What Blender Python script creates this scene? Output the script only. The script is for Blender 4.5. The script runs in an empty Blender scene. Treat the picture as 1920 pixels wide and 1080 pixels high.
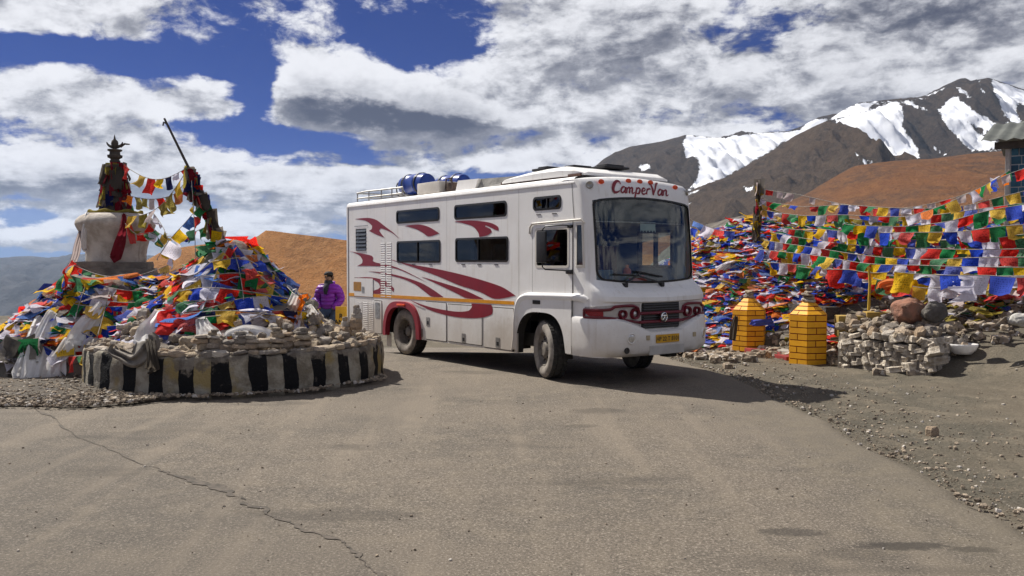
import bpy, bmesh, math, random
from mathutils import Vector, Matrix, noise
from mathutils.geometry import tessellate_polygon
R = math.radians
random.seed(11)
sc = bpy.context.scene
COL = sc.collection

# ------------------------------------------------------------------ camera
FPX, HOR, CAMH = 1600.0, 490.6, 1.7
PITCH = math.atan((540 - HOR) / FPX)
cam = bpy.data.cameras.new('camera'); camo = bpy.data.objects.new('camera', cam); COL.objects.link(camo)
camo.location = (0, 0, CAMH); camo.rotation_euler = (math.pi / 2 - PITCH, 0, 0)
cam.sensor_width = 36; cam.lens = 36 * FPX / 1920; cam.clip_start = 0.05; cam.clip_end = 30000
sc.camera = camo

# ------------------------------------------------------------------ sun, sky
SUN_EL, SUN_AZ = R(50), math.atan2(math.sin(R(140)), math.cos(R(140)))   # where the sun stands: ahead of the camera, to the left
SDIR = Vector((math.cos(SUN_AZ) * math.cos(SUN_EL), math.sin(SUN_AZ) * math.cos(SUN_EL), math.sin(SUN_EL)))
sl = bpy.data.lights.new('sun', 'SUN'); sl.energy = 4.6; sl.angle = R(0.53); sl.color = (1.0, 0.95, 0.87)
so = bpy.data.objects.new('sun', sl); COL.objects.link(so)
so.rotation_euler = (-SDIR).to_track_quat('-Z', 'Y').to_euler(); so.location = (-20, 30, 40)
sc.view_settings.view_transform = 'Standard'; sc.view_settings.look = 'None'
sc.view_settings.exposure = 0.6; sc.view_settings.gamma = 1.0
sc.view_settings.use_curve_mapping = False
sc.cycles.use_denoising = True
sc.cycles.max_bounces = 6; sc.cycles.diffuse_bounces = 3; sc.cycles.glossy_bounces = 3; sc.cycles.transparent_max_bounces = 16
sc.cycles.caustics_reflective = False; sc.cycles.caustics_refractive = False

world = bpy.data.worlds.new('World'); sc.world = world; world.use_nodes = True
WT = world.node_tree; WT.nodes.clear()

class NT:
    """small helper to write node graphs"""
    def __init__(s, tree): s.t = tree
    def n(s, kind, **kw):
        nd = s.t.nodes.new(kind)
        for k, v in kw.items(): setattr(nd, k, v)
        return nd
    def put(s, sock, v):
        if hasattr(v, 'is_output') or isinstance(v, bpy.types.NodeSocket): s.t.links.new(v, sock)
        else:
            if isinstance(v, (tuple, list)) and len(v) == 3 and sock.type == 'RGBA': v = (*v, 1)
            sock.default_value = v
    def m(s, op, a, b=0.0, c=0.0, clamp=False):
        nd = s.n('ShaderNodeMath', operation=op); nd.use_clamp = clamp
        s.put(nd.inputs[0], a); s.put(nd.inputs[1], b)
        if len(nd.inputs) > 2: s.put(nd.inputs[2], c)
        return nd.outputs[0]
    def vm(s, op, a, b=(0, 0, 0)):
        nd = s.n('ShaderNodeVectorMath', operation=op); s.put(nd.inputs[0], a); s.put(nd.inputs[1], b)
        return nd.outputs['Value'] if op in ('DOT_PRODUCT', 'LENGTH', 'DISTANCE') else nd.outputs[0]
    def mix(s, f, a, b, blend='MIX'):
        nd = s.n('ShaderNodeMix', data_type='RGBA', blend_type=blend)
        s.put(nd.inputs[0], f); s.put(nd.inputs[6], a); s.put(nd.inputs[7], b)
        return nd.outputs[2]
    def noise(s, vec, scale, detail=4.0, rough=0.55, dist=0.0, dims='3D', out=0):
        nd = s.n('ShaderNodeTexNoise', noise_dimensions=dims)
        if vec is not None: s.put(nd.inputs['Vector'], vec)
        nd.inputs['Scale'].default_value = scale; nd.inputs['Detail'].default_value = detail
        nd.inputs['Roughness'].default_value = rough; nd.inputs['Distortion'].default_value = dist
        return nd.outputs[out]
    def ss(s, v, lo, hi, a=0.0, b=1.0):
        nd = s.n('ShaderNodeMapRange', interpolation_type='SMOOTHSTEP')
        s.put(nd.inputs[0], v); s.put(nd.inputs[1], lo); s.put(nd.inputs[2], hi); s.put(nd.inputs[3], a); s.put(nd.inputs[4], b)
        return nd.outputs[0]
    def comb(s, x, y, z):
        nd = s.n('ShaderNodeCombineXYZ'); s.put(nd.inputs[0], x); s.put(nd.inputs[1], y); s.put(nd.inputs[2], z); return nd.outputs[0]
    def sep(s, v):
        nd = s.n('ShaderNodeSeparateXYZ'); s.put(nd.inputs[0], v); return nd.outputs

w = NT(WT)
sky = w.n('ShaderNodeTexSky', sky_type='NISHITA'); sky.sun_disc = False
sky.sun_elevation = SUN_EL; sky.sun_rotation = math.pi / 2 - SUN_AZ; sky.altitude = 5000; sky.air_density = 1.3; sky.dust_density = 0.2; sky.ozone_density = 3.0
g = w.n('ShaderNodeTexCoord').outputs['Generated']
dx, dy, dz = w.sep(w.vm('NORMALIZE', g))
el = w.m('ARCSINE', dz)
az = w.m('ARCTAN2', dx, dy)
elp = w.m('MAXIMUM', el, 0.0)
inv = w.m('DIVIDE', 1.0, w.m('ADD', elp, 0.16))
def cloud_field(shift):
    """density of the broken cloud deck, seen in perspective like a layer overhead"""
    e2 = w.m('ADD', elp, shift); iv = w.m('DIVIDE', 1.0, w.m('ADD', e2, 0.13))
    hx, hy = w.m('MULTIPLY', dx, iv), w.m('MULTIPLY', dy, iv)
    p = w.comb(hx, hy, w.m('MULTIPLY', shift, 2.0))
    a = w.noise(p, 1.15, 6.5, 0.58, 0.35)
    b = w.noise(w.comb(az, w.m('MULTIPLY', e2, 1.7), 3.3), 19.0, 6.0, 0.62, 0.25)
    return w.m('ADD', w.m('MULTIPLY', a, 0.60), w.m('MULTIPLY', b, 0.40))
def blob(cx, cy, rx, ry, amp):
    u = w.m('DIVIDE', w.m('SUBTRACT', az, math.atan((cx - 960) / FPX)), rx / FPX)
    v = w.m('DIVIDE', w.m('SUBTRACT', el, (HOR - cy) / FPX), ry / FPX)
    r2 = w.m('ADD', w.m('MULTIPLY', u, u), w.m('MULTIPLY', v, v))
    return w.m('MULTIPLY', w.m('POWER', 2.7183, w.m('MULTIPLY', r2, -1.0)), amp)
PUFF = ((735, 200, 160, 52, 0.31), (575, 178, 50, 42, 0.20), (690, 165, 60, 40, 0.08), (880, 225, 110, 40, 0.10),
        (480, 350, 640, 45, 0.13), (80, 335, 200, 32, 0.12), (1060, 70, 170, 60, 0.10), (260, 432, 520, 26, 0.13))
REST = ((60, 70, 130, 45, 0.10), (230, 215, 260, 40, 0.07), (1560, 70, 420, 120, 0.13), (1220, 190, 260, 60, 0.09), (1150, 265, 260, 40, 0.08),
        (330, 150, 230, 26, -0.15), (800, 95, 130, 60, -0.17), (60, 145, 120, 20, -0.15), (400, 60, 220, 50, -0.04), (1380, 75, 110, 40, -0.13),
        (600, 268, 120, 18, -0.22), (485, 200, 42, 70, -0.18), (60, 425, 60, 16, -0.14), (980, 330, 120, 14, -0.06), (330, 255, 60, 20, -0.08))
bl = bu = 0.0
for b in PUFF: bl = w.m('ADD', bl, blob(*b)); bu = w.m('ADD', bu, blob(b[0], b[1] + 34, *b[2:]))
for b in REST: q = blob(*b); bl = w.m('ADD', bl, q); bu = w.m('ADD', bu, q)
d0 = w.m('ADD', cloud_field(0.0), bl)
d1 = w.m('ADD', cloud_field(0.022), bu)
base = 0.462
cov = w.m('MULTIPLY', w.ss(d0, base, base + 0.085), w.ss(el, -0.005, 0.01))
thick = w.ss(d0, base + 0.05, base + 0.42)
relief = w.ss(w.m('SUBTRACT', d0, d1), -0.11, 0.11)
puffs = w.noise(w.comb(az, w.m('MULTIPLY', el, 1.6), 7.7), 40.0, 6.0, 0.62)
lum = w.m('ADD', w.m('MULTIPLY', relief, 0.95), w.m('SUBTRACT', 0.08, w.m('MULTIPLY', thick, 0.62)))
for b in ((1600, 70, 420, 110, 0.30), (110, 362, 230, 22, 0.26), (620, 335, 380, 26, 0.24), (760, 228, 170, 24, 0.34), (1060, 290, 260, 26, 0.16), (320, 290, 200, 24, 0.14)): lum = w.m('SUBTRACT', lum, blob(*b))
lum = w.ss(w.m('ADD', lum, w.m('MULTIPLY', w.m('SUBTRACT', puffs, 0.5), 0.75)), -0.45, 1.0)
ccol = w.mix(lum, (0.042, 0.047, 0.074), (0.610, 0.612, 0.635))
skyc = w.vm('MULTIPLY', sky.outputs[0], (0.0020, 0.0088, 0.0290))
hazeb = w.ss(el, 0.0, 0.13, 0.40, 0.0)
skyc = w.mix(hazeb, skyc, (0.20, 0.28, 0.44))
allc = w.mix(w.m('MULTIPLY', cov, 0.97), skyc, ccol)
bg = w.n('ShaderNodeBackground'); w.put(bg.inputs[0], allc); bg.inputs[1].default_value = 1.0
wo = w.n('ShaderNodeOutputWorld'); WT.links.new(bg.outputs[0], wo.inputs[0])
world.cycles.sampling_method = 'MANUAL'; world.cycles.sample_map_resolution = 1024

# ------------------------------------------------------------------ helpers
def ray(u, v):
    X = (u - 960) / FPX; Z = -(v - 540) / FPX
    return Vector((X, math.cos(PITCH) + Z * math.sin(PITCH), Z * math.cos(PITCH) - math.sin(PITCH)))
def at(u, v, Y):
    r = ray(u, v); return Vector((0, 0, CAMH)) + r * (Y / r.y)
def sstep(a, b, x):
    t = min(1, max(0, (x - a) / (b - a))); return t * t * (3 - 2 * t)
def lerp(a, b, t): return a + (b - a) * t
def fbm(x, y, z=0.0, o=4):
    return noise.fractal(Vector((x, y, z)), 1.0, 2.0, o)
def interp(pts, x):
    if x <= pts[0][0]: return pts[0][1]
    for (a, b), (c, d) in zip(pts, pts[1:]):
        if x <= c: return b + (d - b) * (x - a) / (c - a)
    return pts[-1][1]

class MB:
    def __init__(s): s.v = []; s.f = []; s.mi = []
    def add(s, vs, fs, mi=0):
        o = len(s.v); s.v += [tuple(v) for v in vs]; s.f += [tuple(i + o for i in f) for f in fs]; s.mi += [mi] * len(fs); return s
    def box(s, x0, x1, y0, y1, z0, z1, mi=0, bev=0.0):
        if bev > 0:
            b = min(bev, (x1 - x0) / 2.01, (y1 - y0) / 2.01, (z1 - z0) / 2.01)
            bm = bmesh.new(); bmesh.ops.create_cube(bm, size=1)
            for v in bm.verts: v.co = Vector((lerp(x0, x1, v.co.x + .5), lerp(y0, y1, v.co.y + .5), lerp(z0, z1, v.co.z + .5)))
            bmesh.ops.bevel(bm, geom=bm.edges[:], offset=b, segments=2, affect='EDGES', profile=0.6)
            bm.verts.index_update(); s.add([v.co for v in bm.verts], [[q.index for q in f.verts] for f in bm.faces], mi); bm.free(); return s
        return s.add([(x0,y0,z0),(x1,y0,z0),(x1,y1,z0),(x0,y1,z0),(x0,y0,z1),(x1,y0,z1),(x1,y1,z1),(x0,y1,z1)],
                     [(0,3,2,1),(4,5,6,7),(0,1,5,4),(1,2,6,5),(2,3,7,6),(3,0,4,7)], mi)
    def tube(s, pts, r, n=6, mi=0, caps=True):
        pts = [Vector(p) for p in pts]; k = len(pts); rr = r if isinstance(r, (list, tuple)) else [r] * k
        rings = []; up = Vector((0.12, 0.31, 0.94)).normalized()
        for i, p in enumerate(pts):
            t = (pts[min(i + 1, k - 1)] - pts[max(i - 1, 0)]); t = t.normalized() if t.length > 1e-9 else Vector((0, 0, 1))
            a = t.cross(up); a = a.normalized() if a.length > 1e-3 else t.cross(Vector((1, 0, 0))).normalized(); b = t.cross(a)
            rings.append([p + (a * math.cos(2 * math.pi * j / n) + b * math.sin(2 * math.pi * j / n)) * rr[i] for j in range(n)])
        vs = [q for rg in rings for q in rg]; fs = []
        for i in range(k - 1):
            for j in range(n): fs.append((i*n+j, i*n+(j+1)%n, (i+1)*n+(j+1)%n, (i+1)*n+j))
        if caps: fs += [tuple(range(n))[::-1], tuple(range((k-1)*n, k*n))]
        return s.add(vs, fs, mi)
    def lathe(s, prof, n=24, c=(0, 0, 0), axis='z', mi=0, a0=0.0, a1=2 * math.pi, jit=0.0):
        vs = []; full = abs(a1 - a0 - 2 * math.pi) < 1e-6; m = n if full else n + 1
        for r, h in prof:
            for j in range(m):
                a = a0 + (a1 - a0) * j / n; rj = r * (1 + random.uniform(-jit, jit))
                x, y = rj * math.cos(a), rj * math.sin(a)
                p = (x, y, h) if axis == 'z' else ((x, h, y) if axis == 'y' else (h, x, y))
                vs.append((p[0] + c[0], p[1] + c[1], p[2] + c[2]))
        fs = []
        for i in range(len(prof) - 1):
            for j in range(n): fs.append((i*m+j, i*m+(j+1)%m, (i+1)*m+(j+1)%m, (i+1)*m+j))
        return s.add(vs, fs, mi)
    def plate(s, poly, f0, f1, mi=0):
        """poly: 2-D outline; f0, f1 map (a, b) to the front and back points"""
        n = len(poly); fr = [f0(*p) for p in poly]; bk = [f1(*p) for p in poly]
        tri = tessellate_polygon([[Vector((a, b, 0)) for a, b in poly]])
        fs = [tuple(t) for t in tri] + [tuple(n + i for i in reversed(t)) for t in tri]
        fs += [(i, (i + 1) % n, n + (i + 1) % n, n + i) for i in range(n)]
        return s.add(fr + bk, fs, mi)
    def mesh(s, name, smooth=False, mats=()):
        me = bpy.data.meshes.new(name); me.from_pydata(s.v, [], s.f)
        for m in mats: me.materials.append(m)
        if any(s.mi): me.polygons.foreach_set('material_index', s.mi)
        bm = bmesh.new(); bm.from_mesh(me); bmesh.ops.recalc_face_normals(bm, faces=bm.faces[:]); bm.to_mesh(me); bm.free()
        if smooth:
            me.polygons.foreach_set('use_smooth', [True] * len(me.polygons))
            if smooth != 'full':
                try: me.set_sharp_from_angle(angle=R(smooth if isinstance(smooth, (int, float)) and smooth > 1 else 35))
                except Exception: pass
        return me
    def build(s, name, mat, parent=None, smooth=False, **tags):
        return link(name, s.mesh(name, smooth, mat if isinstance(mat, (list, tuple)) else [mat]), parent, **tags)
def link(name, me, parent=None, label=None, cat=None, group=None, kind=None, M=None):
    o = bpy.data.objects.new(name, me); COL.objects.link(o)
    if parent: o.parent = parent
    if M is not None: o.matrix_local = M
    for k, v in (('label', label), ('category', cat), ('group', group), ('kind', kind)):
        if v: o[k] = v
    return o
def thing(name, label, cat, loc=(0, 0, 0), rz=0.0, group=None):
    o = link(name, None, None, label, cat, group); o.location = loc; o.rotation_euler = (0, 0, rz); o.empty_display_size = .2
    return o
def smooth_poly(pts, sub=6, sharp=62, closed=True):
    n = len(pts); P = [Vector(p) for p in pts]; out = []
    def corner(i):
        a, b = (P[i] - P[i - 1]), (P[(i + 1) % n] - P[i])
        return math.degrees(a.angle(b, 0)) > sharp
    for i in range(n if closed else n - 1):
        p1, p2 = P[i], P[(i + 1) % n]
        t1 = (p2 - P[i - 1]) * .5 if not corner(i) else (p2 - p1) * .5
        t2 = (P[(i + 2) % n] - p1) * .5 if not corner((i + 1) % n) else (p2 - p1) * .5
        L = (p2 - p1).length
        if t1.length > L: t1 *= L / t1.length
        if t2.length > L: t2 *= L / t2.length
        for k in range(sub):
            t = k / sub
            out.append((2*t**3-3*t**2+1)*p1 + (t**3-2*t**2+t)*t1 + (-2*t**3+3*t**2)*p2 + (t**3-t**2)*t2)
    return [tuple(p) for p in out]
def rrect(x0, x1, z0, z1, r, n=5):
    out = []
    for cx, cz, a in ((x1 - r, z1 - r, 0), (x0 + r, z1 - r, 90), (x0 + r, z0 + r, 180), (x1 - r, z0 + r, 270)):
        for k in range(n + 1): out.append((cx + r * math.cos(R(a + 90 * k / n)), cz + r * math.sin(R(a + 90 * k / n))))
    return out

# ------------------------------------------------------------------ materials
def new_mat(name):
    m = bpy.data.materials.new(name); m.use_nodes = True; m.node_tree.nodes.clear(); return m, NT(m.node_tree)
def finish(t, shader, disp=None):
    o = t.n('ShaderNodeOutputMaterial'); t.t.links.new(shader, o.inputs[0])
def bsdf(t, col, rough=0.6, metal=0.0, spec=0.5, normal=None, coat=0.0):
    b = t.n('ShaderNodeBsdfPrincipled'); t.put(b.inputs['Base Color'], col); t.put(b.inputs['Roughness'], rough)
    b.inputs['Metallic'].default_value = metal; b.inputs['Specular IOR Level'].default_value = spec
    if coat: b.inputs['Coat Weight'].default_value = coat; b.inputs['Coat Roughness'].default_value = 0.08
    if normal is not None: t.put(b.inputs['Normal'], normal)
    return b
def bump(t, h, strength=0.4, dist=0.01):
    b = t.n('ShaderNodeBump'); b.inputs['Strength'].default_value = strength; b.inputs['Distance'].default_value = dist
    t.put(b.inputs['Height'], h); return b.outputs[0]
def pos(t, kind='Object'):
    return t.n('ShaderNodeTexCoord').outputs[kind]
def geo(t): return t.n('ShaderNodeNewGeometry').outputs['Position']
def pmat(name, c1, c2=None, scale=8.0, rough=0.7, metal=0.0, bumps=0.0, bscale=60.0, bdist=0.01, rnd=0.0, spec=0.4, coord='Object', coat=0.0, lo=0.35, hi=0.65):
    """two-tone weathered material; rnd varies brightness from object to object"""
    m, t = new_mat(name); v = pos(t, coord) if coord != 'World' else geo(t)
    if c2 is None: c2 = tuple(c * 0.82 for c in c1)
    c = t.mix(t.ss(t.noise(v, scale, 6.0, 0.6), lo, hi), c1, c2)
    if rnd:
        oi = t.n('ShaderNodeObjectInfo').outputs['Random']
        c = t.mix(1.0, c, t.comb(*[t.m('ADD', t.m('MULTIPLY', oi, 2 * rnd), 1 - rnd)] * 3), 'MULTIPLY')
    nrm = bump(t, t.noise(v, bscale, 5.0, 0.65), bumps, bdist) if bumps else None
    finish(t, bsdf(t, c, rough, metal, spec, nrm, coat).outputs[0]); return m
# ================================================================== SETTING
VAN_TH, VAN_X, VAN_Y = -0.914, 0.40, 12.34
RING_C, RING_R, RING_H = Vector((-4.0, 12.54)), 2.08, 0.55
STUPA = Vector((-6.95, 15.0)); TENT = Vector((-4.2, 13.0)); MOUND = Vector((-6.55, 14.3))

def bank_d(x, y): return (x - 4.2) * .91 + (y - 17) * .41
def road_edge(y):
    return 3.35 + 0.16 * fbm(y * .5, 3.1) + 0.05 * fbm(y * 3.1, 7.7) + 0.02 * (y - 9) - 0.9 * sstep(11.5, 17, y)
def terrain(x, y):
    d = bank_d(x, y)
    z = 0.9 * sstep(0.0, 3.3, d) + 0.05 * max(0, min(d, 14) - 3.0)
    D = math.hypot(x, y)
    k = sstep(8, 22, y)
    z -= sstep(15, 17, y) * 0.085 * min(8, max(0, y - 15.4)) * (1 - sstep(-1, 2.0, d)) * sstep(-6.6, -4.6, x)
    z -= k * min(560, 0.12 * max(0, D - 27)) * sstep(24, 60, D)
    # the bare shoulder lies a little below the asphalt
    if y < 30 and x > 2:
        s = sstep(-0.05, 0.5, x - road_edge(y)); z -= 0.07 * s * (1 - sstep(0, 1.2, d))
        z += 0.05 * s * fbm(x * .9, y * .9, 2.0, 3) + 0.012 * s * fbm(x * 5, y * 5, 4.0, 3)
    if D > 30: z += min(1, (D - 30) / 200) * 5 * fbm(x * .004, y * .004, 1.0, 5)
    return z

def axis(lo, hi, step, far, grow=1.17):
    a = []; x = lo
    while x <= hi + 1e-6: a.append(x); x += step
    s = step; x = hi
    while x < far: s *= grow; x += s; a.append(x)
    s = step; x = lo
    while x > -far: s *= grow; x -= s; a.insert(0, x)
    return a
def grid_mesh(xs, ys, zf):
    mb = MB(); nx = len(xs)
    mb.v = [(x, y, zf(x, y)) for y in ys for x in xs]
    mb.f = [(j*nx+i, j*nx+i+1, (j+1)*nx+i+1, (j+1)*nx+i) for j in range(len(ys)-1) for i in range(nx-1)]
    mb.mi = [0] * len(mb.f); return mb

# ---- ground
m_ground, t = new_mat('stony_ground'); v = geo(t)
big = t.noise(v, 0.35, 5.0, 0.6); mid = t.noise(v, 2.3, 6.0, 0.65); fin = t.noise(v, 38.0, 5.0, 0.75)
c = t.mix(t.ss(big, .38, .62), (0.128, 0.108, 0.080), (0.098, 0.088, 0.068))
c = t.mix(t.ss(mid, .45, .7), c, (0.165, 0.140, 0.104))
c = t.mix(t.m('MULTIPLY', t.ss(fin, .52, .72), .7), c, (0.24, 0.21, 0.17))
c = t.mix(t.m('MULTIPLY', t.ss(fin, .46, .30), .8), c, (0.035, 0.03, 0.024))
farm = t.ss(t.vm('LENGTH', v), 120, 900)
c = t.mix(farm, c, t.mix(t.ss(t.noise(v, .004, 5.0), .4, .6), (0.10, 0.09, 0.08), (0.15, 0.135, 0.115)))
nb = bump(t, t.m('ADD', t.m('MULTIPLY', fin, .6), t.noise(v, 9.0, 5.0, .7)), .9, .03)
finish(t, bsdf(t, c, .95, 0, .15, nb).outputs[0])
xs = axis(-15, 16, 0.22, 9000); ys = axis(-2, 34, 0.22, 9000)
def ground_z(x, y):
    z = terrain(x, y)
    if -30 < x < road_edge(y) - 0.02 and -8 < y < 26 and not (x > 2.0 and y > 20): z -= 0.035
    return z
gm = grid_mesh(xs, ys, ground_z)
gm.build('ground', m_ground, smooth='full', kind='structure')

# ---- road
m_road, t = new_mat('dusty_asphalt'); v = geo(t)
px_, py_, pz_ = t.sep(v)
big = t.noise(v, 0.45, 4.0, 0.6); mid = t.noise(v, 3.0, 6.0, 0.6); fin = t.noise(v, 60.0, 5.0, 0.85); sp = t.noise(v, 42.0, 2.0, 0.6)
c = t.mix(t.ss(big, .36, .64), (0.152, 0.127, 0.099), (0.108, 0.093, 0.075))
c = t.mix(t.ss(mid, .42, .72), c, (0.165, 0.138, 0.105))
c = t.mix(t.m('MULTIPLY', t.ss(fin, .52, .64), .9), c, (0.40, 0.345, 0.28))
c = t.mix(t.m('MULTIPLY', t.ss(fin, .47, .36), .9), c, (0.045, 0.038, 0.031))
c = t.mix(t.m('MULTIPLY', t.ss(sp, .66, .72), .75), c, (0.03, 0.027, 0.024))
sd = t.m('ADD', t.m('ADD', px_, py_), t.m('MULTIPLY', t.m('SUBTRACT', mid, .5), .5))
c = t.mix(t.m('MULTIPLY', t.ss(sd, 4.6, 3.6), .30), c, (0.105, 0.092, 0.076))
wr = t.noise(t.vm('MULTIPLY', v, (2.2, .18, 1)), 1.0, 4.0, .55)
c = t.mix(t.m('MULTIPLY', t.ss(wr, .50, .66), .35), c, (0.235, 0.195, 0.148))
st = t.noise(t.vm('MULTIPLY', v, (.55, 1.5, 1)), .8, 3.0, .5)
c = t.mix(t.m('MULTIPLY', t.ss(st, .60, .70), .45), c, (0.062, 0.054, 0.045))
for (sx, sy, rx, ry, a) in ((2.33, 5.05, .30, .085, .8), (2.72, 4.98, .16, .06, .8), (0.98, 9.6, .34, .2, .4), (0.72, 8.75, .2, .1, .35), (1.75, 5.3, .25, .09, .6), (1.98, 4.9, .3, .12, .3)):
    e = t.m('ADD', t.m('POWER', t.m('DIVIDE', t.m('SUBTRACT', px_, sx), rx), 2.0), t.m('POWER', t.m('DIVIDE', t.m('SUBTRACT', py_, sy), ry), 2.0))
    e = t.m('ADD', e, t.m('MULTIPLY', t.m('SUBTRACT', t.noise(v, 9.0, 4.0, .7), .5), 2.6))
    c = t.mix(t.m('MULTIPLY', t.ss(e, 1.2, .3), a), c, (0.040, 0.035, 0.030))
c = t.mix(t.m('MULTIPLY', t.ss(t.m('ADD', px_, t.m('MULTIPLY', t.m('SUBTRACT', mid, .5), 2.2)), 2.0, 3.4), .6), c, (0.150, 0.128, 0.094))
nb = bump(t, t.m('ADD', fin, t.m('MULTIPLY', t.noise(v, 14.0, 4.0, .6), .8)), .75, .012)
finish(t, bsdf(t, c, .88, 0, .25, nb).outputs[0])
def road_left(y): return -26.0
mb = MB(); NY, NX = 300, 120; rows = []
for j in range(NY + 1):
    y = -7 + 30.5 * (j / NY); xr = road_edge(y); xl = road_left(y); row = []
    for i in range(NX + 1):
        tt = 1 - (1 - i / NX) ** 1.6; x = lerp(xl, xr, tt)
        z = terrain(x, y) + 0.008 - (0.05 * sstep(.18, 0, xr - x)) + 0.015 * fbm(x * .3, y * .3, 9.0, 3)
        z = max(z, terrain(x, y) - 0.03)
        row.append((x, y, z))
    rows.append(row)
mb.v = [p for r_ in rows for p in r_]; n1 = NX + 1
mb.f = [(j*n1+i, j*n1+i+1, (j+1)*n1+i+1, (j+1)*n1+i) for j in range(NY) for i in range(NX)]; mb.mi = [0]*len(mb.f)
road = mb.build('road', m_road, smooth='full', kind='structure')
def road_z(x, y): return terrain(x, y) + 0.008 + 0.015 * fbm(x * .3, y * .3, 9.0, 3)

# the long ragged seam where two layers of asphalt meet
m_seam = pmat('seam_dirt', (0.06, 0.052, 0.042), (0.12, 0.10, 0.08), 14, .95, coord='World', bumps=.6, bscale=60)
cps = [(-10.5, 14.0), (-7.2, 11.3), (-5.46, 9.72), (-4.2, 8.2), (-3.0, 7.0), (-2.45, 6.55), (-2.05, 6.15), (-1.75, 5.8), (-1.3, 5.35), (-1.0, 5.0), (-.76, 4.62), (-.5, 4.2), (-.1, 3.6)]
sm = smooth_poly(cps, 26, 179, closed=False); mb = MB(); L = []
for k, (x, y) in enumerate(sm):
    wd = 0.004 + 0.040 * max(0, fbm(k * .13, 1.7, 0, 4) + .05)
    if 6.1 < y < 6.9: wd += .045 * max(0, 1 - abs(y - 6.35) / .4)
    ox = 0.05 * fbm(k * .11, 5.5, 0, 4)
    for s in (-1, 1):
        q = (x + ox + s * wd * .7 + 0.008 * fbm(k * .7, s * 9.0), y + ox * .6 + s * wd * .7)
        L.append((q[0], q[1], road_z(*q) + 0.005))
mb.add(L, [(2*i, 2*i+1, 2*i+3, 2*i+2) for i in range(len(sm)-1)])
mb.build('seam', m_seam, road)

# ---- gravel apron to the left of the ring wall (a thin spread of stones over the asphalt)
m_gbase = pmat('gravel_bed', (0.135, 0.112, 0.085), (0.085, 0.072, 0.058), 5, .95, coord='World', bumps=1.0, bscale=45, bdist=.03)
mb = MB(); na, nr = 150, 10
def apron_r(a):
    return 3.05 + .28 * fbm(math.cos(a) * 2.3, math.sin(a) * 2.3, 3.0, 5) + 1.3 * sstep(R(245), R(200), a) - 0.98 * sstep(R(248), R(272), a)
for i in range(na + 1):
    a = R(150) + R(205) * i / na
    for j in range(nr + 1):
        r_ = lerp(1.9, apron_r(a), j / nr); x, y = RING_C.x + r_ * math.cos(a), RING_C.y + r_ * math.sin(a)
        mb.v.append((x, y, road_z(x, y) + .012 + .05 * math.sin(math.pi * min(1, j / nr * .55 + .45)) + .02 * fbm(x * 3, y * 3, 0, 3) * (1 - j / nr)))
mb.f = [(i*(nr+1)+j, i*(nr+1)+j+1, (i+1)*(nr+1)+j+1, (i+1)*(nr+1)+j) for i in range(na) for j in range(nr)]; mb.mi = [0]*len(mb.f)
mb.build('gravel_apron', m_gbase, smooth='full', kind='structure')

# ---- hills and mountains
def height_layer(name, crest, D, depth, foot, mat, ncol=200, nrow=70, ntop=1.0, rough=0.03, rs=.006, spurs=0.0, seed=0.0, snow=None, back=.5, gully=0.0):
    """a real slope: straight columns run from the foot up to a crest line and down the far side"""
    px0, px1 = crest[0][0], crest[-1][0]; mb = MB(); nR = nrow + 24; att = []
    for i in range(ncol + 1):
        p = lerp(px0, px1, i / ncol); x = (p - 960) / FPX * D
        zc = CAMH + (HOR - interp(crest, p)) / FPX * D
        for j in range(nR + 1):
            if j <= nrow: q = j / nrow; y = D - depth * (1 - q); s = q ** ntop
            else: q = 1 - (j - nrow) / 24; y = D + depth * back * (1 - q); s = q * q * (3 - 2 * q)
            H = zc - foot; z = foot + H * s
            wv = (4 * s * (1 - s)) ** .6 if 0 < s < 1 else 0
            z += wv * H * (rough * 3 * fbm(x * rs, y * rs, seed, 6) + spurs * (1 - 2 * abs(fbm(x * rs * .8 + .3 * y * rs * .2, seed * 3 + .2, 1.0, 3))) )
            if gully: z -= wv * H * gully * abs(fbm(x * rs * 5 + y * rs * .8, y * rs * .7, seed + 5, 3))
            z += H * rough * .35 * fbm(x * rs * 9, y * rs * 9, seed + 2, 4) * (1 if j < nrow else .5) * (.25 + wv)
            mb.v.append((x, y, z))
            if snow is not None:
                u = 960 + FPX * x / y; vv = HOR - FPX * (z - CAMH) / y
                if y > D: u = p; vv = interp(crest, p)
                att.append(snow_at(snow, u, vv))
    m1 = nR + 1
    mb.f = [(i*m1+j, (i+1)*m1+j, (i+1)*m1+j+1, i*m1+j+1) for i in range(ncol) for j in range(nR)]; mb.mi = [0]*len(mb.f)
    o = mb.build(name, mat, smooth='full', kind='structure')
    if snow is not None:
        a = o.data.attributes.new('snow', 'FLOAT', 'POINT'); a.data.foreach_set('value', att)
    return o
def snow_at(polys, x, y):
    best = -40.0
    for P in polys:
        ins = False; dm = 1e9; n = len(P)
        for i in range(n):
            (x1, y1), (x2, y2) = P[i], P[(i + 1) % n]
            if (y1 > y) != (y2 > y) and x < (x2 - x1) * (y - y1) / (y2 - y1) + x1: ins = not ins
            ddx, ddy = x2 - x1, y2 - y1; tt = max(0, min(1, ((x - x1) * ddx + (y - y1) * ddy) / (ddx * ddx + ddy * ddy + 1e-9)))
            dm = min(dm, math.hypot(x - x1 - tt * ddx, y - y1 - tt * ddy))
        best = max(best, dm if ins else -dm)
    return max(-40.0, min(40.0, best))
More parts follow.
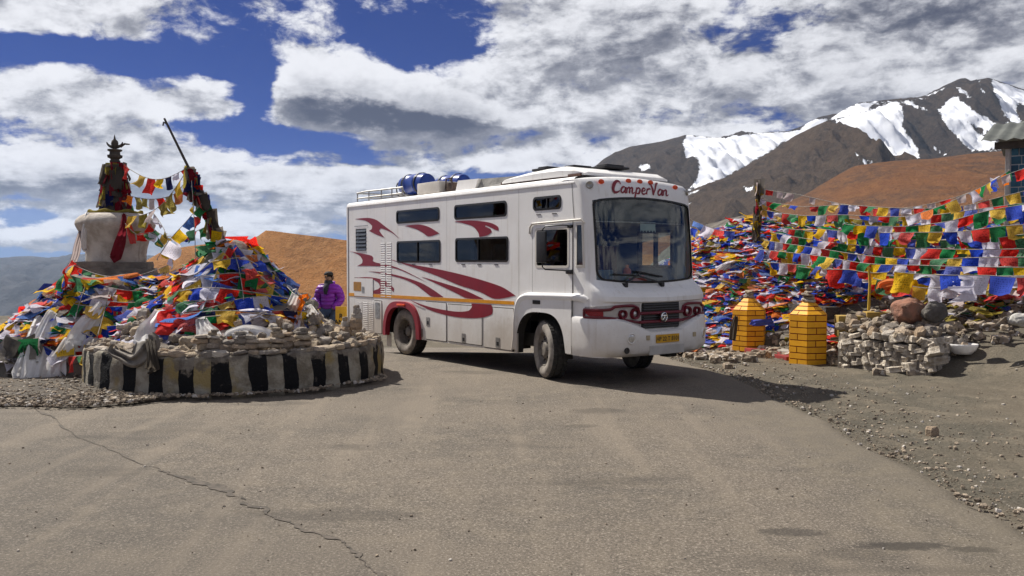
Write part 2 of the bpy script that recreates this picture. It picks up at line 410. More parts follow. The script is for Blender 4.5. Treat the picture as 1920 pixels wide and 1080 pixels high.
def rock_mat(name, cols, ns=.01, snow=False, bd=6.0, streak=(1, 1, 1), bs=.6):
    m, t = new_mat(name); v = geo(t)
    sv = t.vm('MULTIPLY', v, streak)
    a = t.noise(sv, ns, 6.0, .62, .4); b = t.noise(sv, ns * 6, 6.0, .68); d = t.noise(v, ns * 30, 4.0, .7)
    c = t.mix(t.ss(a, .36, .64), cols[0], cols[1]); c = t.mix(t.m('MULTIPLY', t.ss(b, .42, .68), .75), c, cols[2])
    c = t.mix(t.m('MULTIPLY', t.ss(d, .46, .36), .5), c, tuple(k * .45 for k in cols[1])); c = t.mix(t.m('MULTIPLY', t.ss(d, .54, .68), .5), c, tuple(min(1, k * 1.5) for k in cols[0]))
    h = t.m('ADD', t.m('MULTIPLY', b, 1.0), t.m('MULTIPLY', d, .7)); rough = .95; st_ = bs
    if snow:
        s = t.n('ShaderNodeAttribute', attribute_name='snow').outputs['Fac']
        s = t.m('ADD', s, t.m('MULTIPLY', t.m('SUBTRACT', t.noise(v, .03, 7.0, .72), .5), 22.0))
        k = t.ss(s, -.6, .8)
        c = t.mix(k, c, t.mix(t.ss(t.noise(v, .012, 5.0), .4, .7), (.80, .82, .86), (.70, .73, .80)))
        h = t.m('MULTIPLY', h, t.m('SUBTRACT', 1.0, t.m('MULTIPLY', k, .93)))
    finish(t, bsdf(t, c, rough, 0, .12, bump(t, h, st_, bd)).outputs[0]); return m
m_rock = rock_mat('dark_scree', [(.095, .068, .048), (.058, .043, .033), (.135, .098, .068)], .014, True, 22, bs=1.0)
m_spur = rock_mat('warm_scree', [(.145, .098, .062), (.080, .058, .042), (.19, .132, .084)], .014, True, 22, bs=1.0)
m_brown = rock_mat('brown_slope', [(.190, .084, .035), (.110, .062, .038), (.25, .118, .048)], .014, False, 9, (1, .6, 2.2), .8)
m_orange = rock_mat('ochre_slope', [(.33, .150, .052), (.225, .108, .044), (.37, .190, .078)], .05, False, 1.6, (1, .35, 2), .8)
m_blue = rock_mat('far_range', [(.050, .050, .054), (.034, .035, .042), (.075, .070, .066)], .0016, False, 60)

z2 = lambda a, b: (1100 + a / 2.3415, 130 + b / 2.3415)
Z = lambda *p: [z2(a, b) for a, b in p]
S_left = [Z((432,288),(520,298),(615,306),(640,293),(730,286),(890,276),(930,262),(990,225),(1060,215),(990,262),(900,310),(850,325),(820,352),(700,420),(590,482),(520,512),(440,535),(470,500),(490,452),(486,395),(455,383),(432,392),(428,350),(416,328)),
          Z((225,425),(262,414),(282,424),(262,446),(236,448))]
S_left[0] = S_left[0]
S_main = [Z((1010,232),(1090,195),(1180,152),(1225,148),(1320,145),(1250,165),(1200,192),(1120,215),(1065,224)),
          Z((1068,222),(1120,214),(1215,190),(1290,165),(1350,142),(1375,170),(1385,215),(1380,262),(1410,300),(1440,345),(1456,392),(1390,400),(1320,398),(1270,372),(1215,335),(1150,285)),
          Z((1525,178),(1570,148),(1605,125),(1640,145),(1700,195),(1790,240),(1870,272),(1900,290),(1800,300),(1700,250),(1660,235),(1700,280),(1790,320),(1820,356),(1740,362),(1680,358),(1620,310),(1570,250),(1545,205)),
          Z((1752,48),(1800,62),(1860,80),(2000,130),(2000,190),(1890,160),(1868,165),(1880,205),(1905,262),(1860,235),(1820,200),(1795,140)),
          Z((1608,82),(1640,92),(1680,130),(1655,130),(1625,110)), Z((1420,135),(1470,128),(1540,95),(1570,82),(1500,120),(1450,145)),
          Z((1460,288),(1480,300),(1540,360),(1590,382),(1560,380),(1500,345)), Z((1710,60),(1740,130),(1750,150),(1730,120)), Z((1360,140),(1420,150),(1490,185),(1440,180),(1400,160))]
S_spur = [Z((1172,370),(1200,385),(1250,410),(1212,421),(1190,405)), Z((690,520),(725,515),(722,535),(700,538)), Z((440,545),(490,530),(470,542),(445,552)), Z((445,592),(470,583),(462,592))]
C1 = [(960, 372), (1040, 350), (1100, 322), (1125, 305), (1150, 288), (1180, 276), (1240, 266), (1283, 254), (1330, 258), (1362, 260), (1380, 254), (1440, 249), (1476, 247), (1500, 238), (1530, 222), (1560, 215), (1620, 215), (1700, 240)]
C3 = [(1440, 300), (1500, 262), (1540, 232), (1553, 225), (1580, 206), (1608, 194), (1650, 190), (1681, 187), (1732, 184), (1765, 166), (1796, 149), (1815, 154), (1847, 148), (1870, 156), (1920, 172), (1990, 205), (2100, 250), (2250, 330)]
C2 = [(1180, 430), (1250, 390), (1305, 353), (1365, 331), (1400, 311), (1442, 288), (1484, 258), (1520, 240), (1553, 225), (1570, 240), (1591, 262), (1620, 283), (1655, 301), (1720, 318), (1800, 330), (1900, 350)]
C4 = [(1150, 470), (1305, 427), (1350, 416), (1399, 404), (1450, 389), (1501, 369), (1527, 356), (1545, 344), (1570, 330), (1604, 311), (1677, 302), (1741, 299), (1826, 288), (1882, 284), (1960, 278), (2060, 270), (2200, 290), (2500, 400)]
height_layer('mountain', C1, 3000, 1100, -60, m_rock, 170, 80, .9, .05, .0035, .05, 1.0, S_left, gully=.10)
height_layer('mountain', C3, 2700, 1000, -60, m_rock, 210, 110, .9, .04, .004, .05, 2.0, S_main, gully=.10)
height_layer('mountain', C2, 2000, 900, -60, m_spur, 190, 90, 1.0, .05, .006, .07, 3.0, S_spur, gully=.14)
height_layer('hill', C4, 950, 640, -60, m_brown, 200, 90, .85, .012, .006, .03, 4.0, gully=.05)
C5 = [(196, 640), (225, 580), (255, 520), (275, 488), (300, 474), (345, 463), (400, 456), (470, 449), (488, 441), (497, 432), (512, 433), (540, 437), (600, 444), (645, 450), (720, 458), (800, 462), (950, 470), (1150, 480), (1400, 470), (1600, 460)]
height_layer('hill', C5, 260, 90, -34, m_orange, 190, 70, .8, .012, .02, .02, 6.0, gully=.02)
C6 = [(-420, 470), (-300, 488), (-120, 474), (0, 487), (25, 481), (60, 480), (95, 485), (125, 481), (150, 478), (190, 470), (240, 476), (330, 482), (420, 470), (520, 478), (640, 482), (760, 475), (900, 482)]
height_layer('mountain', C6, 7500, 4200, -420, m_blue, 200, 80, .75, .06, .0011, .08, 8.0, gully=.25)
# ================================================================== THE CAMPER VAN  (local axes: x forward, y from the near flank to the far one, z up)
WV, XR, XS, ZK, ZR = 2.16, -6.08, 0.72, 0.33, 2.80
m_white, t = new_mat('dusty_white_paint'); v = pos(t); vx, vy, vz = t.sep(v)
c = t.mix(t.ss(t.noise(v, 1.3, 5.0, .6), .4, .7), (.80, .785, .76), (.74, .72, .69))
dn = t.m('ADD', vz, t.m('MULTIPLY', t.m('SUBTRACT', t.noise(v, 2.2, 6.0, .65), .5), 1.1))
c = t.mix(t.m('MULTIPLY', t.ss(dn, 1.15, .25), .55), c, (.50, .44, .36))
for wx in (-4.75, -.75):
    e = t.m('ADD', t.m('POWER', t.m('DIVIDE', t.m('SUBTRACT', vx, wx), .75), 2.0), t.m('POWER', t.m('DIVIDE', t.m('SUBTRACT', vz, .35), .55), 2.0))
    e = t.m('ADD', e, t.m('MULTIPLY', t.m('SUBTRACT', t.noise(v, 5.0, 6.0, .7), .5), 1.6))
    c = t.mix(t.m('MULTIPLY', t.ss(e, 1.3, .1), .55), c, (.42, .35, .27))
spk = t.noise(v, 28.0, 4.0, .7)
c = t.mix(t.m('MULTIPLY', t.m('MULTIPLY', t.ss(spk, .58, .72), t.ss(vz, 1.6, .3)), .45), c, (.36, .30, .23))
stk = t.noise(t.vm('MULTIPLY', v, (7, 7, .5)), 1.6, 4.0, .6)
c = t.mix(t.m('MULTIPLY', t.ss(stk, .54, .72), .30), c, (.46, .40, .32))
finish(t, bsdf(t, c, t.ss(t.noise(v, 3.0, 4.0), .3, .7, .28, .55), 0, .5, bump(t, t.noise(v, 1.7, 3.0), .14, .03)).outputs[0])
m_maroon = pmat('maroon_vinyl', (.235, .008, .022), (.20, .010, .024), 3, .42)
m_maroond = pmat('dark_maroon', (.085, .006, .014), (.06, .006, .012), 6, .4)
m_rubber = pmat('black_rubber', (.012, .012, .013), (.022, .021, .02), 20, .6)
m_black = pmat('black_plastic', (.010, .010, .012), (.018, .017, .017), 20, .45)
m_gap = pmat('panel_gap', (.03, .027, .024), (.05, .045, .04), 20, .9)
m_alu = pmat('dull_aluminium', (.42, .41, .39), (.28, .27, .25), 20, .42, .8)
m_chrome = pmat('chrome', (.75, .75, .75), (.6, .6, .6), 20, .15, 1.0)
m_yelstrip = pmat('orange_tape', (.72, .30, .010), (.62, .25, .012), 9, .45)
m_amber = pmat('amber_lens', (.80, .10, .02), (.65, .07, .02), 20, .25)
m_lens = pmat('lamp_lens', (.62, .62, .60), (.42, .42, .42), 30, .12, .6)
m_tyre, t = new_mat('dusty_tyre'); v = pos(t)
c = t.mix(t.ss(t.noise(v, 6, 5.0, .6), .35, .65), (.30, .27, .235), (.17, .15, .13)); finish(t, bsdf(t, c, .9, 0, .2, bump(t, t.noise(v, 60, 3), .3, .004)).outputs[0])
m_tread = pmat('tyre_tread', (.025, .024, .022), (.05, .046, .04), 20, .9)
m_rim = pmat('dusty_steel_rim', (.20, .175, .145), (.12, .105, .09), 9, .7, .2, rnd=.0)
m_under = pmat('underbody', (.018, .016, .014), (.03, .027, .023), 6, .9)
m_inside = pmat('grey_interior', (.40, .42, .42), (.33, .35, .36), 3, .8)
m_insdark = pmat('teal_interior', (.030, .055, .058), (.022, .042, .046), 3, .7)
m_plate = pmat('yellow_plate', (.62, .33, .012), (.50, .26, .012), 10, .5)
m_ink = pmat('black_ink', (.02, .018, .016), (.03, .027, .02), 10, .6)
def glass_mat(name, tint, refl=1.0, rough=0.0):
    m, t = new_mat(name); tr = t.n('ShaderNodeBsdfTransparent'); t.put(tr.inputs[0], tint)
    gl = t.n('ShaderNodeBsdfGlossy'); t.put(gl.inputs[0], (1, 1, 1)); gl.inputs['Roughness'].default_value = .02 + rough
    lw = t.n('ShaderNodeLayerWeight'); lw.inputs[0].default_value = .5; fr = t.m('ADD', .04, t.m('MULTIPLY', t.m('POWER', lw.outputs['Facing'], 5.0), .96))
    v = pos(t); f = t.m('ADD', t.m('MULTIPLY', fr, refl), t.m('MULTIPLY', t.ss(t.noise(v, 2.5, 4.0), .45, .8), .015), clamp=True)
    mx = t.n('ShaderNodeMixShader'); t.put(mx.inputs[0], f); t.t.links.new(tr.outputs[0], mx.inputs[1]); t.t.links.new(gl.outputs[0], mx.inputs[2])
    finish(t, mx.outputs[0]); return m
m_tint = glass_mat('tinted_glass', (.055, .06, .058), 1.0)
m_wind = glass_mat('windscreen_glass', (.62, .69, .68), 1.7)

van = thing('camper_van', 'white camper van with maroon swirls and CamperVan lettering on the road', 'van', (VAN_X, VAN_Y, 0.005), VAN_TH)
def vp(name, mb, mat, parent=None, smooth=False, label=None):
    return mb.build(name, mat, parent or van, smooth, label=label)
OY = lambda off: (lambda a, b: (a, -off, b))           # map a flank outline to a plane off metres outside the near flank
def flank(name, poly, out, thick, mat, parent=None, **k):
    return vp(name, MB().plate(poly, OY(out), OY(out - thick)), mat, parent, **k)

# ---- coach body flanks with real window and wheel openings
W_UP = [(-4.092, -2.679, 2.402, 2.603), (-2.193, -.801, 2.400, 2.605), (-.134, .458, 2.450, 2.613)]
W_LO = [(-4.080, -2.649, 1.695, 2.047), (-2.165, -.761, 1.708, 2.062)]
W_CAB = [(-.072, .628, 1.628, 2.158)]
WINS = W_UP + W_LO + W_CAB
LOUV = (-5.704, -5.262, 1.909, 2.336)
def skirt(x):
    z = ZK
    for cx, rx, top in ((-3.90, .545, .87), (.03, .56, .965)):
        u = (x - cx) / rx
        if x > .55: z = max(z, .405)
        if abs(u) < 1: z = max(z, ZK + (top - ZK) * (1 - abs(u) ** 3.2) ** (1 / 2.4))
    return z
def flank_panel(mb, y, wins, arches=True, ztop=ZR, shrink=0.0):
    xs_ = sorted(set([round(XR + (XS - XR) * i / 68, 4) for i in range(69)] + [round(q, 4) for w_ in wins for q in (w_[0] + shrink, w_[1] - shrink)]
                     + [round(cx + rx * math.cos(R(a)), 4) for cx, rx in ((-3.90, .545), (.03, .56)) for a in range(0, 181, 6)]))
    for a, b in zip(xs_, xs_[1:]):
        if b - a < 1e-3: continue
        mx = (a + b) / 2; cuts = sorted((w_[2] + shrink, w_[3] - shrink) for w_ in wins if w_[0] + shrink < mx < w_[1] - shrink)
        za, zb = (skirt(a), skirt(b)) if arches else (.98, .98)
        lo = (za, zb)
        for c0, c1 in cuts + [(ztop, None)]:
            mb.add([(a, y, lo[0]), (b, y, lo[1]), (b, y, c0), (a, y, c0)], [(0, 1, 2, 3)])
            lo = (c1, c1)
# nose: plan outline is a superellipse whose depth changes with height
NZ = [(.38, 1.30), (.70, 1.34), (1.10, 1.345), (1.125, 1.35), (1.14, 1.378), (1.20, 1.376), (1.215, 1.36), (1.27, 1.32), (1.33, 1.20), (1.39, 1.135), (2.0, 1.095), (2.6, 1.035), (2.74, 1.00), (2.84, .95), (2.90, .84)]
def fx(y, z, n=6.0):
    yy = min(1, abs((y - WV / 2) / (WV / 2))); xc = interp(NZ, z)
    return XS + (xc - XS) * (1 - yy ** n) ** (1 / n)
YP = [1.0, .9995, .998, .994, .985, .97, .945, .905, .80, .70, .58, .45, .30, .15, 0.0]
YP = [-a for a in YP] + [a for a in reversed(YP[:-1])]
def bend(z): return interp([(1.0, 0), (1.39, .07), (2.0, 0), (2.60, -.085), (2.90, -.06)], z)
body = MB()
for y in (0.0, WV): flank_panel(body, y, WINS + ([LOUV] if y == 0 else []))
# roof edge rounding + crowned roof + rear wall
for side in (0, 1):
    pr = [(0, ZR), (.012, 2.832), (.04, 2.858), (.09, 2.872), (.35, 2.90), (WV / 2, 2.915)]
    for (a, za), (b, zb) in zip(pr, pr[1:]):
        ya, yb = (a, b) if side == 0 else (WV - a, WV - b)
        body.add([(XR, ya, za), (XS, ya, za), (XS, yb, zb), (XR, yb, zb)], [(0, 1, 2, 3)])
body.add([(XR, y, z) for y, z in [(0, ZK), (WV, ZK), (WV, ZR), (WV - .04, 2.858), (WV / 2, 2.915), (.04, 2.858), (0, ZR)]], [tuple(range(7))])
# nose skin
ZROWS = [.40, .55, .72, .90, 1.06, 1.12, 1.142, 1.20, 1.217, 1.24, 1.28, 1.31, 1.34, 1.39, 1.60, 1.85, 2.10, 2.35, 2.60, 2.67, 2.74, 2.80, 2.85, 2.885]
def nose_pt(yp, z):
    y = WV / 2 * (1 + yp); return (fx(y, z), y, z + bend(z) * yp * yp)
vs = [nose_pt(p, z) for z in ZROWS for p in YP]; nc = len(YP); fs = []
for j in range(len(ZROWS) - 1):
    for i in range(nc - 1):
        ym = (YP[i] + YP[i + 1]) / 2
        if abs(ym) < .905 and 1.39 <= ZROWS[j] < 2.60: continue
        fs.append((j*nc+i, j*nc+i+1, (j+1)*nc+i+1, (j+1)*nc+i))
body.add(vs, fs)
# cab roof cap
capr = [[nose_pt(p, 2.885) for p in YP]]
for k in (.35, .7, 1.0):
    capr.append([(lerp(q[0], XS - .25, k), q[1], q[2] + (.03 + .025 * (1 - p * p)) * math.sin(k * math.pi / 2) - (.03 * abs(p) ** 6) * k) for q, p in zip(capr[0], YP)])
for r0, r1 in zip(capr, capr[1:]): body.add(r0 + r1, [(i, i+1, nc+i+1, nc+i) for i in range(nc - 1)])
# blank lower flank strip in front of the wheel arch is covered by the nose rows; close the cab wall
bod = vp('body', body, m_white, smooth=30)
liner = MB()
for y in (.05, WV - .05): flank_panel(liner, y, WINS, False, 2.76, -.0)
liner.add([(XR+.06, .05, 2.76), (XS, .05, 2.76), (XS, WV-.05, 2.76), (XR+.06, WV-.05, 2.76)], [(0,1,2,3)])
liner.add([(XR+.06, .05, .98), (XS + .3, .05, .98), (XS + .3, WV-.05, .98), (XR+.06, WV-.05, .98)], [(0,1,2,3)])
liner.add([(-.9, .05, .98), (-.9, WV-.05, .98), (-.9, WV-.05, 2.76), (-.9, .05, 2.76)], [(0,1,2,3)])
vp('interior_lining', liner, m_inside)
mb = MB(); mb.box(XR + .1, .55, .25, WV - .25, .42, .62); mb.box(-4.45, -3.35, .12, WV - .12, .36, .44)
mb.box(-3.2, -.7, .10, .40, .36, .95); mb.box(XR + .1, -4.6, .06, .3, .36, .95)
for cx in (-3.9, .03):
    for y0, y1 in ((.42, .46), (WV - .46, WV - .42)): mb.box(cx - .56, cx + .56, y0, y1, .40, 1.0)
    mb.box(cx - .6, cx + .6, .03, WV - .03, .97, 1.0)
vp('chassis', mb, m_under)
# roof-edge gutter lip and the seam in front of the coach body
mb = MB(); mb.box(XR + .05, XS + .03, -.012, .006, 2.772, 2.792, bev=.004); vp('gutter', mb, m_white)
mb = MB(); mb.box(XR - .0, XR + .055, -.010, .01, ZK, 2.80, bev=.004); vp('corner_trim', mb, m_white)
def line_strip(name, pts, wd, out, mat, parent=None):
    mb = MB(); 
    for (a, b), (c_, d) in zip(pts, pts[1:]):
        L_ = math.hypot(c_ - a, d - b); nx, nz = -(d - b) / L_ * wd / 2, (c_ - a) / L_ * wd / 2
        mb.add([(a+nx, -out, b+nz), (c_+nx, -out, d+nz), (c_-nx, -out, d-nz), (a-nx, -out, b-nz)], [(0,1,2,3)])
    return vp(name, mb, mat, parent)
line_strip('panel_seam', [(XR + .062, ZK), (XR + .062, 2.77)], .012, .002, m_gap)
for x in (-2.44, -.49): line_strip('panel_seam', [(x, 1.12), (x, 2.76)], .005, .002, pmat('faint_seam', (.45, .43, .4), (.4, .38, .36), 8))
line_strip('panel_seam', [(.72, .50), (.72, 1.12)], .010, .002, m_gap)
line_strip('panel_seam', [(.70, 2.77), (.72, 2.5), (.745, 2.30)], .010, .003, m_gap)

# ---- windows
def window(rc, r_=.06, split=None, parent=None, mat=None, name='window', both=True):
    x0, x1, z0, z1 = rc
    for y, s in ((0, 1), (WV, -1)) if both else ((0, 1),):
        o_, i_ = rrect(x0 - .018, x1 + .018, z0 - .018, z1 + .018, r_), rrect(x0 + .012, x1 - .012, z0 + .012, z1 - .012, r_ * .8)
        n = len(o_); fm = MB()
        Y = lambda d: y - s * d
        fm.add([(a, Y(.007), b) for a, b in o_] + [(a, Y(.011), b) for a, b in i_] + [(a, Y(-.03), b) for a, b in i_] + [(a, Y(-.004), b) for a, b in o_],
               [(k, (k+1)%n, n+(k+1)%n, n+k) for k in range(n)] + [(n+k, n+(k+1)%n, 2*n+(k+1)%n, 2*n+k) for k in range(n)] + [(k, 3*n+k, 3*n+(k+1)%n, (k+1)%n) for k in range(n)])
        if split: 
            for q in split: fm.box(q - .009, q + .009, min(Y(.010), Y(-.02)), max(Y(.010), Y(-.02)), z0, z1)
        wo_ = vp(name, fm, m_black)
        xsp = [x0 + .004] + (list(split) if split else []) + [x1 - .004]
        for k, (a, b) in enumerate(zip(xsp, xsp[1:])):
            yy = Y(-.004 - .006 * (k % 2))
            MB().add([(a, yy, z0 + .004), (b, yy, z0 + .004), (b, yy, z1 - .004), (a, yy, z1 - .004)], [(0,1,2,3)]).build('pane', mat or m_tint, wo_)
window(W_UP[0]); window(W_UP[1]); window(W_UP[2], .06, [.165])
window(W_LO[0], .05, [-3.38]); window(W_LO[1], .05, [-1.53])
# louvred vent window at the rear
lv = vp('louvre_window', MB().box(LOUV[0], LOUV[1], .02, .05, LOUV[2], LOUV[3]), m_black)
for k in range(6):
    z = LOUV[2] + .012 + k * (LOUV[3] - LOUV[2]) / 6
    MB().add([(LOUV[0]+.02, -.012, z), (LOUV[1]-.02, -.012, z), (LOUV[1]-.02, .016, z+.06), (LOUV[0]+.02, .016, z+.06)], [(0,1,2,3)]).build('louvre_slat', pmat('louvre_glass', (.08,.09,.105), (.06,.07,.08), 6, .12), lv)
line_strip('panel_seam', [(-5.75, 2.39), (-5.19, 2.39)], .014, .006, m_alu)
# ---- cab door: window, belt, rain rail
cab = vp('cab_door', MB().plate(rrect(-.155, .71, 1.30, 2.225, .07), OY(.010), OY(.002)), m_white)
# opening cut by laying the door skin as a frame around the window
bpy.data.meshes.remove(cab.data, do_unlink=True)
def ring_plate(outer, inner, y0, y1):
    n = len(outer); mb = MB()
    mb.add([(a, -y0, b) for a, b in outer] + [(a, -y0, b) for a, b in inner] + [(a, -y1, b) for a, b in outer] + [(a, -y1, b) for a, b in inner],
           [(k, (k+1)%n, n+(k+1)%n, n+k) for k in range(n)] + [(k, 2*n+k, 2*n+(k+1)%n, (k+1)%n) for k in range(n)] + [(n+k, n+(k+1)%n, 3*n+(k+1)%n, 3*n+k) for k in range(n)])
    return mb
cab = vp('cab_door', ring_plate(rrect(-.155, .708, .99, 2.228, .05), rrect(-.072, .628, 1.628, 2.158, .03), .008, .001), m_white)
ring_plate(rrect(-.095, .650, 1.605, 2.182, .05), rrect(-.06, .618, 1.640, 2.146, .03), .013, .004).build('door_frame', pmat('cream_frame', (.66,.62,.55), (.6,.56,.5), 9, .5), cab)
fm = MB()
for a, b, c_, d in ((-.09, -.05, 1.60, 2.18), (.61, .65, 1.60, 2.18), (.26, .29, 1.62, 2.17), (-.07, .63, 1.60, 1.64), (-.07, .63, 2.145, 2.18)): fm.box(a, b, WV - .06 - (.004 if d - c_ > .5 else 0), WV + .012 + (.003 if d - c_ > .5 else 0), c_, d)
fw = vp('far_cab_window', fm, m_black)
MB().add([(-.07, WV - .01, 1.63), (.625, WV - .01, 1.63), (.625, WV - .01, 2.155), (-.07, WV - .01, 2.155)], [(0,1,2,3)]).build('pane', glass_mat('clear_glass', (.75, .80, .76), 1.0), fw)
MB().add([(-.07, .004, 1.63), (.625, .004, 1.63), (.625, .004, 2.155), (-.07, .004, 2.155)], [(0,1,2,3)]).build('pane', m_tint, cab)
mb = MB(); mb.tube([(-.22, -.012, 2.10), (-.205, -.018, 2.20), (-.15, -.02, 2.245), (.3, -.02, 2.255), (.90, -.016, 2.268), (.95, .0, 2.22)], .014, 6); mb.build('rain_rail', pmat('cream_rail', (.62,.57,.5), (.52,.48,.42), 9, .5), cab)
line_strip('door_seam', [(-.165, 1.25), (-.165, 2.2)], .006, .003, m_gap, cab); line_strip('door_seam', [(.722, 1.12), (.722, 2.25)], .012, .003, m_gap, cab)
line_strip('door_seam', [(.72, .52), (.45, .53)], .006, .003, m_gap)
# quarter light in front of the door
q_o = [(.79, 1.615), (.955, 1.615), (.925, 2.225), (.79, 2.225)]; q_i = [(.81, 1.65), (.93, 1.65), (.902, 2.195), (.81, 2.195)]
def cornery(x, z):                                       # y of the skin near the corner for a given x
    lo, hi = 0.0, WV / 2
    for _ in range(30):
        m_ = (lo + hi) / 2
        if fx(m_, z) < x: lo = m_
        else: hi = m_
    return lo
mb = MB(); n = 4
P3 = lambda p, o_: (p[0], cornery(p[0], p[1]) - o_, p[1])
mb.add([P3(p, .012) for p in q_o] + [P3(p, .014) for p in q_i] + [P3(p, .0) for p in q_o] + [P3(p, .004) for p in q_i], [(k,(k+1)%n,n+(k+1)%n,n+k) for k in range(n)] + [(k,2*n+k,2*n+(k+1)%n,(k+1)%n) for k in range(n)] + [(n+k,n+(k+1)%n,3*n+(k+1)%n,3*n+k) for k in range(n)])
ql = vp('quarter_light', mb, pmat('cream_window_frame', (.66,.62,.55), (.6,.56,.5), 9, .5))
MB().add([P3(p, .006) for p in q_i], [(0,1,2,3)]).build('pane', pmat('dark_glass', (.008,.009,.010), (.012,.013,.014), 3, .06, spec=.6), ql)
# mirror on a bracket
mb = MB(); mb.tube([(.69, -.01, 2.19), (.62, -.10, 2.20), (.33, -.17, 2.19), (.29, -.19, 2.14), (.29, -.19, 1.62), (.33, -.17, 1.585), (.62, -.10, 1.575), (.69, -.01, 1.56)], .010, 6)
mb.box(.64, .72, -.04, .0, 2.16, 2.205, bev=.01); mb.box(.62, .73, -.05, .0, 1.525, 1.585, bev=.01)
mr = vp('wing_mirror', mb, m_black, smooth=40)
MB().box(.20, .40, -.235, -.195, 1.68, 2.12, bev=.018).build('mirror_head', m_black, mr, 40)

# ---- wheel-arch mouldings, tape, decals
def arch_pts(cx, rx, top, e=0.0, n=40, zb=ZK):
    return [(cx + (rx + e) * math.cos(R(180 - 180 * k / n)) , zb + (top + e - zb) * (max(0, 1 - abs(math.cos(R(180 * k / n))) ** 3.2)) ** (1 / 2.4)) for k in range(n + 1)]
ai, ao = arch_pts(-3.90, .545, .87), arch_pts(-3.90, .545, .87, .105)
mb = MB(); n = len(ai)
mb.add([(a, -.055, b) for a, b in ai] + [(a, -.05, b) for a, b in ao] + [(a, .0, b) for a, b in ao] + [(a, .04, b) for a, b in ai],
       [(k, k+1, n+k+1, n+k) for k in range(n-1)] + [(n+k, n+k+1, 2*n+k+1, 2*n+k) for k in range(n-1)] + [(k, k+1, 3*n+k+1, 3*n+k) for k in range(n-1)])
ar = vp('rear_arch', mb, pmat('faded_maroon', (.30, .022, .035), (.24, .018, .03), 5, .5), smooth=40)
MB().box(-4.0, -3.72, -.075, -.045, .895, .935, bev=.012).build('marker_lamp', m_amber, ar, 40)
ai, ao = arch_pts(.03, .56, .965), None
mb = MB()
for k in range(len(ai) - 1):
    (a, b), (c_, d) = ai[k], ai[k + 1]
    mb.add([(a, -.03, b), (c_, -.03, d), (c_, .12, d), (a, .12, b)], [(0,1,2,3)])
vp('front_arch_lip', mb, m_under)
# flared flank moulding that runs from the skirt, over the front arch to the nose
prof = smooth_poly([(-.60, ZK), (-.598, .60), (-.585, .86), (-.54, 1.06), (-.45, 1.18), (-.30, 1.235), (-.1, 1.245), (.4, 1.255), (.72, 1.258), (.86, 1.258), (.97, 1.235), (1.04, 1.19)], 5, 179, False)
mb = MB(); n = len(prof)
def off_in(k, d):
    a, b = Vector(prof[max(0, k-1)]), Vector(prof[min(n-1, k+1)]); tt = (b - a).normalized(); return Vector(prof[k]) + Vector((tt.y, -tt.x)) * d
def yk(x): return cornery(x, 1.22) if x > .74 else 0.0
rowsm = []
for k in range(n):
    p0, p1, p2, p3 = Vector(prof[k]), off_in(k, .012), off_in(k, .045), off_in(k, .10); e_ = 1 - sstep(.88, 1.03, prof[k][0])
    rowsm.append([(p0.x, yk(p0.x) - .0, p0.y), (p1.x, yk(p1.x) - .006 - .034 * e_, p1.y), (p2.x, yk(p2.x) - .006 - .056 * e_, p2.y), (p3.x, yk(p3.x) + .004 - .034 * e_, p3.y)])
mb.add([q for r_ in rowsm for q in r_], [(4*k+j, 4*k+j+1, 4*k+5+j, 4*k+4+j) for k in range(n-1) for j in range(3)])
vp('flank_moulding', mb, m_white, smooth='full')
# proud wing panel inside the moulding, with the arch opening
mb = MB(); cols = [-.50 + 1.22 * i / 60 for i in range(61)]
for a, b in zip(cols, cols[1:]):
    za, zb = (max(.42 if a > .3 else 0, interp([(p[0], p[1]) for p in ai], a)) if -.529 < a < .589 else .42), (max(.42 if b > .3 else 0, interp([(p[0], p[1]) for p in ai], b)) if -.529 < b < .589 else .42)
    ta, tb = interp([(-.52, .95), (-.45, 1.09), (-.35, 1.15), (-.2, 1.175), (.72, 1.19)], a), interp([(-.52, .95), (-.45, 1.09), (-.35, 1.15), (-.2, 1.175), (.72, 1.19)], b)
    if ta > za + .01: mb.add([(a, -.03, za), (b, -.03, zb), (b, -.03, tb), (a, -.03, ta)], [(0,1,2,3)])
mb.box(-.535, -.50, -.03, .0, ZK, .98)
vp('front_wing', mb, m_white)
flank('side_vent', rrect(-.12, .05, 1.08, 1.137, .008), .036, .008, m_black)
flank('side_tape', [(XR + .07, 1.008), (-.60, 1.046), (-.60, 1.098), (XR + .07, 1.070)], .0046, .003, m_yelstrip)
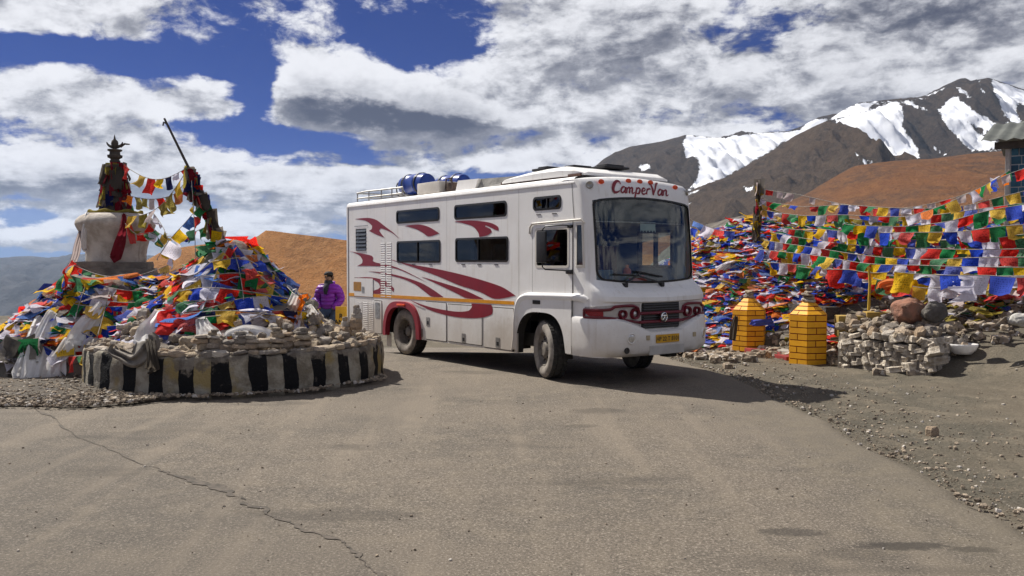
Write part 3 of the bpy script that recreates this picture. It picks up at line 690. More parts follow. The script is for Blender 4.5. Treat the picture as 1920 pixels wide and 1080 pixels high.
DEC = {
'a': [(-5.722,2.537),(-5.193,2.537),(-4.855,2.483),(-4.528,2.352),(-4.212,2.224),(-4.0,2.112),(-4.271,2.226),(-4.529,2.292),(-4.691,2.317),(-4.753,2.279),(-4.651,2.206),(-4.55,2.144),(-4.878,2.211),(-5.153,2.29),(-5.046,2.317),(-5.024,2.378),(-5.151,2.443),(-5.323,2.491)],
'b': [(-3.809,2.338),(-3.514,2.347),(-3.245,2.338),(-2.967,2.283),(-2.664,2.174),(-3.002,2.128),(-3.193,2.197),(-3.424,2.269)],
'c': [(-2.21,2.355),(-1.839,2.359),(-1.484,2.337),(-1.17,2.292),(-1.004,2.229),(-.99,2.172),(-1.059,2.182),(-1.17,2.218),(-1.326,2.262),(-1.345,2.246),(-1.20,2.202),(-1.165,2.152),(-1.283,2.105),(-1.499,2.085),(-1.528,2.153),(-1.66,2.25),(-1.9,2.309)],
'd': [(-6.0,1.906),(-5.418,1.852),(-5.051,1.808),(-4.988,1.767),(-5.01,1.706),(-4.863,1.676),(-4.276,1.618),(-3.872,1.542),(-3.429,1.433),(-3.093,1.345),(-3.704,1.486),(-4.139,1.569),(-4.678,1.606),(-5.643,1.612),(-5.442,1.665),(-5.42,1.727),(-5.529,1.811),(-5.776,1.875)],
'e': [(-4.514,1.766),(-3.795,1.667),(-2.733,1.57),(-1.781,1.456),(-.923,1.313),(-.563,1.185),(-1.074,1.119),(-1.486,1.215),(-2.088,1.312),(-2.734,1.452),(-3.61,1.611)],
'f': [(-5.204,1.513),(-4.476,1.485),(-3.797,1.412),(-3.251,1.322),(-2.87,1.215),(-2.537,1.098),(-2.905,1.095),(-3.129,1.172),(-3.43,1.285),(-3.892,1.385),(-4.577,1.462)],
'g': [(-3.251,1.435),(-2.568,1.337),(-1.934,1.237),(-1.37,1.104),(-1.843,1.102),(-2.167,1.178),(-2.569,1.274)],
'h': [(-5.805,1.368),(-5.314,1.396),(-4.866,1.382),(-4.457,1.319),(-4.201,1.206),(-4.221,1.140),(-4.319,1.184),(-4.539,1.240),(-4.66,1.290),(-4.545,1.218),(-4.56,1.155),(-4.662,1.115),(-4.640,1.084),(-5.038,1.082),(-4.995,1.136),(-4.785,1.182),(-4.722,1.224),(-4.784,1.293),(-4.992,1.35),(-5.314,1.375)],
'i': [(-3.614,1.008),(-3.078,.929),(-2.571,.887),(-2.09,.874),(-1.783,.905),(-1.693,.969),(-1.707,1.026),(-1.172,1.028),(-1.13,.96),(-1.158,.876),(-1.414,.812),(-1.783,.784),(-2.247,.787),(-2.821,.839),(-3.254,.922)]}
for k, pts in DEC.items(): flank('swirl_decal', smooth_poly(pts, 5, 58), .0125 if k == 'i' else .0034, .0015, m_maroon)
# hatches on the skirt, with recessed gap lines and latches
for (x0, x1, z0, z1, lx, lz) in ((-3.095, -2.457, .358, 1.0, -3.02, .66), (-2.40, -1.43, .372, .982, -1.93, .45), (-1.37, -.616, .355, .982, -1.0, .45), (-5.76, -5.0, 1.02, 1.372, None, 0), (-4.945, -4.668, .34, .95, None, 0)):
    flank('gap_line', rrect(x0 - .012, x1 + .012, z0 - .012, z1 + .012, .02), .002, .001, m_gap)
    hb = flank('hatch', rrect(x0, x1, z0, z1, .015), .0095, .008, m_white)
    if lx is not None:
        MB().plate(rrect(lx - .055, lx + .055, lz - .075, lz + .075, .01), OY(.014), OY(.009)).build('latch', m_alu, hb)
        MB().plate(rrect(lx - .03, lx + .03, lz - .05, lz + .01, .01), OY(.0155), OY(.013)).build('latch_handle', m_black, hb)
flank('inspection_panel', rrect(-4.90, -4.72, .62, .92, .02), .0125, .004, m_alu)
flank('reflector_panel', rrect(-5.785, -5.47, 1.12, 1.297, .01), .0125, .003, pmat('amber_panel', (.42, .20, .02), (.34, .16, .02), 12, .4))
flank('latch', rrect(-5.44, -5.34, 1.09, 1.21, .01), .013, .004, m_alu)
flank('latch', rrect(-3.30, -3.20, .38, .52, .01), .012, .006, m_alu)
# pressed vents
for x0, x1, z0, z1, nrow in ((-4.70, -4.53, 1.02, 2.05, 24), (-4.47, -4.30, 1.02, 2.05, 24), (-5.66, -5.46, .36, .91, 15), (-5.41, -5.22, .36, .91, 15), (-5.17, -4.99, .36, .91, 15)):
    vb = flank('vent_panel', rrect(x0 - .01, x1 + .01, z0 - .01, z1 + .01, .015), .0026, .001, m_white)
    for k in range(nrow):
        mb = MB(); z = lerp(z0, z1, (k + .25) / nrow); h = (z1 - z0) / nrow
        mb.add([(x0, -.003, z), (x1, -.003, z), (x1, -.0065, z + h * .3), (x0, -.0065, z + h * .3), (x1, -.003, z + h * .62), (x0, -.003, z + h * .62)], [(0,1,2,3), (3,2,4,5)])
        mb.build('vent_slat', m_white, vb)
for x, z in ((-1.95, 1.645), (-1.5, 1.645), (-1.05, 1.645), (-3.5, 1.645), (-2.95, 1.645), (-.02, 2.37), (.33, 2.37)): vp('drip_slot', MB().box(x - .05, x + .05, -.008, -.001, z, z + .01), m_gap)
flank('mud_flap', rrect(-4.66, -4.50, .10, .36, .02), -.10, .01, m_white)

# ---- wheels
def wheel(x, y, rz, front):
    wl = link('wheel', None, van); wl.location = (x, y, .425); wl.rotation_euler = (0, 0, rz)
    TP = [(.235, .03), (.25, -.005), (.29, -.025), (.34, -.030), (.375, -.018), (.398, .0), (.408, .01)]
    wd = .23
    tm = MB(); tm.lathe(TP, 48, axis='y')
    tm.lathe([(r_, wd - h) for r_, h in TP], 48, axis='y'); tm.build('tyre', m_tyre, wl, 40)
    tr = MB(); tr.lathe([(.408, .01), (.415, .03), (.418, .06), (.408, .065), (.408, .075), (.419, .08), (.419, .15), (.408, .155), (.408, .165), (.418, .17), (.415, .20), (.408, wd - .01)], 48, axis='y')
    for k in range(48):
        a = 2 * math.pi * k / 48; ca, sa = math.cos(a), math.sin(a)
        for y0, y1 in ((.005, .055), (wd - .055, wd - .005)):
            b = .022
            tr.add([(ca*.405 - sa*s_*b, yy, sa*.405 + ca*s_*b) for yy in (y0, y1) for s_ in (-1, 1)] + [(ca*.425 - sa*s_*b*.9, yy, sa*.425 + ca*s_*b*.9) for yy in (y0, y1) for s_ in (-1, 1)], [(4,5,7,6), (0,1,5,4), (2,3,7,6), (0,2,6,4), (1,3,7,5)])
    tr.build('tread', m_tread, wl, 40)
    rm = MB()
    if front: rm.lathe([(.245, .015), (.238, .0), (.225, .004), (.215, .03), (.19, .045), (.13, .03), (.115, .012), (.10, .0), (.085, -.004), (.0, -.006)], 48, axis='y')
    else: rm.lathe([(.245, .015), (.238, .0), (.225, .004), (.215, .06), (.20, .12), (.15, .135), (.12, .13), (.10, .10), (.08, .06), (.0, .05)], 48, axis='y')
    rm.build('rim', m_rim, wl, 40)
    for k in range(8):
        bt = MB(); a = 2 * math.pi * k / 8; yb = .028 if front else .128
        bt.lathe([(.013, yb + .02), (.013, yb - .015), (.0, yb - .02)], 6, (.145*math.cos(a), 0, .145*math.sin(a)), 'y')
        bt.build('wheel_nut', m_tread, wl)
    for k in range(8):
        hm = MB(); a = 2 * math.pi * (k + .5) / 8; yb = (.040 if front else .122) - .004
        pts = [(.182*math.cos(a) + .018*math.cos(q), yb, .182*math.sin(a) + .018*math.sin(q)) for q in [2*math.pi*j/10 for j in range(10)]]
        hm.add(pts, [tuple(range(10))])
        hm.build('hand_hole', m_under, wl)
    return wl
wheel(-3.87, .03, 0, False); wheel(.03, .045, R(-20), True)
for xx, rz in ((-3.87, math.pi), (.03, math.pi - R(20))): wheel(xx, WV - .04, rz, xx > 0)

# ---- nose: windscreen, bumper, lamps, grille
def wsp(yp, s):                                            # windscreen chart: yp across, s from 0 (sill) to 1 (header)
    z = lerp(1.395, 2.605, s); q = nose_pt(yp, z); return q
def ws_out(e, r_=.10, n=8):
    out = []
    for cx, cz, a in ((.895 - e - r_, .985 - e - r_ * .5, 0), (-.895 + e + r_, .985 - e - r_ * .5, 90), (-.895 + e + r_, .012 + e + r_, 180), (.895 - e - r_, .012 + e + r_, 270)):
        for k in range(n + 1): out.append((cx + r_ * math.cos(R(a + 90 * k / n)), cz + (r_ * .5 if a < 180 else r_) * math.sin(R(a + 90 * k / n))))
    dense = []
    for k in range(len(out)):
        a, b = Vector(out[k]), Vector(out[(k + 1) % len(out)]); m_ = max(1, int((b - a).length / .06))
        dense += [tuple(a.lerp(b, i / m_)) for i in range(m_)]
    return dense
wso = link('windscreen', None, van)
mb = MB(); NXg, NZg = 30, 12
gp = []
for j in range(NZg + 1):
    for i in range(NXg + 1):
        q = wsp(lerp(-.902, .902, i / NXg), lerp(-.004, 1.004, j / NZg)); gp.append((q[0] - .006, q[1], q[2]))
mb.add(gp, [(j*(NXg+1)+i, j*(NXg+1)+i+1, (j+1)*(NXg+1)+i+1, (j+1)*(NXg+1)+i) for j in range(NZg) for i in range(NXg)]); mb.build('pane', m_wind, wso, 'full')
oo, ii = ws_out(-.016, .12), ws_out(.008, .10)
def nearest_ring(o_, i_):
    # resample the inner ring by matching the direction from the centre
    res = []; ang = [(math.atan2((b - .5) * 1.0, a), a, b) for a, b in i_]
    for a, b in o_:
        th_ = math.atan2(b - .5, a); res.append(min(ang, key=lambda q: abs(math.atan2(math.sin(q[0]-th_), math.cos(q[0]-th_))))[1:])
    return res
ii = nearest_ring(oo, ii); n = len(oo); mb = MB()
A = [(q[0] + .004, q[1], q[2]) for q in (wsp(*p) for p in oo)]; B = [(q[0] + .012, q[1], q[2]) for q in (wsp(*p) for p in ii)]; Cc = [(q[0] - .012, q[1], q[2]) for q in (wsp(*p) for p in ii)]
mb.add(A + B + Cc, [(k, (k+1)%n, n+(k+1)%n, n+k) for k in range(n)] + [(n+k, n+(k+1)%n, 2*n+(k+1)%n, 2*n+k) for k in range(n)])
mb.build('rubber_seal', m_rubber, wso)
for (y0, z0, y1, z1, bl) in ((.55, 1.37, .86, 1.55, .8), (1.28, 1.37, .80, 1.50, .8)):
    wm = MB(); P0 = Vector((fx(y0, z0) + .04, y0, z0 + .02)); P1 = Vector((fx(y1, z1) + .05, y1, z1))
    wm.tube([P0, P1], .014, 6); wm.box(P0.x - .06, P0.x + .02, y0 - .03, y0 + .03, z0 - .03, z0 + .03, bev=.01)
    wp = vp('wiper', wm, m_black)
    dirb = (Vector((0, .46, -.07)) if y0 < 1 else Vector((0, -.45, .02)))
    bp = [P1 + dirb * s_ for s_ in (-.15, .2, .6, 1.0)]; bp = [Vector((fx(p.y, p.z) + .028, p.y, p.z)) for p in bp]
    MB().tube(bp, .013, 5).build('wiper_blade', m_rubber, wp)
# nose lip above the grille
def nose_tube(name, pts, r_, mat, out=.0, parent=None, n=8):
    mb = MB(); mb.tube([(fx(y, z) + out, y, z) for y, z in pts], r_, n); return vp(name, mb, mat, parent, 40)
# white bumper, V-shaped upper edge
def bump_top(y): return interp([(0, .955), (.25, .94), (.45, .88), (.80, .745), (1.36, .745), (1.71, .88), (1.91, .94), (2.16, .955)], y)
BP = [-1.0, -.998, -.99, -.975, -.95, -.91, -.86, -.78, -.68, -.56, -.42, -.27, -.13, 0]; BP = BP + [-b for b in reversed(BP[:-1])]
def bx(y, z, e):
    yy = min(1, abs((y - WV/2) / (WV/2))); return .735 + (e - .735) * (1 - yy ** 4.4) ** (1 / 4.4)
mb = MB(); prof_b = [(0.0, 1.33, .0), (.10, 1.44, .01), (.25, 1.475, .018), (.60, 1.475, .018), (.80, 1.47, .018), (.93, 1.455, .014), (1.0, 1.40, -.01)]
rws = []
for s_, e, oy in prof_b:
    rw = []
    for b in BP:
        y = WV/2 * (1 + b); zb = .395 + .015 * abs(b) ** 3; zt = bump_top(y); z = lerp(zb, zt, s_)
        yo = y + (oy + .02) * (1 if b > 0 else -1) * abs(b) ** 4
        rw.append((bx(y, z, e), yo, z))
    rws.append(rw)
# ledge running back into the lamp recess
rws.append([(q[0] - .12, q[1] - (.03 * (1 if b > 0 else -1) * abs(b) ** 4), q[2] - .005) for q, b in zip(rws[-1], BP)])
nb_ = len(BP); mb.add([q for r_ in rws for q in r_], [(j*nb_+i, j*nb_+i+1, (j+1)*nb_+i+1, (j+1)*nb_+i) for j in range(len(rws)-1) for i in range(nb_-1)])
bmp = vp('bumper', mb, m_white, smooth=40)
def bpt(y, z, out=0.0): return Vector((bx(y, z, 1.475) + out, y, z))
def disc_on(P, nrm, r_, depth, mb, n=20, prof=None):
    q = nrm.to_track_quat('Z', 'Y').to_matrix(); 
    prof = prof or [(0, .006), (r_ * .6, .004), (r_, 0), (r_, -depth)]
    vs = []; 
    for rr, h in prof:
        for k in range(n): vs.append(P + q @ Vector((rr * math.cos(2*math.pi*k/n), rr * math.sin(2*math.pi*k/n), h)))
    mb.add(vs, [(j*n+k, j*n+(k+1)%n, (j+1)*n+(k+1)%n, (j+1)*n+k) for j in range(len(prof)-1) for k in range(n)])
def bnormal(y):
    a, b = bpt(y - .02, .6), bpt(y + .02, .6); d_ = (b - a).normalized(); return Vector((d_.y, -d_.x, 0))
for y in (.40, 1.98 - .05):
    mb = MB(); nn = bnormal(y); disc_on(bpt(y, .66), nn, .072, .02, mb, prof=[(.052, .004), (.066, .016), (.076, .010), (.078, -.01)]); fl = vp('fog_lamp', mb, m_white, bmp, 40)
    mb = MB(); disc_on(bpt(y, .66, .002), nn, .052, .01, mb, prof=[(0, .006), (.03, .008), (.054, .004)]); mb.build('fog_lens', m_lens, fl, 'full')
for y in (.70, 1.66):
    P = bpt(y, .655, .004); mb = MB(); mb.box(P.x - .01, P.x + .008, y - .032, y + .032, .625, .69, bev=.005); vp('reflector', mb, pmat('reflector', (.45, .36, .22), (.36, .3, .2), 20, .3), bmp)
for y, z, rr in ((.33, .50, .038),):
    mb = MB(); disc_on(bpt(y, z, .002), bnormal(y), rr, .01, mb, prof=[(0, -.004), (rr * .9, .002), (rr, .006), (rr * 1.15, 0)]); vp('tow_hole', mb, m_gap, bmp)
mb = MB(); P = bpt(1.08, .6, .0); mb.box(P.x - .02, P.x + .012, .73, 1.43, .415, .545, bev=.01); vp('bumper_insert', mb, pmat('grey_insert', (.46, .44, .41), (.40, .38, .35), 6, .6), bmp)
mb = MB(); mb.box(P.x + .002, P.x + .016, .85, 1.315, .575, .690, bev=.004); npl = vp('number_plate', mb, m_plate, bmp)
def text_mesh(s, size, shear=0.0, offset=0.0, spacing=1.0):
    cu = bpy.data.curves.new('t', 'FONT'); cu.body = s; cu.size = size; cu.shear = shear; cu.offset = offset; cu.space_character = spacing; cu.align_x = 'CENTER'; cu.resolution_u = 4
    o = bpy.data.objects.new('t', cu); COL.objects.link(o); dg = bpy.context.evaluated_depsgraph_get()
    me = bpy.data.meshes.new_from_object(o.evaluated_get(dg)); bpy.data.objects.remove(o); bpy.data.curves.remove(cu); return me
def front_text(name, s, size, y, z, out, mat, parent, fn, **k):
    me = text_mesh(s, size, **k)
    for v_ in me.vertices:
        yy, zz = y + v_.co.x, z + v_.co.y; v_.co = (fn(yy, zz) + out, yy, zz)
    me.materials.clear(); me.materials.append(mat); return link(name, me, parent)
front_text('lettering', 'HP 22 T 8101', .083, 1.08, .603, .0185, m_ink, npl, lambda y, z: P.x, offset=.001)
GL = {   # brush-script letters: strokes of (x, y, pen width)
'C': (.72, [[(.80,.74,.06),(.74,.98,.10),(.52,1.0,.13),(.26,.72,.19),(.14,.36,.20),(.22,.05,.17),(.44,.02,.12),(.70,.20,.05)]]),
'a': (.52, [[(.46,.44,.07),(.30,.54,.09),(.12,.34,.12),(.10,.10,.12),(.24,.02,.09),(.40,.22,.07),(.50,.52,.10),(.42,.14,.12),(.48,.02,.09),(.58,.12,.04)]]),
'm': (.80, [[(.10,.50,.08),(.04,.0,.12)], [(.08,.26,.05),(.22,.50,.09),(.32,.46,.11),(.26,.0,.12)], [(.30,.26,.05),(.46,.50,.09),(.56,.46,.11),(.52,.10,.12),(.58,.01,.08),(.72,.14,.04)]]),
'p': (.52, [[(.14,.54,.08),(.06,.10,.12),(-.04,-.34,.10)], [(.10,.28,.05),(.26,.52,.09),(.42,.40,.12),(.34,.08,.12),(.18,.02,.08),(.08,.12,.05)]]),
'e': (.44, [[(.10,.22,.06),(.32,.32,.08),(.36,.48,.08),(.22,.54,.09),(.08,.32,.12),(.10,.08,.12),(.24,.0,.10),(.44,.14,.04)]]),
'r': (.40, [[(.12,.54,.08),(.04,.0,.12)], [(.08,.24,.05),(.20,.46,.09),(.34,.52,.11),(.40,.44,.05)]]),
'V': (.62, [[(.0,.86,.06),(.10,1.0,.12),(.20,.6,.16),(.26,.02,.14)], [(.26,.02,.10),(.44,.5,.10),(.66,1.04,.12),(.82,1.08,.05)]]),
'n': (.58, [[(.10,.50,.08),(.04,.0,.12)], [(.08,.26,.05),(.24,.50,.09),(.36,.46,.11),(.32,.10,.12),(.38,.01,.08),(.52,.14,.04)]])}
def script_word(word, y0, y1, zb, hgt, mat, out=.005):
    wsum = sum(GL[ch][0] for ch in word); kx = (y1 - y0) / wsum; y = y0
    for ch in word:
        adv, strokes = GL[ch]; mb = MB()
        for k_, stq in enumerate(strokes):
            pp = smooth_poly(stq, 6, 179, False) + [stq[-1]]; L_ = []
            for i, (px_, pz_, wd) in enumerate(pp):
                a, b = pp[max(0, i-1)], pp[min(len(pp)-1, i+1)]; tx, tz = (b[0]-a[0]) * kx, (b[1]-a[1]) * hgt; ln = math.hypot(tx, tz) + 1e-9
                for s_ in (-1, 1):
                    yy = y + (px_ + .16 * pz_) * kx - tz / ln * s_ * wd * kx * .56; zz = zb + pz_ * hgt + tx / ln * s_ * wd * kx * .56
                    L_.append((fx(yy, zz) + out + .0006 * k_, yy, zz))
            mb.add(L_, [(2*i, 2*i+1, 2*i+3, 2*i+2) for i in range(len(pp)-1)])
        vp('lettering', mb, mat); y += adv * kx
script_word('CamperVan', .44, 1.60, 2.655, .165, m_maroon)
for y, z in ((.30, 2.795), (.84, 2.835), (1.07, 2.838), (1.29, 2.838), (1.80, 2.795)):
    mb = MB(); x = fx(y, z); mb.lathe([(.0, .022), (.022, .018), (.034, .0)], 14, (0, 0, 0), 'x')
    for k, q in enumerate(mb.v): mb.v[k] = (fx(y, z) + q[0] * 1.0, y + q[1] * 1.7, z + q[2])
    vp('marker_lamp', mb, m_amber, smooth='full')
for y, z in ((.085, 2.74), (2.075, 2.74)):
    mb = MB(); nn = Vector((.75, -.66 if y < 1 else .66, 0)); disc_on(Vector((fx(y, z), y, z)), nn, .055, .02, mb, prof=[(0, .004), (.03, .006), (.04, .014), (.05, .01), (.055, -.01)]); vp('side_speaker', mb, m_alu, smooth=40)
# lamp band: recess, maroon frame, lamps, grille; charted by arc length along the nose from its middle
ARC = []; s_ = 0.0; pv = None
for k in range(1501):
    y = WV / 2 * (1 - (k / 1500)); p = (fx(y, .9), y)
    if pv: s_ += math.hypot(p[0] - pv[0], p[1] - pv[1])
    pv = p; ARC.append((s_, p[0], p[1]))
def arc(s_, z, out=0.0, far=False):
    import bisect
    i = min(len(ARC) - 2, max(1, bisect.bisect_left(ARC, (s_, 0, 0)))); _, x, y = ARC[i]; _, x2, y2 = ARC[i + 1]; _, x1, y1 = ARC[i - 1]
    d_ = Vector((x2 - x1, y2 - y1)).normalized(); nx, ny = -d_.y, d_.x
    if nx < 0 or (abs(nx) < .2 and ny > 0): nx, ny = -nx, -ny
    if s_ < 0: y = WV / 2 - s_; nx, ny = 1.0, 0.0; x = ARC[0][1]
    x, y = x + nx * out, y + ny * out
    return Vector((x, WV - y if far else y, z)), Vector((nx, -ny if far else ny, 0))
def arc_plate(name, top, bot, s0, s1, out, th_, mat, parent, far, n=24):
    mb = MB(); f_ = []; b_ = []
    for k in range(n + 1):
        s = lerp(s0, s1, k / n)
        for z in (interp(bot, s), interp(top, s)): f_.append(arc(s, z, out, far)[0]); b_.append(arc(s, z, out - th_, far)[0])
    m_ = len(f_); mb.add(f_ + b_, [(2*k, 2*k+2, 2*k+3, 2*k+1) for k in range(n)] + [(2*k+1, 2*k+3, m_+2*k+3, m_+2*k+1) for k in range(n)] + [(2*k, m_+2*k, m_+2*k+2, 2*k+2) for k in range(n)] + [(0, 1, m_+1, m_), (m_-2, m_-1, 2*m_-1, 2*m_-2)])
    return vp(name, mb, mat, parent)
def arc_bar(name, pts, r_, mat, par, far, out=.02):
    mb = MB(); mb.tube([arc(s, z, out, far)[0] for s, z in smooth_poly(pts, 6, 40, False) + [pts[-1]]], r_, 8); return mb.build(name, mat, par, 40)
m_frame = pmat('maroon_plastic', (.16, .008, .020), (.11, .008, .016), 8, .35)
grl = link('grille', None, van)
mb = MB(); mb.plate(rrect(.70, 1.46, .77, 1.135, .03), lambda y, z: (fx(y, .9) + .014, y, z), lambda y, z: (fx(y, .9) - .02, y, z)); mb.build('grille_mesh', m_black, grl)
for z in (.795, .83, .895, .93, 1.03, 1.065, 1.10):
    mb = MB(); mb.tube([(fx(y, .9) + .020, y, z) for y in (.72, .9, 1.08, 1.26, 1.44)], .011, 6); mb.build('grille_slat', pmat('grille_plastic', (.022,.022,.024), (.03,.03,.032), 20, .35), grl)
for z in (.985, .865): arc_bar('grille_bar', [(.44, z), (.2, z), (-.2, z), (-.44, z)], .021, m_frame, grl, False, .030)
for far in (False, True):
    lc = link('lamp_cluster', None, van)
    arc_plate('lamp_recess', [(.40, 1.12), (.60, 1.125), (.90, 1.11), (1.40, 1.075), (1.46, 1.05)], [(.40, .79), (.83, .88), (1.1, .90), (1.38, .92), (1.46, 1.03)], .40, 1.46, .006, .02, pmat('recess_paint', (.50,.47,.43), (.42,.39,.35), 7, .6), lc, far)
    arc_bar('lamp_frame', [(.44, .985), (.46, 1.06), (.56, 1.095), (.86, 1.09), (.93, 1.055), (1.15, 1.045), (1.42, 1.045)], .019, m_frame, lc, far)
    arc_bar('lamp_frame', [(1.42, 1.045), (1.38, .985), (1.32, .945), (1.02, .945), (.83, .925), (.44, .865)], .018, m_frame, lc, far)
    arc_plate('turn_signal', [(1.02, 1.03), (1.27, 1.035)], [(1.02, .955), (1.22, .96), (1.27, .99)], 1.02, 1.27, .022, .03, pmat('red_lens', (.26,.012,.02), (.20,.01,.015), 20, .2), lc, far, 8)
    for s, rr in ((.75, .060), (.53, .074)):
        Pn, nn = arc(s, .985, .010, far); nn = (nn + Vector((.5, 0, 0))).normalized()
        mb = MB(); disc_on(Pn, nn, rr, .05, mb, 24, [(rr * .62, .012), (rr * .68, .045), (rr * .95, .058), (rr, .045), (rr, -.04)]); hl = mb.build('headlight', m_frame, lc, 40)
        mb = MB(); disc_on(Pn, nn, rr, .05, mb, 24, [(0, .034), (rr * .4, .028), (rr * .66, .012)]); mb.build('headlight_lens', m_lens, hl, 'full')
mb = MB(); disc_on(Vector((1.415, 1.08, .925)), Vector((1, 0, 0)), .066, .03, mb, 28, [(.050, .006), (.055, .014), (.066, .010), (.068, -.02)])
bdg = vp('badge', mb, m_chrome, grl, 40)
mb = MB(); mb.tube([(1.424, 1.08 + .045 * s_, .945) for s_ in (-1, 0, 1)], .007, 5); mb.tube([(1.424, 1.08, .942), (1.424, 1.075, .91), (1.424, 1.05, .888)], .006, 5); mb.tube([(1.424, 1.085, .942), (1.424, 1.09, .91), (1.424, 1.11, .888)], .006, 5); mb.build('emblem', m_chrome, bdg)
disc = MB(); disc_on(Vector((1.411, 1.08, .925)), Vector((1, 0, 0)), .05, .01, disc, 24, [(0, .002), (.052, .001)]); disc.build('badge_field', pmat('badge_grey', (.25,.25,.26), (.2,.2,.2), 30, .3, .5), bdg)
mb = MB(); mb.box(1.10, 1.24, 1.35, 1.55, .33, .40); mb.tube([(1.15, 1.6, .40), (1.2, 1.65, .34), (1.2, 1.72, .36), (1.15, 1.74, .32)], .014, 5); vp('tow_bracket', mb, m_under)

# ---- inside the cab: dash, seats, wheel, overhead bunk, odds and ends behind the glass
mb = MB(); mb.box(.72, 1.04, .08, WV - .08, 1.15, 1.42, bev=.05); vp('dashboard', mb, pmat('dash_grey', (.10,.11,.11), (.07,.08,.08), 6, .8), smooth=40)
mb = MB(); mb.box(-.85, .88, .06, WV - .06, 2.24, 2.28); mb.box(.855, .88, .10, WV - .10, 2.24, 2.72); vp('overhead_bunk', mb, m_insdark)
mb = MB(); mb.tube([(.885, .10, 2.25), (.90, 1.08, 2.255), (.885, WV - .1, 2.25)], .012, 6); vp('bunk_rail', mb, m_alu)
for y in (.55, 1.6):
    mb = MB(); mb.box(-.3, .2, y - .24, y + .24, 1.12, 1.32, bev=.05); mb.box(-.42, -.26, y - .24, y + .24, 1.3, 1.95, bev=.06); vp('cab_seat', mb, pmat('seat_cloth', (.13,.02,.025), (.09,.015,.02), 12, .9), smooth=40)
mb = MB(); mb.lathe([(.19 + .014*math.cos(a), .014*math.sin(a)) for a in [2*math.pi*k/8 for k in range(9)]], 28); mb.tube([(0, -.18, 0), (0, 0, -.03), (0, .18, 0)], .01, 5)
stw = vp('steering_wheel', mb, m_black, smooth='full'); stw.location = (.52, .55, 1.52); stw.rotation_euler = (0, R(38), 0)
mb = MB(); mb.lathe([(0, 0), (.055, 0), (.06, .03), (.06, .11), (.045, .135), (.025, .15), (.025, .19), (0, .19)], 18, (.84, .93, 1.46)); vp('orange_bottle', mb, pmat('orange_plastic', (.75,.16,.02), (.7,.14,.02), 9, .4), smooth=40)
mb = MB(); mb.box(.75, .98, .76, 1.08, 1.425, 1.52, bev=.04); vp('tissue_box', mb, pmat('pale_card', (.58,.55,.46), (.5,.47,.4), 9, .8), smooth=40)
mb = MB(); mb.box(.84, .99, .12, .52, 1.425, 1.58, bev=.02); vp('dash_cluster', mb, pmat('blue_grey_plastic', (.16,.20,.23), (.13,.16,.19), 6, .6), smooth=40)
mb = MB(); mb.add([(1.03, .80, 1.425), (1.03, 1.15, 1.425), (.93, 1.18, 1.50), (.93, .84, 1.50)], [(0,1,2,3)]); vp('red_folder', mb, pmat('red_card', (.62,.10,.06), (.55,.09,.06), 9, .6))
mb = MB(); mb.add([(.90, 1.13, 2.27)] + [(.905, 1.13 + .32 * k / 10, 2.12 + (.035 if k % 2 else 0)) for k in range(11)] + [(.90, 1.45, 2.27)], [tuple(range(13))]); vp('fringe_pelmet', mb, pmat('pale_fringe', (.62,.68,.62), (.55,.6,.55), 9, .9))
mb = MB(); mb.box(.05, .07, 1.05, 1.9, 1.0, 1.5); vp('cab_partition', mb, m_insdark)
for x0, c_, nm in ((-1.95, (.30, .42, .02), 'lime_curtain'), (-3.75, (.55, .04, .02), 'red_cushion')):
    mb = MB()
    if nm == 'lime_curtain':
        k_ = 18; mb.add([(x0 + .17 * i / k_, .13 + .015 * math.sin(i * 1.7), z) for z in (1.72, 2.04) for i in range(k_ + 1)], [(i, i+1, k_+2+i, k_+1+i) for i in range(k_)])
    else: mb.lathe([(.0, -.08), (.2, -.07), (.26, 0), (.2, .07), (0, .08)], 20, (x0 + .3, .2, 1.66), 'y')
    vp(nm, mb, pmat(nm, c_, tuple(q * .8 for q in c_), 9, .9), smooth='full')

# ---- roof: rack, pods, vents
rk = link('roof_rack', None, van)
for y in (.16, 1.95):
    mb = MB(); mb.tube([(-5.95, y, 3.06), (-5.6, y, 3.075), (-4.15, y, 3.06)], .016, 6); mb.tube([(-5.95, y, 2.955), (-4.15, y, 2.955)], .014, 6); mb.build('rail', m_alu, rk, 40)
    for x in (-5.93, -5.45, -4.95, -4.55, -4.17): MB().tube([(x, y, 2.86), (x, y, 3.06)], .013, 6).build('rack_post', m_alu, rk, 40)
MB().tube([(-5.95, .16, 3.06), (-5.97, 1.05, 3.075), (-5.95, 1.95, 3.06)], .016, 6).build('rail', m_alu, rk, 40)
for x in (-5.6, -5.2, -4.8, -4.4): MB().tube([(x, .16, 2.95), (x, 1.95, 2.95)], .012, 5).build('crossbar', m_alu, rk, 40)
mb = MB(); mb.box(-3.75, -3.02, .22, .8, 2.90, 3.10, bev=.02); vp('roof_box', mb, pmat('cream_box', (.60,.56,.50), (.52,.48,.42), 6, .6), smooth=40)
mb = MB(); mb.box(-2.95, -2.72, .3, .9, 2.89, 3.06, bev=.02); mb.tube([(-2.9, .28, 2.95), (-2.88, .28, 3.12), (-2.75, .3, 3.13), (-2.7, .3, 2.95)], .015, 6); vp('roof_motor', mb, pmat('rusty_brown', (.09,.06,.045), (.05,.035,.03), 12, .8), smooth=40)
mb = MB(); mb.add([(-2.62, .3, 2.90), (-2.05, .3, 2.905), (-1.95, .3, 3.06), (-2.55, .3, 3.07), (-2.62, 1.2, 2.93), (-2.05, 1.2, 2.93), (-1.95, 1.2, 3.06), (-2.55, 1.2, 3.07)], [(0,1,2,3),(4,5,6,7),(0,1,5,4),(1,2,6,5),(2,3,7,6),(3,0,4,7)]); vp('roof_hatch', mb, m_white)
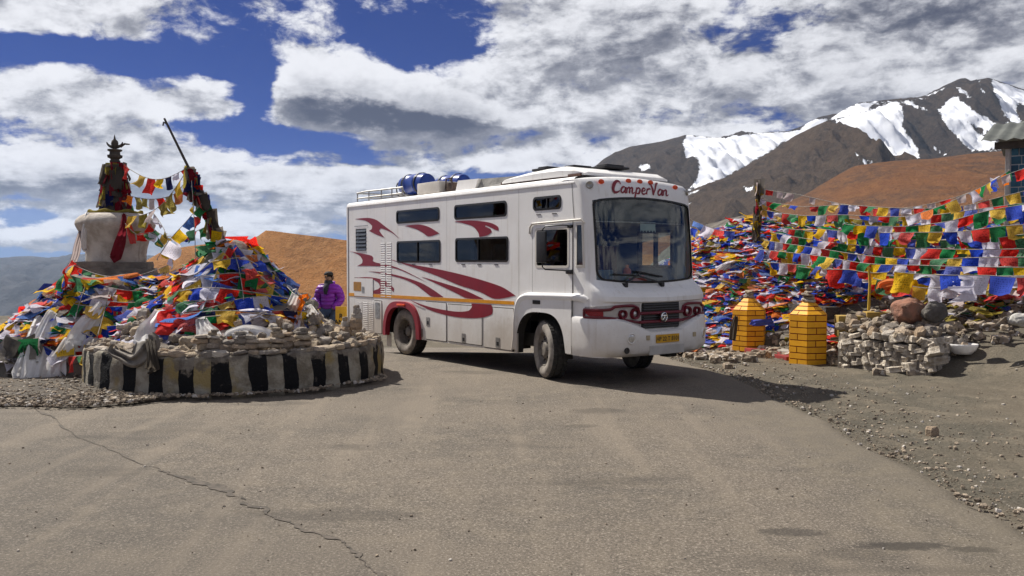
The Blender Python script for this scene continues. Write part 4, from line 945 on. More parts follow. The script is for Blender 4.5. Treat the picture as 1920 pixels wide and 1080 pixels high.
mb = MB(); mb.add([(-1.98, .32, 2.90), (-.95, .32, 2.92), (-.55, .40, 3.02), (-1.95, .36, 3.06), (-1.98, 1.5, 2.93), (-.95, 1.5, 2.94), (-.55, 1.45, 3.05), (-1.95, 1.45, 3.08)], [(0,1,2,3),(4,5,6,7),(0,1,5,4),(1,2,6,5),(2,3,7,6),(3,0,4,7)]); vp('tarpaulin', mb, pmat('grey_tarpaulin', (.24,.23,.21), (.17,.165,.155), 5, .8, bumps=.5, bscale=7, bdist=.05))
mb = MB()
st_ = [(-1.15, .02, .05), (-1.05, .07, .14), (-.6, .11, .16), (-.2, .13, .16), (.25, .135, .12), (.55, .09, -.02), (.70, .02, -.12)]
rowsm = []
for x, h, e in st_:
    rowsm.append([(x, .20 - e * .3, 2.905 + .0), (x, .20 - e * .3, 2.92 + h * .55), (x, .30, 2.93 + h), (x, 1.86, 2.93 + h), (x, 1.96 + e * .3, 2.92 + h * .55), (x, 1.96 + e * .3, 2.905)])
mb.add([q for r_ in rowsm for q in r_], [(6*k+j, 6*k+j+1, 6*k+7+j, 6*k+6+j) for k in range(len(rowsm)-1) for j in range(5)] + [tuple(range(6)), tuple(range(6*len(rowsm)-6, 6*len(rowsm)))])
pod = vp('roof_pod', mb, m_white, smooth=30)
mb = MB(); mb.box(-1.18, .66, .185, .215, 2.895, 2.93); mb.build('pod_seal', pmat('rust_stain', (.10,.05,.035), (.07,.035,.025), 9, .9), pod)
for x, y in ((-.40, .55), (-.02, .75), (.36, 1.05)):
    mb = MB(); mb.box(x - .16, x + .16, y - .25, y + .25, 3.055, 3.095, bev=.015); mb.box(x - .10, x + .12, y - .18, y + .18, 3.09, 3.125, bev=.015); mb.build('pod_vent', m_black, pod, 40)
# ---- the two blue barrels strapped on the rack: things of their own
vanM = Matrix.Translation((VAN_X, VAN_Y, .005)) @ Matrix.Rotation(VAN_TH, 4, 'Z')
for k, (x, y, lb) in enumerate(((-4.42, .62, 'blue plastic barrel lying on the van roof rack, nearer the roof edge'), (-4.15, 1.25, 'blue plastic barrel lying on the van roof rack, behind the other barrel'))):
    bt = thing('barrel', lb, 'barrel', group='blue barrels on the roof rack'); bt.matrix_world = vanM @ Matrix.Translation((x, y, 3.155))
    pr = [(0, -.42), (.15, -.42), (.175, -.40), (.19, -.30), (.195, -.17), (.205, -.15), (.195, -.13), (.20, 0), (.195, .13), (.205, .15), (.195, .17), (.19, .30), (.175, .40), (.15, .42), (0, .42)]
    MB().lathe(pr, 28, axis='x').build('drum', pmat('blue_plastic', (.012, .045, .26), (.010, .035, .20), 6, .3), bt, 35)
    for xx in (-.22, .22): MB().lathe([(.205, xx - .02), (.212, xx - .018), (.212, xx + .018), (.205, xx + .02)], 28, axis='x').build('strap', m_black, bt)
    MB().lathe([(.04, -.42), (.04, -.445), (0, -.447)], 12, (0, .08, .06), 'x').build('cap', m_black, bt)
ho = thing('hose', 'coiled dark hose looped behind the blue barrels on the roof', 'hose'); ho.matrix_world = vanM
MB().tube([(-4.95 + .12 * math.cos(a), .5 + .02 * a, 3.08 + .14 * math.sin(a)) for a in [k * .4 for k in range(40)]], .013, 5).build('coil', m_black, ho, 40)
# ================================================================== STONES
def slab_mesh(name, seed, n=7, flat=.38, sq=0.0):
    rnd = random.Random(seed); mb = MB(); ring = []
    rs = [rnd.uniform(.72, 1.08) for _ in range(n)]; el_ = rnd.uniform(.62, 1.0)
    def rg(sc_, z, j): return [(.5 * sc_ * rs[k] * math.cos(2*math.pi*(k + rnd.uniform(-.18, .18)) / n), .5 * el_ * sc_ * rs[k] * math.sin(2*math.pi*(k)/n), z + rnd.uniform(-j, j)) for k in range(n)]
    levels = [rg(.80 + sq, -flat / 2, .02), rg(1.0, -flat * (.28 + sq * .8), .04), rg(.97, flat * (.30 + sq * .8), .05), rg(.74 + sq, flat / 2, .05)]
    mb.v = [p for l in levels for p in l]
    mb.f = [(j*n+k, j*n+(k+1)%n, (j+1)*n+(k+1)%n, (j+1)*n+k) for j in range(3) for k in range(n)] + [tuple(range(n))[::-1], tuple(range(3*n, 4*n))]
    mb.mi = [0] * len(mb.f); return mb
m_stone, t = new_mat('weathered_stone'); v = pos(t); oi = t.n('ShaderNodeObjectInfo').outputs['Random']
off = t.vm('ADD', v, t.comb(t.m('MULTIPLY', oi, 31.0), t.m('MULTIPLY', oi, 17.0), 0.0))
cr = t.n('ShaderNodeValToRGB'); t.put(cr.inputs[0], oi); cr.color_ramp.interpolation = 'LINEAR'
cols = [(0, (.38, .31, .23)), (.22, (.50, .40, .28)), (.42, (.26, .23, .20)), (.6, (.44, .32, .21)), (.78, (.60, .54, .46)), (1, (.18, .155, .135))]
for k, (p, c_) in enumerate(cols):
    e = cr.color_ramp.elements[k] if k < 2 else cr.color_ramp.elements.new(p); e.position = p; e.color = (*c_, 1)
c = t.mix(t.m('MULTIPLY', t.ss(t.noise(off, 3.0, 6.0, .65), .4, .7), .6), cr.outputs[0], (.17, .145, .12))
c = t.mix(t.m('MULTIPLY', t.ss(t.noise(off, 9.0, 4.0, .6), .6, .75), .5), c, (.52, .48, .42))
finish(t, bsdf(t, c, .92, 0, .2, bump(t, t.noise(off, 8.0, 6.0, .7), .6, .12)).outputs[0])
STONES = [slab_mesh('stone', k, 6 + k % 3, .30 + .06 * (k % 4)).mesh('stone', mats=[m_stone]) for k in range(10)]
ROCKS = [slab_mesh('stone', 40 + k, 6 + k % 3, .62 + .06 * (k % 4)).mesh('stone', mats=[m_stone]) for k in range(8)]
def put_stone(parent, x, y, z, s, rnd=random, rocks=False, tilt=.18, flat=1.0, rz=None):
    M = Matrix.Translation((x, y, z)) @ Matrix.Rotation(rnd.uniform(0, 6.28) if rz is None else rz, 4, 'Z') @ Matrix.Rotation(rnd.gauss(0, tilt), 4, 'X') @ Matrix.Rotation(rnd.gauss(0, tilt), 4, 'Y') @ Matrix.Diagonal((s, s, s * flat, 1))
    return link('stone', rnd.choice(ROCKS if rocks else STONES), parent, M=M)
def scatter_stones(name, spots, label=None, kind='stuff', mat=None, cat=None):
    """many small stones in one mesh: (x, y, z, size)"""
    src = [slab_mesh('s', 90 + k, 5, .5) for k in range(6)]; mb = MB()
    for x, y, z, s in spots:
        q = random.choice(src); M = Matrix.Translation((x, y, z)) @ Matrix.Rotation(random.uniform(0, 6.28), 4, 'Z') @ Matrix.Rotation(random.gauss(0, .35), 4, 'X') @ Matrix.Scale(s, 4)
        o_ = len(mb.v); mb.v += [tuple(M @ Vector(p)) for p in q.v]; mb.f += [tuple(i + o_ for i in f) for f in q.f]
    mb.mi = [0] * len(mb.f); return mb.build(name, mat or m_gravel, kind=kind, label=label, cat=cat)
m_gravel, t = new_mat('loose_gravel'); v = geo(t)
vor = t.n('ShaderNodeTexVoronoi'); t.put(vor.inputs['Vector'], v); vor.inputs['Scale'].default_value = 16
r_, g_, b_ = t.sep(vor.outputs['Color'])
c = t.mix(t.ss(r_, .1, .9), (.13, .105, .08), (.34, .275, .205)); c = t.mix(t.ss(g_, .8, .95), c, (.48, .44, .39))
finish(t, bsdf(t, c, .95, 0, .15, bump(t, t.noise(v, 50, 4.0), .5, .02)).outputs[0])

# ================================================================== CLOTH
def cloth_mat(name, col, fade=.55, prt=.70, rough=.85):
    m, t = new_mat(name); g_ = pos(t, 'UV'); v = geo(t); oi = t.m('FRACT', t.m('ADD', t.n('ShaderNodeObjectInfo').outputs['Random'], t.n('ShaderNodeNewGeometry').outputs['Random Per Island']))
    u_, w_, _ = t.sep(g_)
    gr = sum(col) / 3
    pale = tuple(lerp(k, .50, .55) for k in col)
    c = t.mix(t.m('MULTIPLY', t.m('POWER', oi, 2.2), fade), col, pale)
    c = t.mix(t.m('MULTIPLY', t.ss(t.m('FRACT', t.m('MULTIPLY', oi, 7.3)), .55, 1.0), .40), c, tuple(k * .35 + .012 for k in col))
    # rows of small printed script with a margin
    ln = t.m('FRACT', t.m('MULTIPLY', w_, 9.0)); row = t.ss(ln, .25, .40); 
    chars = t.noise(t.comb(t.m('MULTIPLY', u_, 26.0), t.m('FLOOR', t.m('MULTIPLY', w_, 9.0)), t.m('MULTIPLY', oi, 40.0)), 1.0, 2.0, .6)
    ink = t.m('MULTIPLY', row, t.ss(chars, .47, .56))
    edge = t.m('MULTIPLY', t.m('MULTIPLY', t.ss(u_, .10, .14), t.ss(u_, .90, .86)), t.m('MULTIPLY', t.ss(w_, .08, .12), t.ss(w_, .92, .88)))
    c = t.mix(t.m('MULTIPLY', t.m('MULTIPLY', ink, edge), prt), c, tuple(k * .22 + .005 for k in col))
    c = t.mix(t.m('MULTIPLY', t.ss(t.noise(v, 7.0, 5.0, .65), .45, .75), .5), c, tuple(k * .5 + .02 for k in col))
    b = bsdf(t, c, rough, 0, .12, bump(t, t.noise(v, 13.0, 4.0, .6, .6), .55, .05)); tl = t.n('ShaderNodeBsdfTranslucent'); t.put(tl.inputs[0], c)
    mx = t.n('ShaderNodeMixShader'); mx.inputs[0].default_value = .48; t.t.links.new(b.outputs[0], mx.inputs[1]); t.t.links.new(tl.outputs[0], mx.inputs[2]); finish(t, mx.outputs[0]); return m
CL = {'blue': cloth_mat('blue_cloth', (.022, .075, .60)), 'white': cloth_mat('white_cloth', (.80, .78, .88), .1, .35), 'red': cloth_mat('red_cloth', (.80, .028, .018)), 'green': cloth_mat('green_cloth', (.015, .24, .07)), 'yellow': cloth_mat('yellow_cloth', (.90, .56, .014)),
      'orange': cloth_mat('orange_cloth', (.90, .22, .014)), 'pale': cloth_mat('bleached_cloth', (.62, .52, .50), .3, .2), 'olive': cloth_mat('faded_olive_cloth', (.36, .29, .05), .2), 'dark': cloth_mat('dusty_dark_cloth', (.10, .085, .07), .2, .1), 'navy': cloth_mat('navy_cloth', (.012, .018, .10), .1), 'sky': cloth_mat('light_blue_cloth', (.09, .22, .62)), 'crimson': cloth_mat('crimson_cloth', (.24, .008, .022), .1), 'grey': cloth_mat('dusty_grey_cloth', (.30, .27, .23), .2, .1)}
ORDER = ['blue', 'white', 'red', 'green', 'yellow']
def flag_geo(rnd, nu=4, nv=4, amp=.12, fold=0.0):
    ph = [rnd.uniform(0, 6.28) for _ in range(4)]; A = rnd.uniform(.5, 1.3) * amp; sk = rnd.gauss(0, .10); nar = rnd.uniform(.0, .22)
    vs = []; uv = []
    for j in range(nv + 1):
        for i in range(nu + 1):
            u, q = i / nu, j / nv
            x = u - .5; x *= 1 - nar * q * (1 - .3 * math.sin(ph[3])); x += sk * q
            z = -q * (1 - .10 * abs(math.sin(ph[1] + 3 * u)) ) 
            y = A * q ** .7 * math.sin(3.2 * u * 1.4 + ph[0] + 1.4 * q) + .5 * A * math.sin(5.5 * q + ph[2]) * q
            if fold: z += fold * max(0, q - .55) * 1.4; y += fold * .4 * q
            vs.append((x, y, z)); uv.append((u, 1 - q))
    fs = [(j*(nu+1)+i, j*(nu+1)+i+1, (j+1)*(nu+1)+i+1, (j+1)*(nu+1)+i) for j in range(nv) for i in range(nu)]
    return vs, fs, uv
def flag_mesh(mat, seed):
    rnd = random.Random(seed); vs, fs, uv = flag_geo(rnd, 6, 6, .20, rnd.choice((0, 0, 0, .5)))
    me = bpy.data.meshes.new('flag'); me.from_pydata(vs, [], fs); me.materials.append(mat)
    ul = me.uv_layers.new(name='UVMap')
    for lp in me.loops: ul.data[lp.index].uv = uv[lp.vertex_index]
    me.polygons.foreach_set('use_smooth', [True] * len(fs)); return me
FLAGS = {k: [flag_mesh(m, 7 * n + len(k)) for n in range(8)] for k, m in CL.items()}
m_cord = pmat('grey_cord', (.40, .37, .33), (.25, .23, .2), 20, .9)
N_FL = 0
def flag_string(label, pts, size=.27, cols=ORDER, gap=1.02, down=None, group=None, start=None, tilt=.30, skip=.03, n_max=200, aspect=1.0, cat='prayer flags', sub=10):
    """a cord with flags hung along it; pts are world points of the cord"""
    global N_FL
    P = [Vector(p) for p in smooth_poly([tuple(p) for p in pts], sub, 179, False)] + [Vector(pts[-1])]
    root = thing('prayer_flag_string', label, cat, P[0], group=group); o0 = P[0]
    MB().tube([p - o0 for p in P], .006, 4, caps=False).build('cord', m_cord, root)
    d = [0]
    for a, b in zip(P, P[1:]): d.append(d[-1] + (b - a).length)
    L_ = d[-1]; s = random.uniform(.02, .5) * size; k = random.randrange(5) if start is None else start; cnt = 0
    def pt(s_):
        for i in range(len(d) - 1):
            if s_ <= d[i+1]: return P[i].lerp(P[i+1], (s_ - d[i]) / max(1e-9, d[i+1] - d[i]))
        return P[-1]
    while s + size * .9 < L_ and cnt < n_max:
        w_ = size * random.uniform(.86, 1.10)
        if random.random() > skip:
            a, b = pt(s), pt(min(L_, s + w_)); X = (b - a); c_ = (a + b) / 2; X.normalize()
            dn = Vector(down(c_)) if down else Vector((0, 0, -1))
            Zv = -(dn - X * dn.dot(X)).normalized(); Y = Zv.cross(X)
            tl = random.gauss(0, tilt); Rm = Matrix.Rotation(tl, 3, X); Zv = Rm @ Zv; Y = Rm @ Y
            if random.random() < .12: hgt = w_ * aspect * random.uniform(.45, .7)
            else: hgt = w_ * aspect * random.uniform(.85, 1.1)
            M = Matrix(((X.x*w_, Y.x*w_, Zv.x*hgt, c_.x-o0.x), (X.y*w_, Y.y*w_, Zv.y*hgt, c_.y-o0.y), (X.z*w_, Y.z*w_, Zv.z*hgt, c_.z-o0.z), (0, 0, 0, 1)))
            link('flag', random.choice(FLAGS[cols[k % len(cols)]]), root, M=M); cnt += 1; N_FL += 1
        k += 1; s += w_ * gap
    return root
def cloth_heap(name, spots, label, size, mats, rnd):
    """uncountable loose flags lying over a heap, one mesh: (point, downhill, normal)"""
    mb = MB(); uvs = []
    for p, dn, nr in spots:
        vs, fs, uv = flag_geo(rnd, 4, 4, .17, rnd.choice((0, .6, 0)))
        s_ = size * rnd.uniform(.55, 1.25); X = dn.cross(nr).normalized(); a = rnd.gauss(0, .30)
        Zv = -dn; Rm = Matrix.Rotation(a, 3, nr); X = Rm @ X; Zv = Rm @ Zv; Rt = Matrix.Rotation(rnd.gauss(-.04, .16), 3, X); Zv = Rt @ Zv; Y = Zv.cross(X)
        o_ = p + nr * rnd.uniform(.01, .07)
        wx = s_ * rnd.choice((1, 1, 1.2, 1.7, 2.4) if size < .3 else (.6, .8, 1.0)); M = Matrix(((X.x*wx, Y.x*s_, Zv.x*s_, o_.x), (X.y*wx, Y.y*s_, Zv.y*s_, o_.y), (X.z*wx, Y.z*s_, Zv.z*s_, o_.z), (0, 0, 0, 1)))
        b0 = len(mb.v); mb.v += [tuple(M @ Vector(q)) for q in vs]; mb.f += [tuple(i + b0 for i in f) for f in fs]; mb.mi += [rnd.choices(range(len(mats)), [m_[1] for m_ in mats])[0]] * len(fs); uvs += uv
    me = bpy.data.meshes.new(name); me.from_pydata(mb.v, [], mb.f)
    for k, _ in mats: me.materials.append(CL[k])
    me.polygons.foreach_set('material_index', mb.mi); me.polygons.foreach_set('use_smooth', [True] * len(mb.f))
    ul = me.uv_layers.new(name='UVMap'); ul.data.foreach_set('uv', [q for lp in me.loops for q in uvs[lp.vertex_index]])
    return link(name, me, None, label=label, kind='stuff')
m_khata, t = new_mat('white_silk'); v = geo(t)
c = t.mix(t.ss(t.noise(v, 3.0, 5.0, .6), .4, .7), (.80, .79, .78), (.62, .59, .55)); b = bsdf(t, c, .55, 0, .4, bump(t, t.noise(v, 14, 4.0), .35, .03)); tl = t.n('ShaderNodeBsdfTranslucent'); t.put(tl.inputs[0], c)
mx = t.n('ShaderNodeMixShader'); mx.inputs[0].default_value = .3; t.t.links.new(b.outputs[0], mx.inputs[1]); t.t.links.new(tl.outputs[0], mx.inputs[2]); finish(t, mx.outputs[0])
m_dull = pmat('dust_grey_cloth', (.22, .195, .165), (.12, .105, .09), 5, .95, bumps=.6, bscale=9, bdist=.04, coord='World')
def scarf(label, pts, width=.16, mat=None, folds=5, flare=1.3, name='ceremonial_scarf', cat='scarf', group=None, amp=.05):
    P = [Vector(p) for p in smooth_poly([tuple(p) for p in pts], 7, 179, False)] + [Vector(pts[-1])]
    mb = MB(); n = 21; ph = random.uniform(0, 6)
    for i, p in enumerate(P):
        tt = (P[min(i+1, len(P)-1)] - P[max(0, i-1)]).normalized(); vw = (Vector((0, 0, CAMH + 1)) - p).normalized(); sx = tt.cross(vw).normalized(); nm = sx.cross(tt)
        if nm.dot(vw) < 0: nm = -nm
        q = i / (len(P) - 1); wd = width * lerp(.55, flare, q) * (1 + .15 * math.sin(6 * q + ph))
        for k in range(n):
            u = k / (n - 1) - .5
            mb.v.append(tuple(p + sx * u * wd + nm * (amp * math.sin(u * folds * 6.28 + ph + 1.2 * q) * (.7 + .3 * math.sin(9 * q + .4 * k)) * (1 - .5 * q) + .02)))
    mb.f = [(i*n+k, i*n+k+1, (i+1)*n+k+1, (i+1)*n+k) for i in range(len(P)-1) for k in range(n-1)]; mb.mi = [0]*len(mb.f)
    return mb.build(name, mat or m_khata, None, 'full', label=label, cat=cat, group=group)

# ================================================================== THE SHRINE ON THE LEFT
def bumps_(x, y, a=.07, s=2.2): return a * fbm(x * s, y * s, 3.3, 4)
def h_ring(x, y):
    r_ = math.hypot(x - RING_C.x, y - RING_C.y); return (RING_H - .10 + .28 * sstep(1.9, .6, r_)) if r_ < RING_R - .02 else -9
def h_tent(x, y):
    r_ = math.hypot((x - TENT.x) * (1.22 if x > TENT.x else 1.0), (y - TENT.y))
    if r_ > 1.72: return -9
    return interp([(0, 2.06), (.12, 2.02), (.43, 1.78), (.75, 1.44), (1.05, 1.10), (1.4, .80), (1.72, .50)], r_) + bumps_(x, y)
def h_mound(x, y):
    r_ = math.hypot((x - MOUND.x) * (1.22 if x < MOUND.x else .95), y - MOUND.y) + .12 * fbm(x * 1.1, y * 1.1, 5.0, 3)
    if r_ > 2.25: return -9
    return interp([(0, 1.48), (.85, 1.46), (1.1, 1.30), (1.4, 1.04), (1.7, .80), (2.0, .50), (2.14, .28), (2.22, 0), (2.3, -.1)], r_) + bumps_(x, y, .06)
def h_sad(x, y):
    # the saddle of flags that joins the two heaps
    a, b = Vector((-6.3, 14.0)), Vector((-4.5, 12.95)); d_ = b - a; tt = max(0, min(1, (Vector((x, y)) - a).dot(d_) / d_.length_squared)); r_ = (Vector((x, y)) - a - d_ * tt).length
    if r_ > 1.2: return -9
    return .35 + 1.02 * (1 - sstep(0, 1.2, r_)) + bumps_(x, y)
def h_left(x, y): return max(terrain(x, y), h_ring(x, y), h_tent(x, y), h_mound(x, y), h_sad(x, y))
def hit(u, v, H=h_left, y0=8.0, y1=20.0, step=.02):
    r_ = ray(u, v); y = y0
    while y < y1:
        p = Vector((0, 0, CAMH)) + r_ * (y / r_.y)
        if p.z < H(p.x, p.y): return p
        y += step
    return None
def on(u, v, dflt, H=h_left, lift=.20):
    p = hit(u, v, H)
    if p is None: return at(u, v, dflt)
    return p + (Vector((0, 0, CAMH)) - p).normalized() * lift
def slope_down(H, e=.05):
    def f(p):
        gx = (H(p.x+e, p.y) - H(p.x-e, p.y)) / (2*e); gy = (H(p.x, p.y+e) - H(p.x, p.y-e)) / (2*e)
        gx, gy = max(-3, min(3, gx)), max(-3, min(3, gy)); d_ = Vector((-gx, -gy, -(gx*gx + gy*gy) - .35)); return d_.normalized()
    return f
def surf(H, x, y, e=.04):
    gx = (H(x+e, y) - H(x-e, y)) / (2*e); gy = (H(x, y+e) - H(x, y-e)) / (2*e)
    gx, gy = max(-4, min(4, gx)), max(-4, min(4, gy)); n = Vector((-gx, -gy, 1)).normalized()
    d_ = Vector((-gx, -gy, -(gx*gx + gy*gy))); d_ = d_.normalized() if d_.length > .05 else Vector((0, -1, 0)); return Vector((x, y, H(x, y))), d_, n

# ring wall with black and white painted stripes
m_ring, t = new_mat('striped_concrete'); v = pos(t); rx_, ry_, rz_ = t.sep(v)
ang = t.m('ARCTAN2', ry_, rx_); nz = t.noise(v, 2.6, 5.0, .7)
ph_ = t.m('ADD', t.m('MULTIPLY', ang, 31 / (2 * math.pi)), t.m('ADD', t.m('MULTIPLY', t.m('SUBTRACT', nz, .5), .10), t.m('MULTIPLY', t.noise(v, .9, 2.0), .5)))
st_ = t.ss(t.m('ABSOLUTE', t.m('SUBTRACT', t.m('FRACT', ph_), .5)), .235, .25)
whitec = t.mix(t.ss(t.noise(v, 4.0, 6.0, .65), .38, .62), (.37, .34, .275), (.20, .172, .13))
whitec = t.mix(t.m('MULTIPLY', t.ss(t.noise(t.vm('ADD', v, (5, 3, 1)), 1.3, 4.0), .52, .62), .8), whitec, (.30, .22, .075))
blackc = t.mix(t.ss(t.noise(v, 9.0, 5.0, .7), .60, .72), (.010, .010, .011), (.10, .085, .07))
c = t.mix(st_, blackc, whitec)
plas = t.ss(t.m('ADD', rz_, t.m('MULTIPLY', t.m('SUBTRACT', t.noise(v, 1.6, 5.0, .7), .5), .9)), .46, .52)
c = t.mix(t.m('MULTIPLY', plas, .85), c, t.mix(t.ss(t.noise(v, 7.0, 4.0), .4, .6), (.27, .235, .19), (.15, .125, .10)))
dirt = t.ss(t.m('ADD', rz_, t.m('MULTIPLY', t.m('SUBTRACT', t.noise(v, 5.0, 5.0), .5), .14)), .07, .01)
c = t.mix(t.m('MULTIPLY', dirt, .8), c, (.17, .145, .11))
finish(t, bsdf(t, c, .9, 0, .2, bump(t, t.m('ADD', t.noise(v, 5.0, 6.0, .7), t.m('MULTIPLY', t.noise(v, 40.0, 4.0, .7), .4)), .8, .05)).outputs[0])
rw = thing('ring_wall', 'low round wall painted in worn black and white stripes, heaped with stones', 'wall', (RING_C.x, RING_C.y, 0))
mb = MB(); na = 260; prof = [(0, -.05), (0, .08), (-.004, .2), (-.01, .33), (-.012, .45), (-.02, .50), (-.05, .525), (-.16, .53), (-.30, .50), (-.34, .35)]
for i in range(na):
    a = 2 * math.pi * i / na
    for dr, z in prof:
        j = .030 * fbm(math.cos(a) * 7, math.sin(a) * 7, z * 5, 5); r_ = RING_R + dr + j
        zz = z + (.035 * fbm(math.cos(a) * 6 + 4, math.sin(a) * 6, 1, 4) if z > .3 else 0)
        mb.v.append((r_ * math.cos(a), r_ * math.sin(a), zz))
k = len(prof); mb.f = [(i*k+j, ((i+1)%na)*k+j, ((i+1)%na)*k+j+1, i*k+j+1) for i in range(na) for j in range(k-1)]; mb.mi = [0]*len(mb.f)
mb.build('striped_face', m_ring, rw, 'full')
mb = MB(); nn = 40
for i in range(nn + 1):
    for j in range(nn + 1):
        x, y = lerp(-2, 2, i/nn), lerp(-2, 2, j/nn); r_ = math.hypot(x, y); s_ = min(1, 1.92 / max(r_, 1e-6)); x, y = x*s_, y*s_
        mb.v.append((x, y, h_ring(RING_C.x + x, RING_C.y + y) + .03 * fbm(x*3, y*3, 0, 4)))
mb.f = [(i*(nn+1)+j, (i+1)*(nn+1)+j, (i+1)*(nn+1)+j+1, i*(nn+1)+j+1) for i in range(nn) for j in range(nn)]; mb.mi = [0]*len(mb.f)
mb.build('rubble_fill', m_gbase, rw, 'full')
for k in range(60):                                   # flat coping stones and plaster blocks along the rim
    a = R(168) + R(215) * k / 59 + random.uniform(-.02, .02); r_ = RING_R - .12
    o = put_stone(rw, r_ * math.cos(a), r_ * math.sin(a), RING_H + .0, random.uniform(.15, .33), tilt=.10, flat=random.uniform(.4, .8), rz=a + math.pi/2 + random.gauss(0, .3)); o.name = 'coping_stone'

# cairns: small stacks of flat stones along the rim
rim_px = [380, 402, 428, 452, 470, 492, 518, 540, 566]
words_ = ['first', 'second', 'third', 'fourth', 'fifth', 'sixth', 'seventh', 'eighth', 'ninth']
rr = random.Random(5)
for k, u in enumerate(rim_px):
    # walk back from the rim along the viewing ray until inside the ring by 25 cm
    y = 9.5
    while True:
        p = at(u, 640, y)
        if math.hypot(p.x - RING_C.x, p.y - RING_C.y) < RING_R - .22: break
        y += .02
        if y > 14: break
    n_ = [3, 5, 2, 4, 3, 2, 5, 3, 4][k]
    cn = thing('cairn', f'{words_[k]} stack of flat stones from the grey sack along the striped wall rim', 'cairn', (p.x, p.y, RING_H), group='stone stacks on the ring wall')
    z = .04; s = rr.uniform(.24, .32)
    for q in range(n_):
        h = s * rr.uniform(.24, .34); put_stone(cn, rr.uniform(-.02, .02), rr.uniform(-.02, .02), z + h/2, s, rr, tilt=.06, flat=h / (s * .42)); z += h * .93; s *= rr.uniform(.74, .92)
hp = thing('stone_heap', 'heap of pale loose stones on the end of the striped wall beside the van', 'stones', (RING_C.x + 1.2, RING_C.y, RING_H), group=None)
for k in range(280):
    a = R(rr.uniform(-75, 48)); r_ = 1.98 * math.sqrt(rr.uniform(.22, .98)); x, y = RING_C.x + r_ * math.cos(a), RING_C.y + r_ * math.sin(a)
    z = max(h_ring(x, y), h_tent(x, y)) + .02 + max(0, .12 * rr.random() * (1 if r_ < 1.8 else .5)); put_stone(hp, x - hp.location.x, y - hp.location.y, z - RING_H + .03, rr.choice((.07, .09, .12, .15, .19, .24)), rr, rocks=rr.random() < .35, tilt=.4)
hp2 = thing('stone_heap', 'scattered brown stones lying between the stone stacks and the flag heap', 'stones', (RING_C.x - .3, RING_C.y - 1.5, RING_H))
for k in range(120):
    a = R(rr.uniform(185, 285)); r_ = rr.uniform(1.25, 1.95); x, y = RING_C.x + r_ * math.cos(a), RING_C.y + r_ * math.sin(a)
    put_stone(hp2, x - hp2.location.x, y - hp2.location.y, max(h_ring(x, y), h_tent(x, y)) - RING_H + .04 + rr.random() * .07, rr.uniform(.12, .27), rr, rocks=rr.random() < .3, tilt=.3)
for u, v_, n_, lb in ((669, 585, 4, 'tallest stone stack, topped by a round pebble, on the stone heap by the van'), (648, 600, 3, 'small leaning stone stack on the heap in front of the yellow sign')):
    p = at(u, v_ + 30, 12.3); cn = thing('cairn', lb, 'cairn', p, group='stone stacks on the ring wall'); z = 0; s = .26
    for q in range(n_): h = s * .5; put_stone(cn, rr.uniform(-.01, .01), 0, z + h/2, s, rr, rocks=True, tilt=.05, flat=.8); z += h * .95; s *= .72

# the stupa
m_wash, t = new_mat('old_whitewash'); v = pos(t); sx_, sy_, sz_ = t.sep(v)
c = t.mix(t.ss(t.noise(v, 2.6, 6.0, .65), .38, .66), (.58, .53, .47), (.36, .31, .26))
c = t.mix(t.m('MULTIPLY', t.ss(t.noise(t.vm('MULTIPLY', v, (6, 6, .8)), 1.2, 4.0), .5, .7), .6), c, (.27, .225, .185))
finish(t, bsdf(t, c, .9, 0, .2, bump(t, t.noise(v, 6.0, 6.0, .7), .5, .05)).outputs[0])
m_oldstone = pmat('stupa_stone', (.28, .245, .205), (.16, .14, .12), 3, .95, bumps=.7, bscale=10, bdist=.06)
m_spire = pmat('dark_spire', (.09, .075, .06), (.05, .042, .036), 6, .8, bumps=.5, bscale=20)
su = thing('stupa', 'whitewashed bell-shaped stupa with a dark cloth-wrapped spire and metal finial', 'stupa', (STUPA.x, STUPA.y, 0))
def square_rings(mb, prof, n=4, jit=.0):
    for r_, z in prof:
        for k in range(n): a = 2*math.pi*(k+.5)/n + .25; mb.v.append((r_*1.414*math.cos(a), r_*1.414*math.sin(a), z + random.uniform(-jit, jit)))
    o_ = 0; mb.f += [(j*n+k, j*n+(k+1)%n, (j+1)*n+(k+1)%n, (j+1)*n+k) for j in range(len(prof)-1) for k in range(n)] + [tuple(range(n*(len(prof)-1), n*len(prof)))]; mb.mi += [0]*len(mb.f); return mb
for z0, z1, r_ in ((.9, 1.34, .74), (1.34, 1.46, .68), (1.46, 1.58, .62), (1.58, 1.69, .56)):
    mb = MB(); 
    bm = bmesh.new(); bmesh.ops.create_cube(bm, size=1)
    bmesh.ops.subdivide_edges(bm, edges=bm.edges[:], cuts=6, use_grid_fill=True)
    for q in bm.verts:
        q.co = Vector((q.co.x * 2 * r_, q.co.y * 2 * r_, lerp(z0, z1, q.co.z + .5))); nq = fbm(q.co.x*3, q.co.y*3, q.co.z*5, 4) * .03; q.co += Vector((q.co.x, q.co.y, 0)).normalized() * nq + Vector((0, 0, nq * .7))
    bm.verts.index_update(); mb.add([q.co for q in bm.verts], [[e.index for e in f.verts] for f in bm.faces]); bm.free()
    o = mb.build('step', m_oldstone, su, 40); o.rotation_euler = (0, 0, R(18))
mb = MB(); pr = [(.48, 1.68), (.49, 1.74), (.485, 1.80), (.50, 1.92), (.545, 2.08), (.60, 2.22), (.638, 2.30), (.655, 2.345), (.652, 2.38), (.63, 2.43), (.575, 2.485), (.48, 2.53), (.35, 2.56), (0, 2.58)]
for r_, z in pr:
    for k in range(48):
        a = 2*math.pi*k/48; j = 1 + .022 * fbm(math.cos(a)*1.5, math.sin(a)*1.5, z*2, 3); mb.v.append((r_*j*math.cos(a), r_*j*math.sin(a), z))
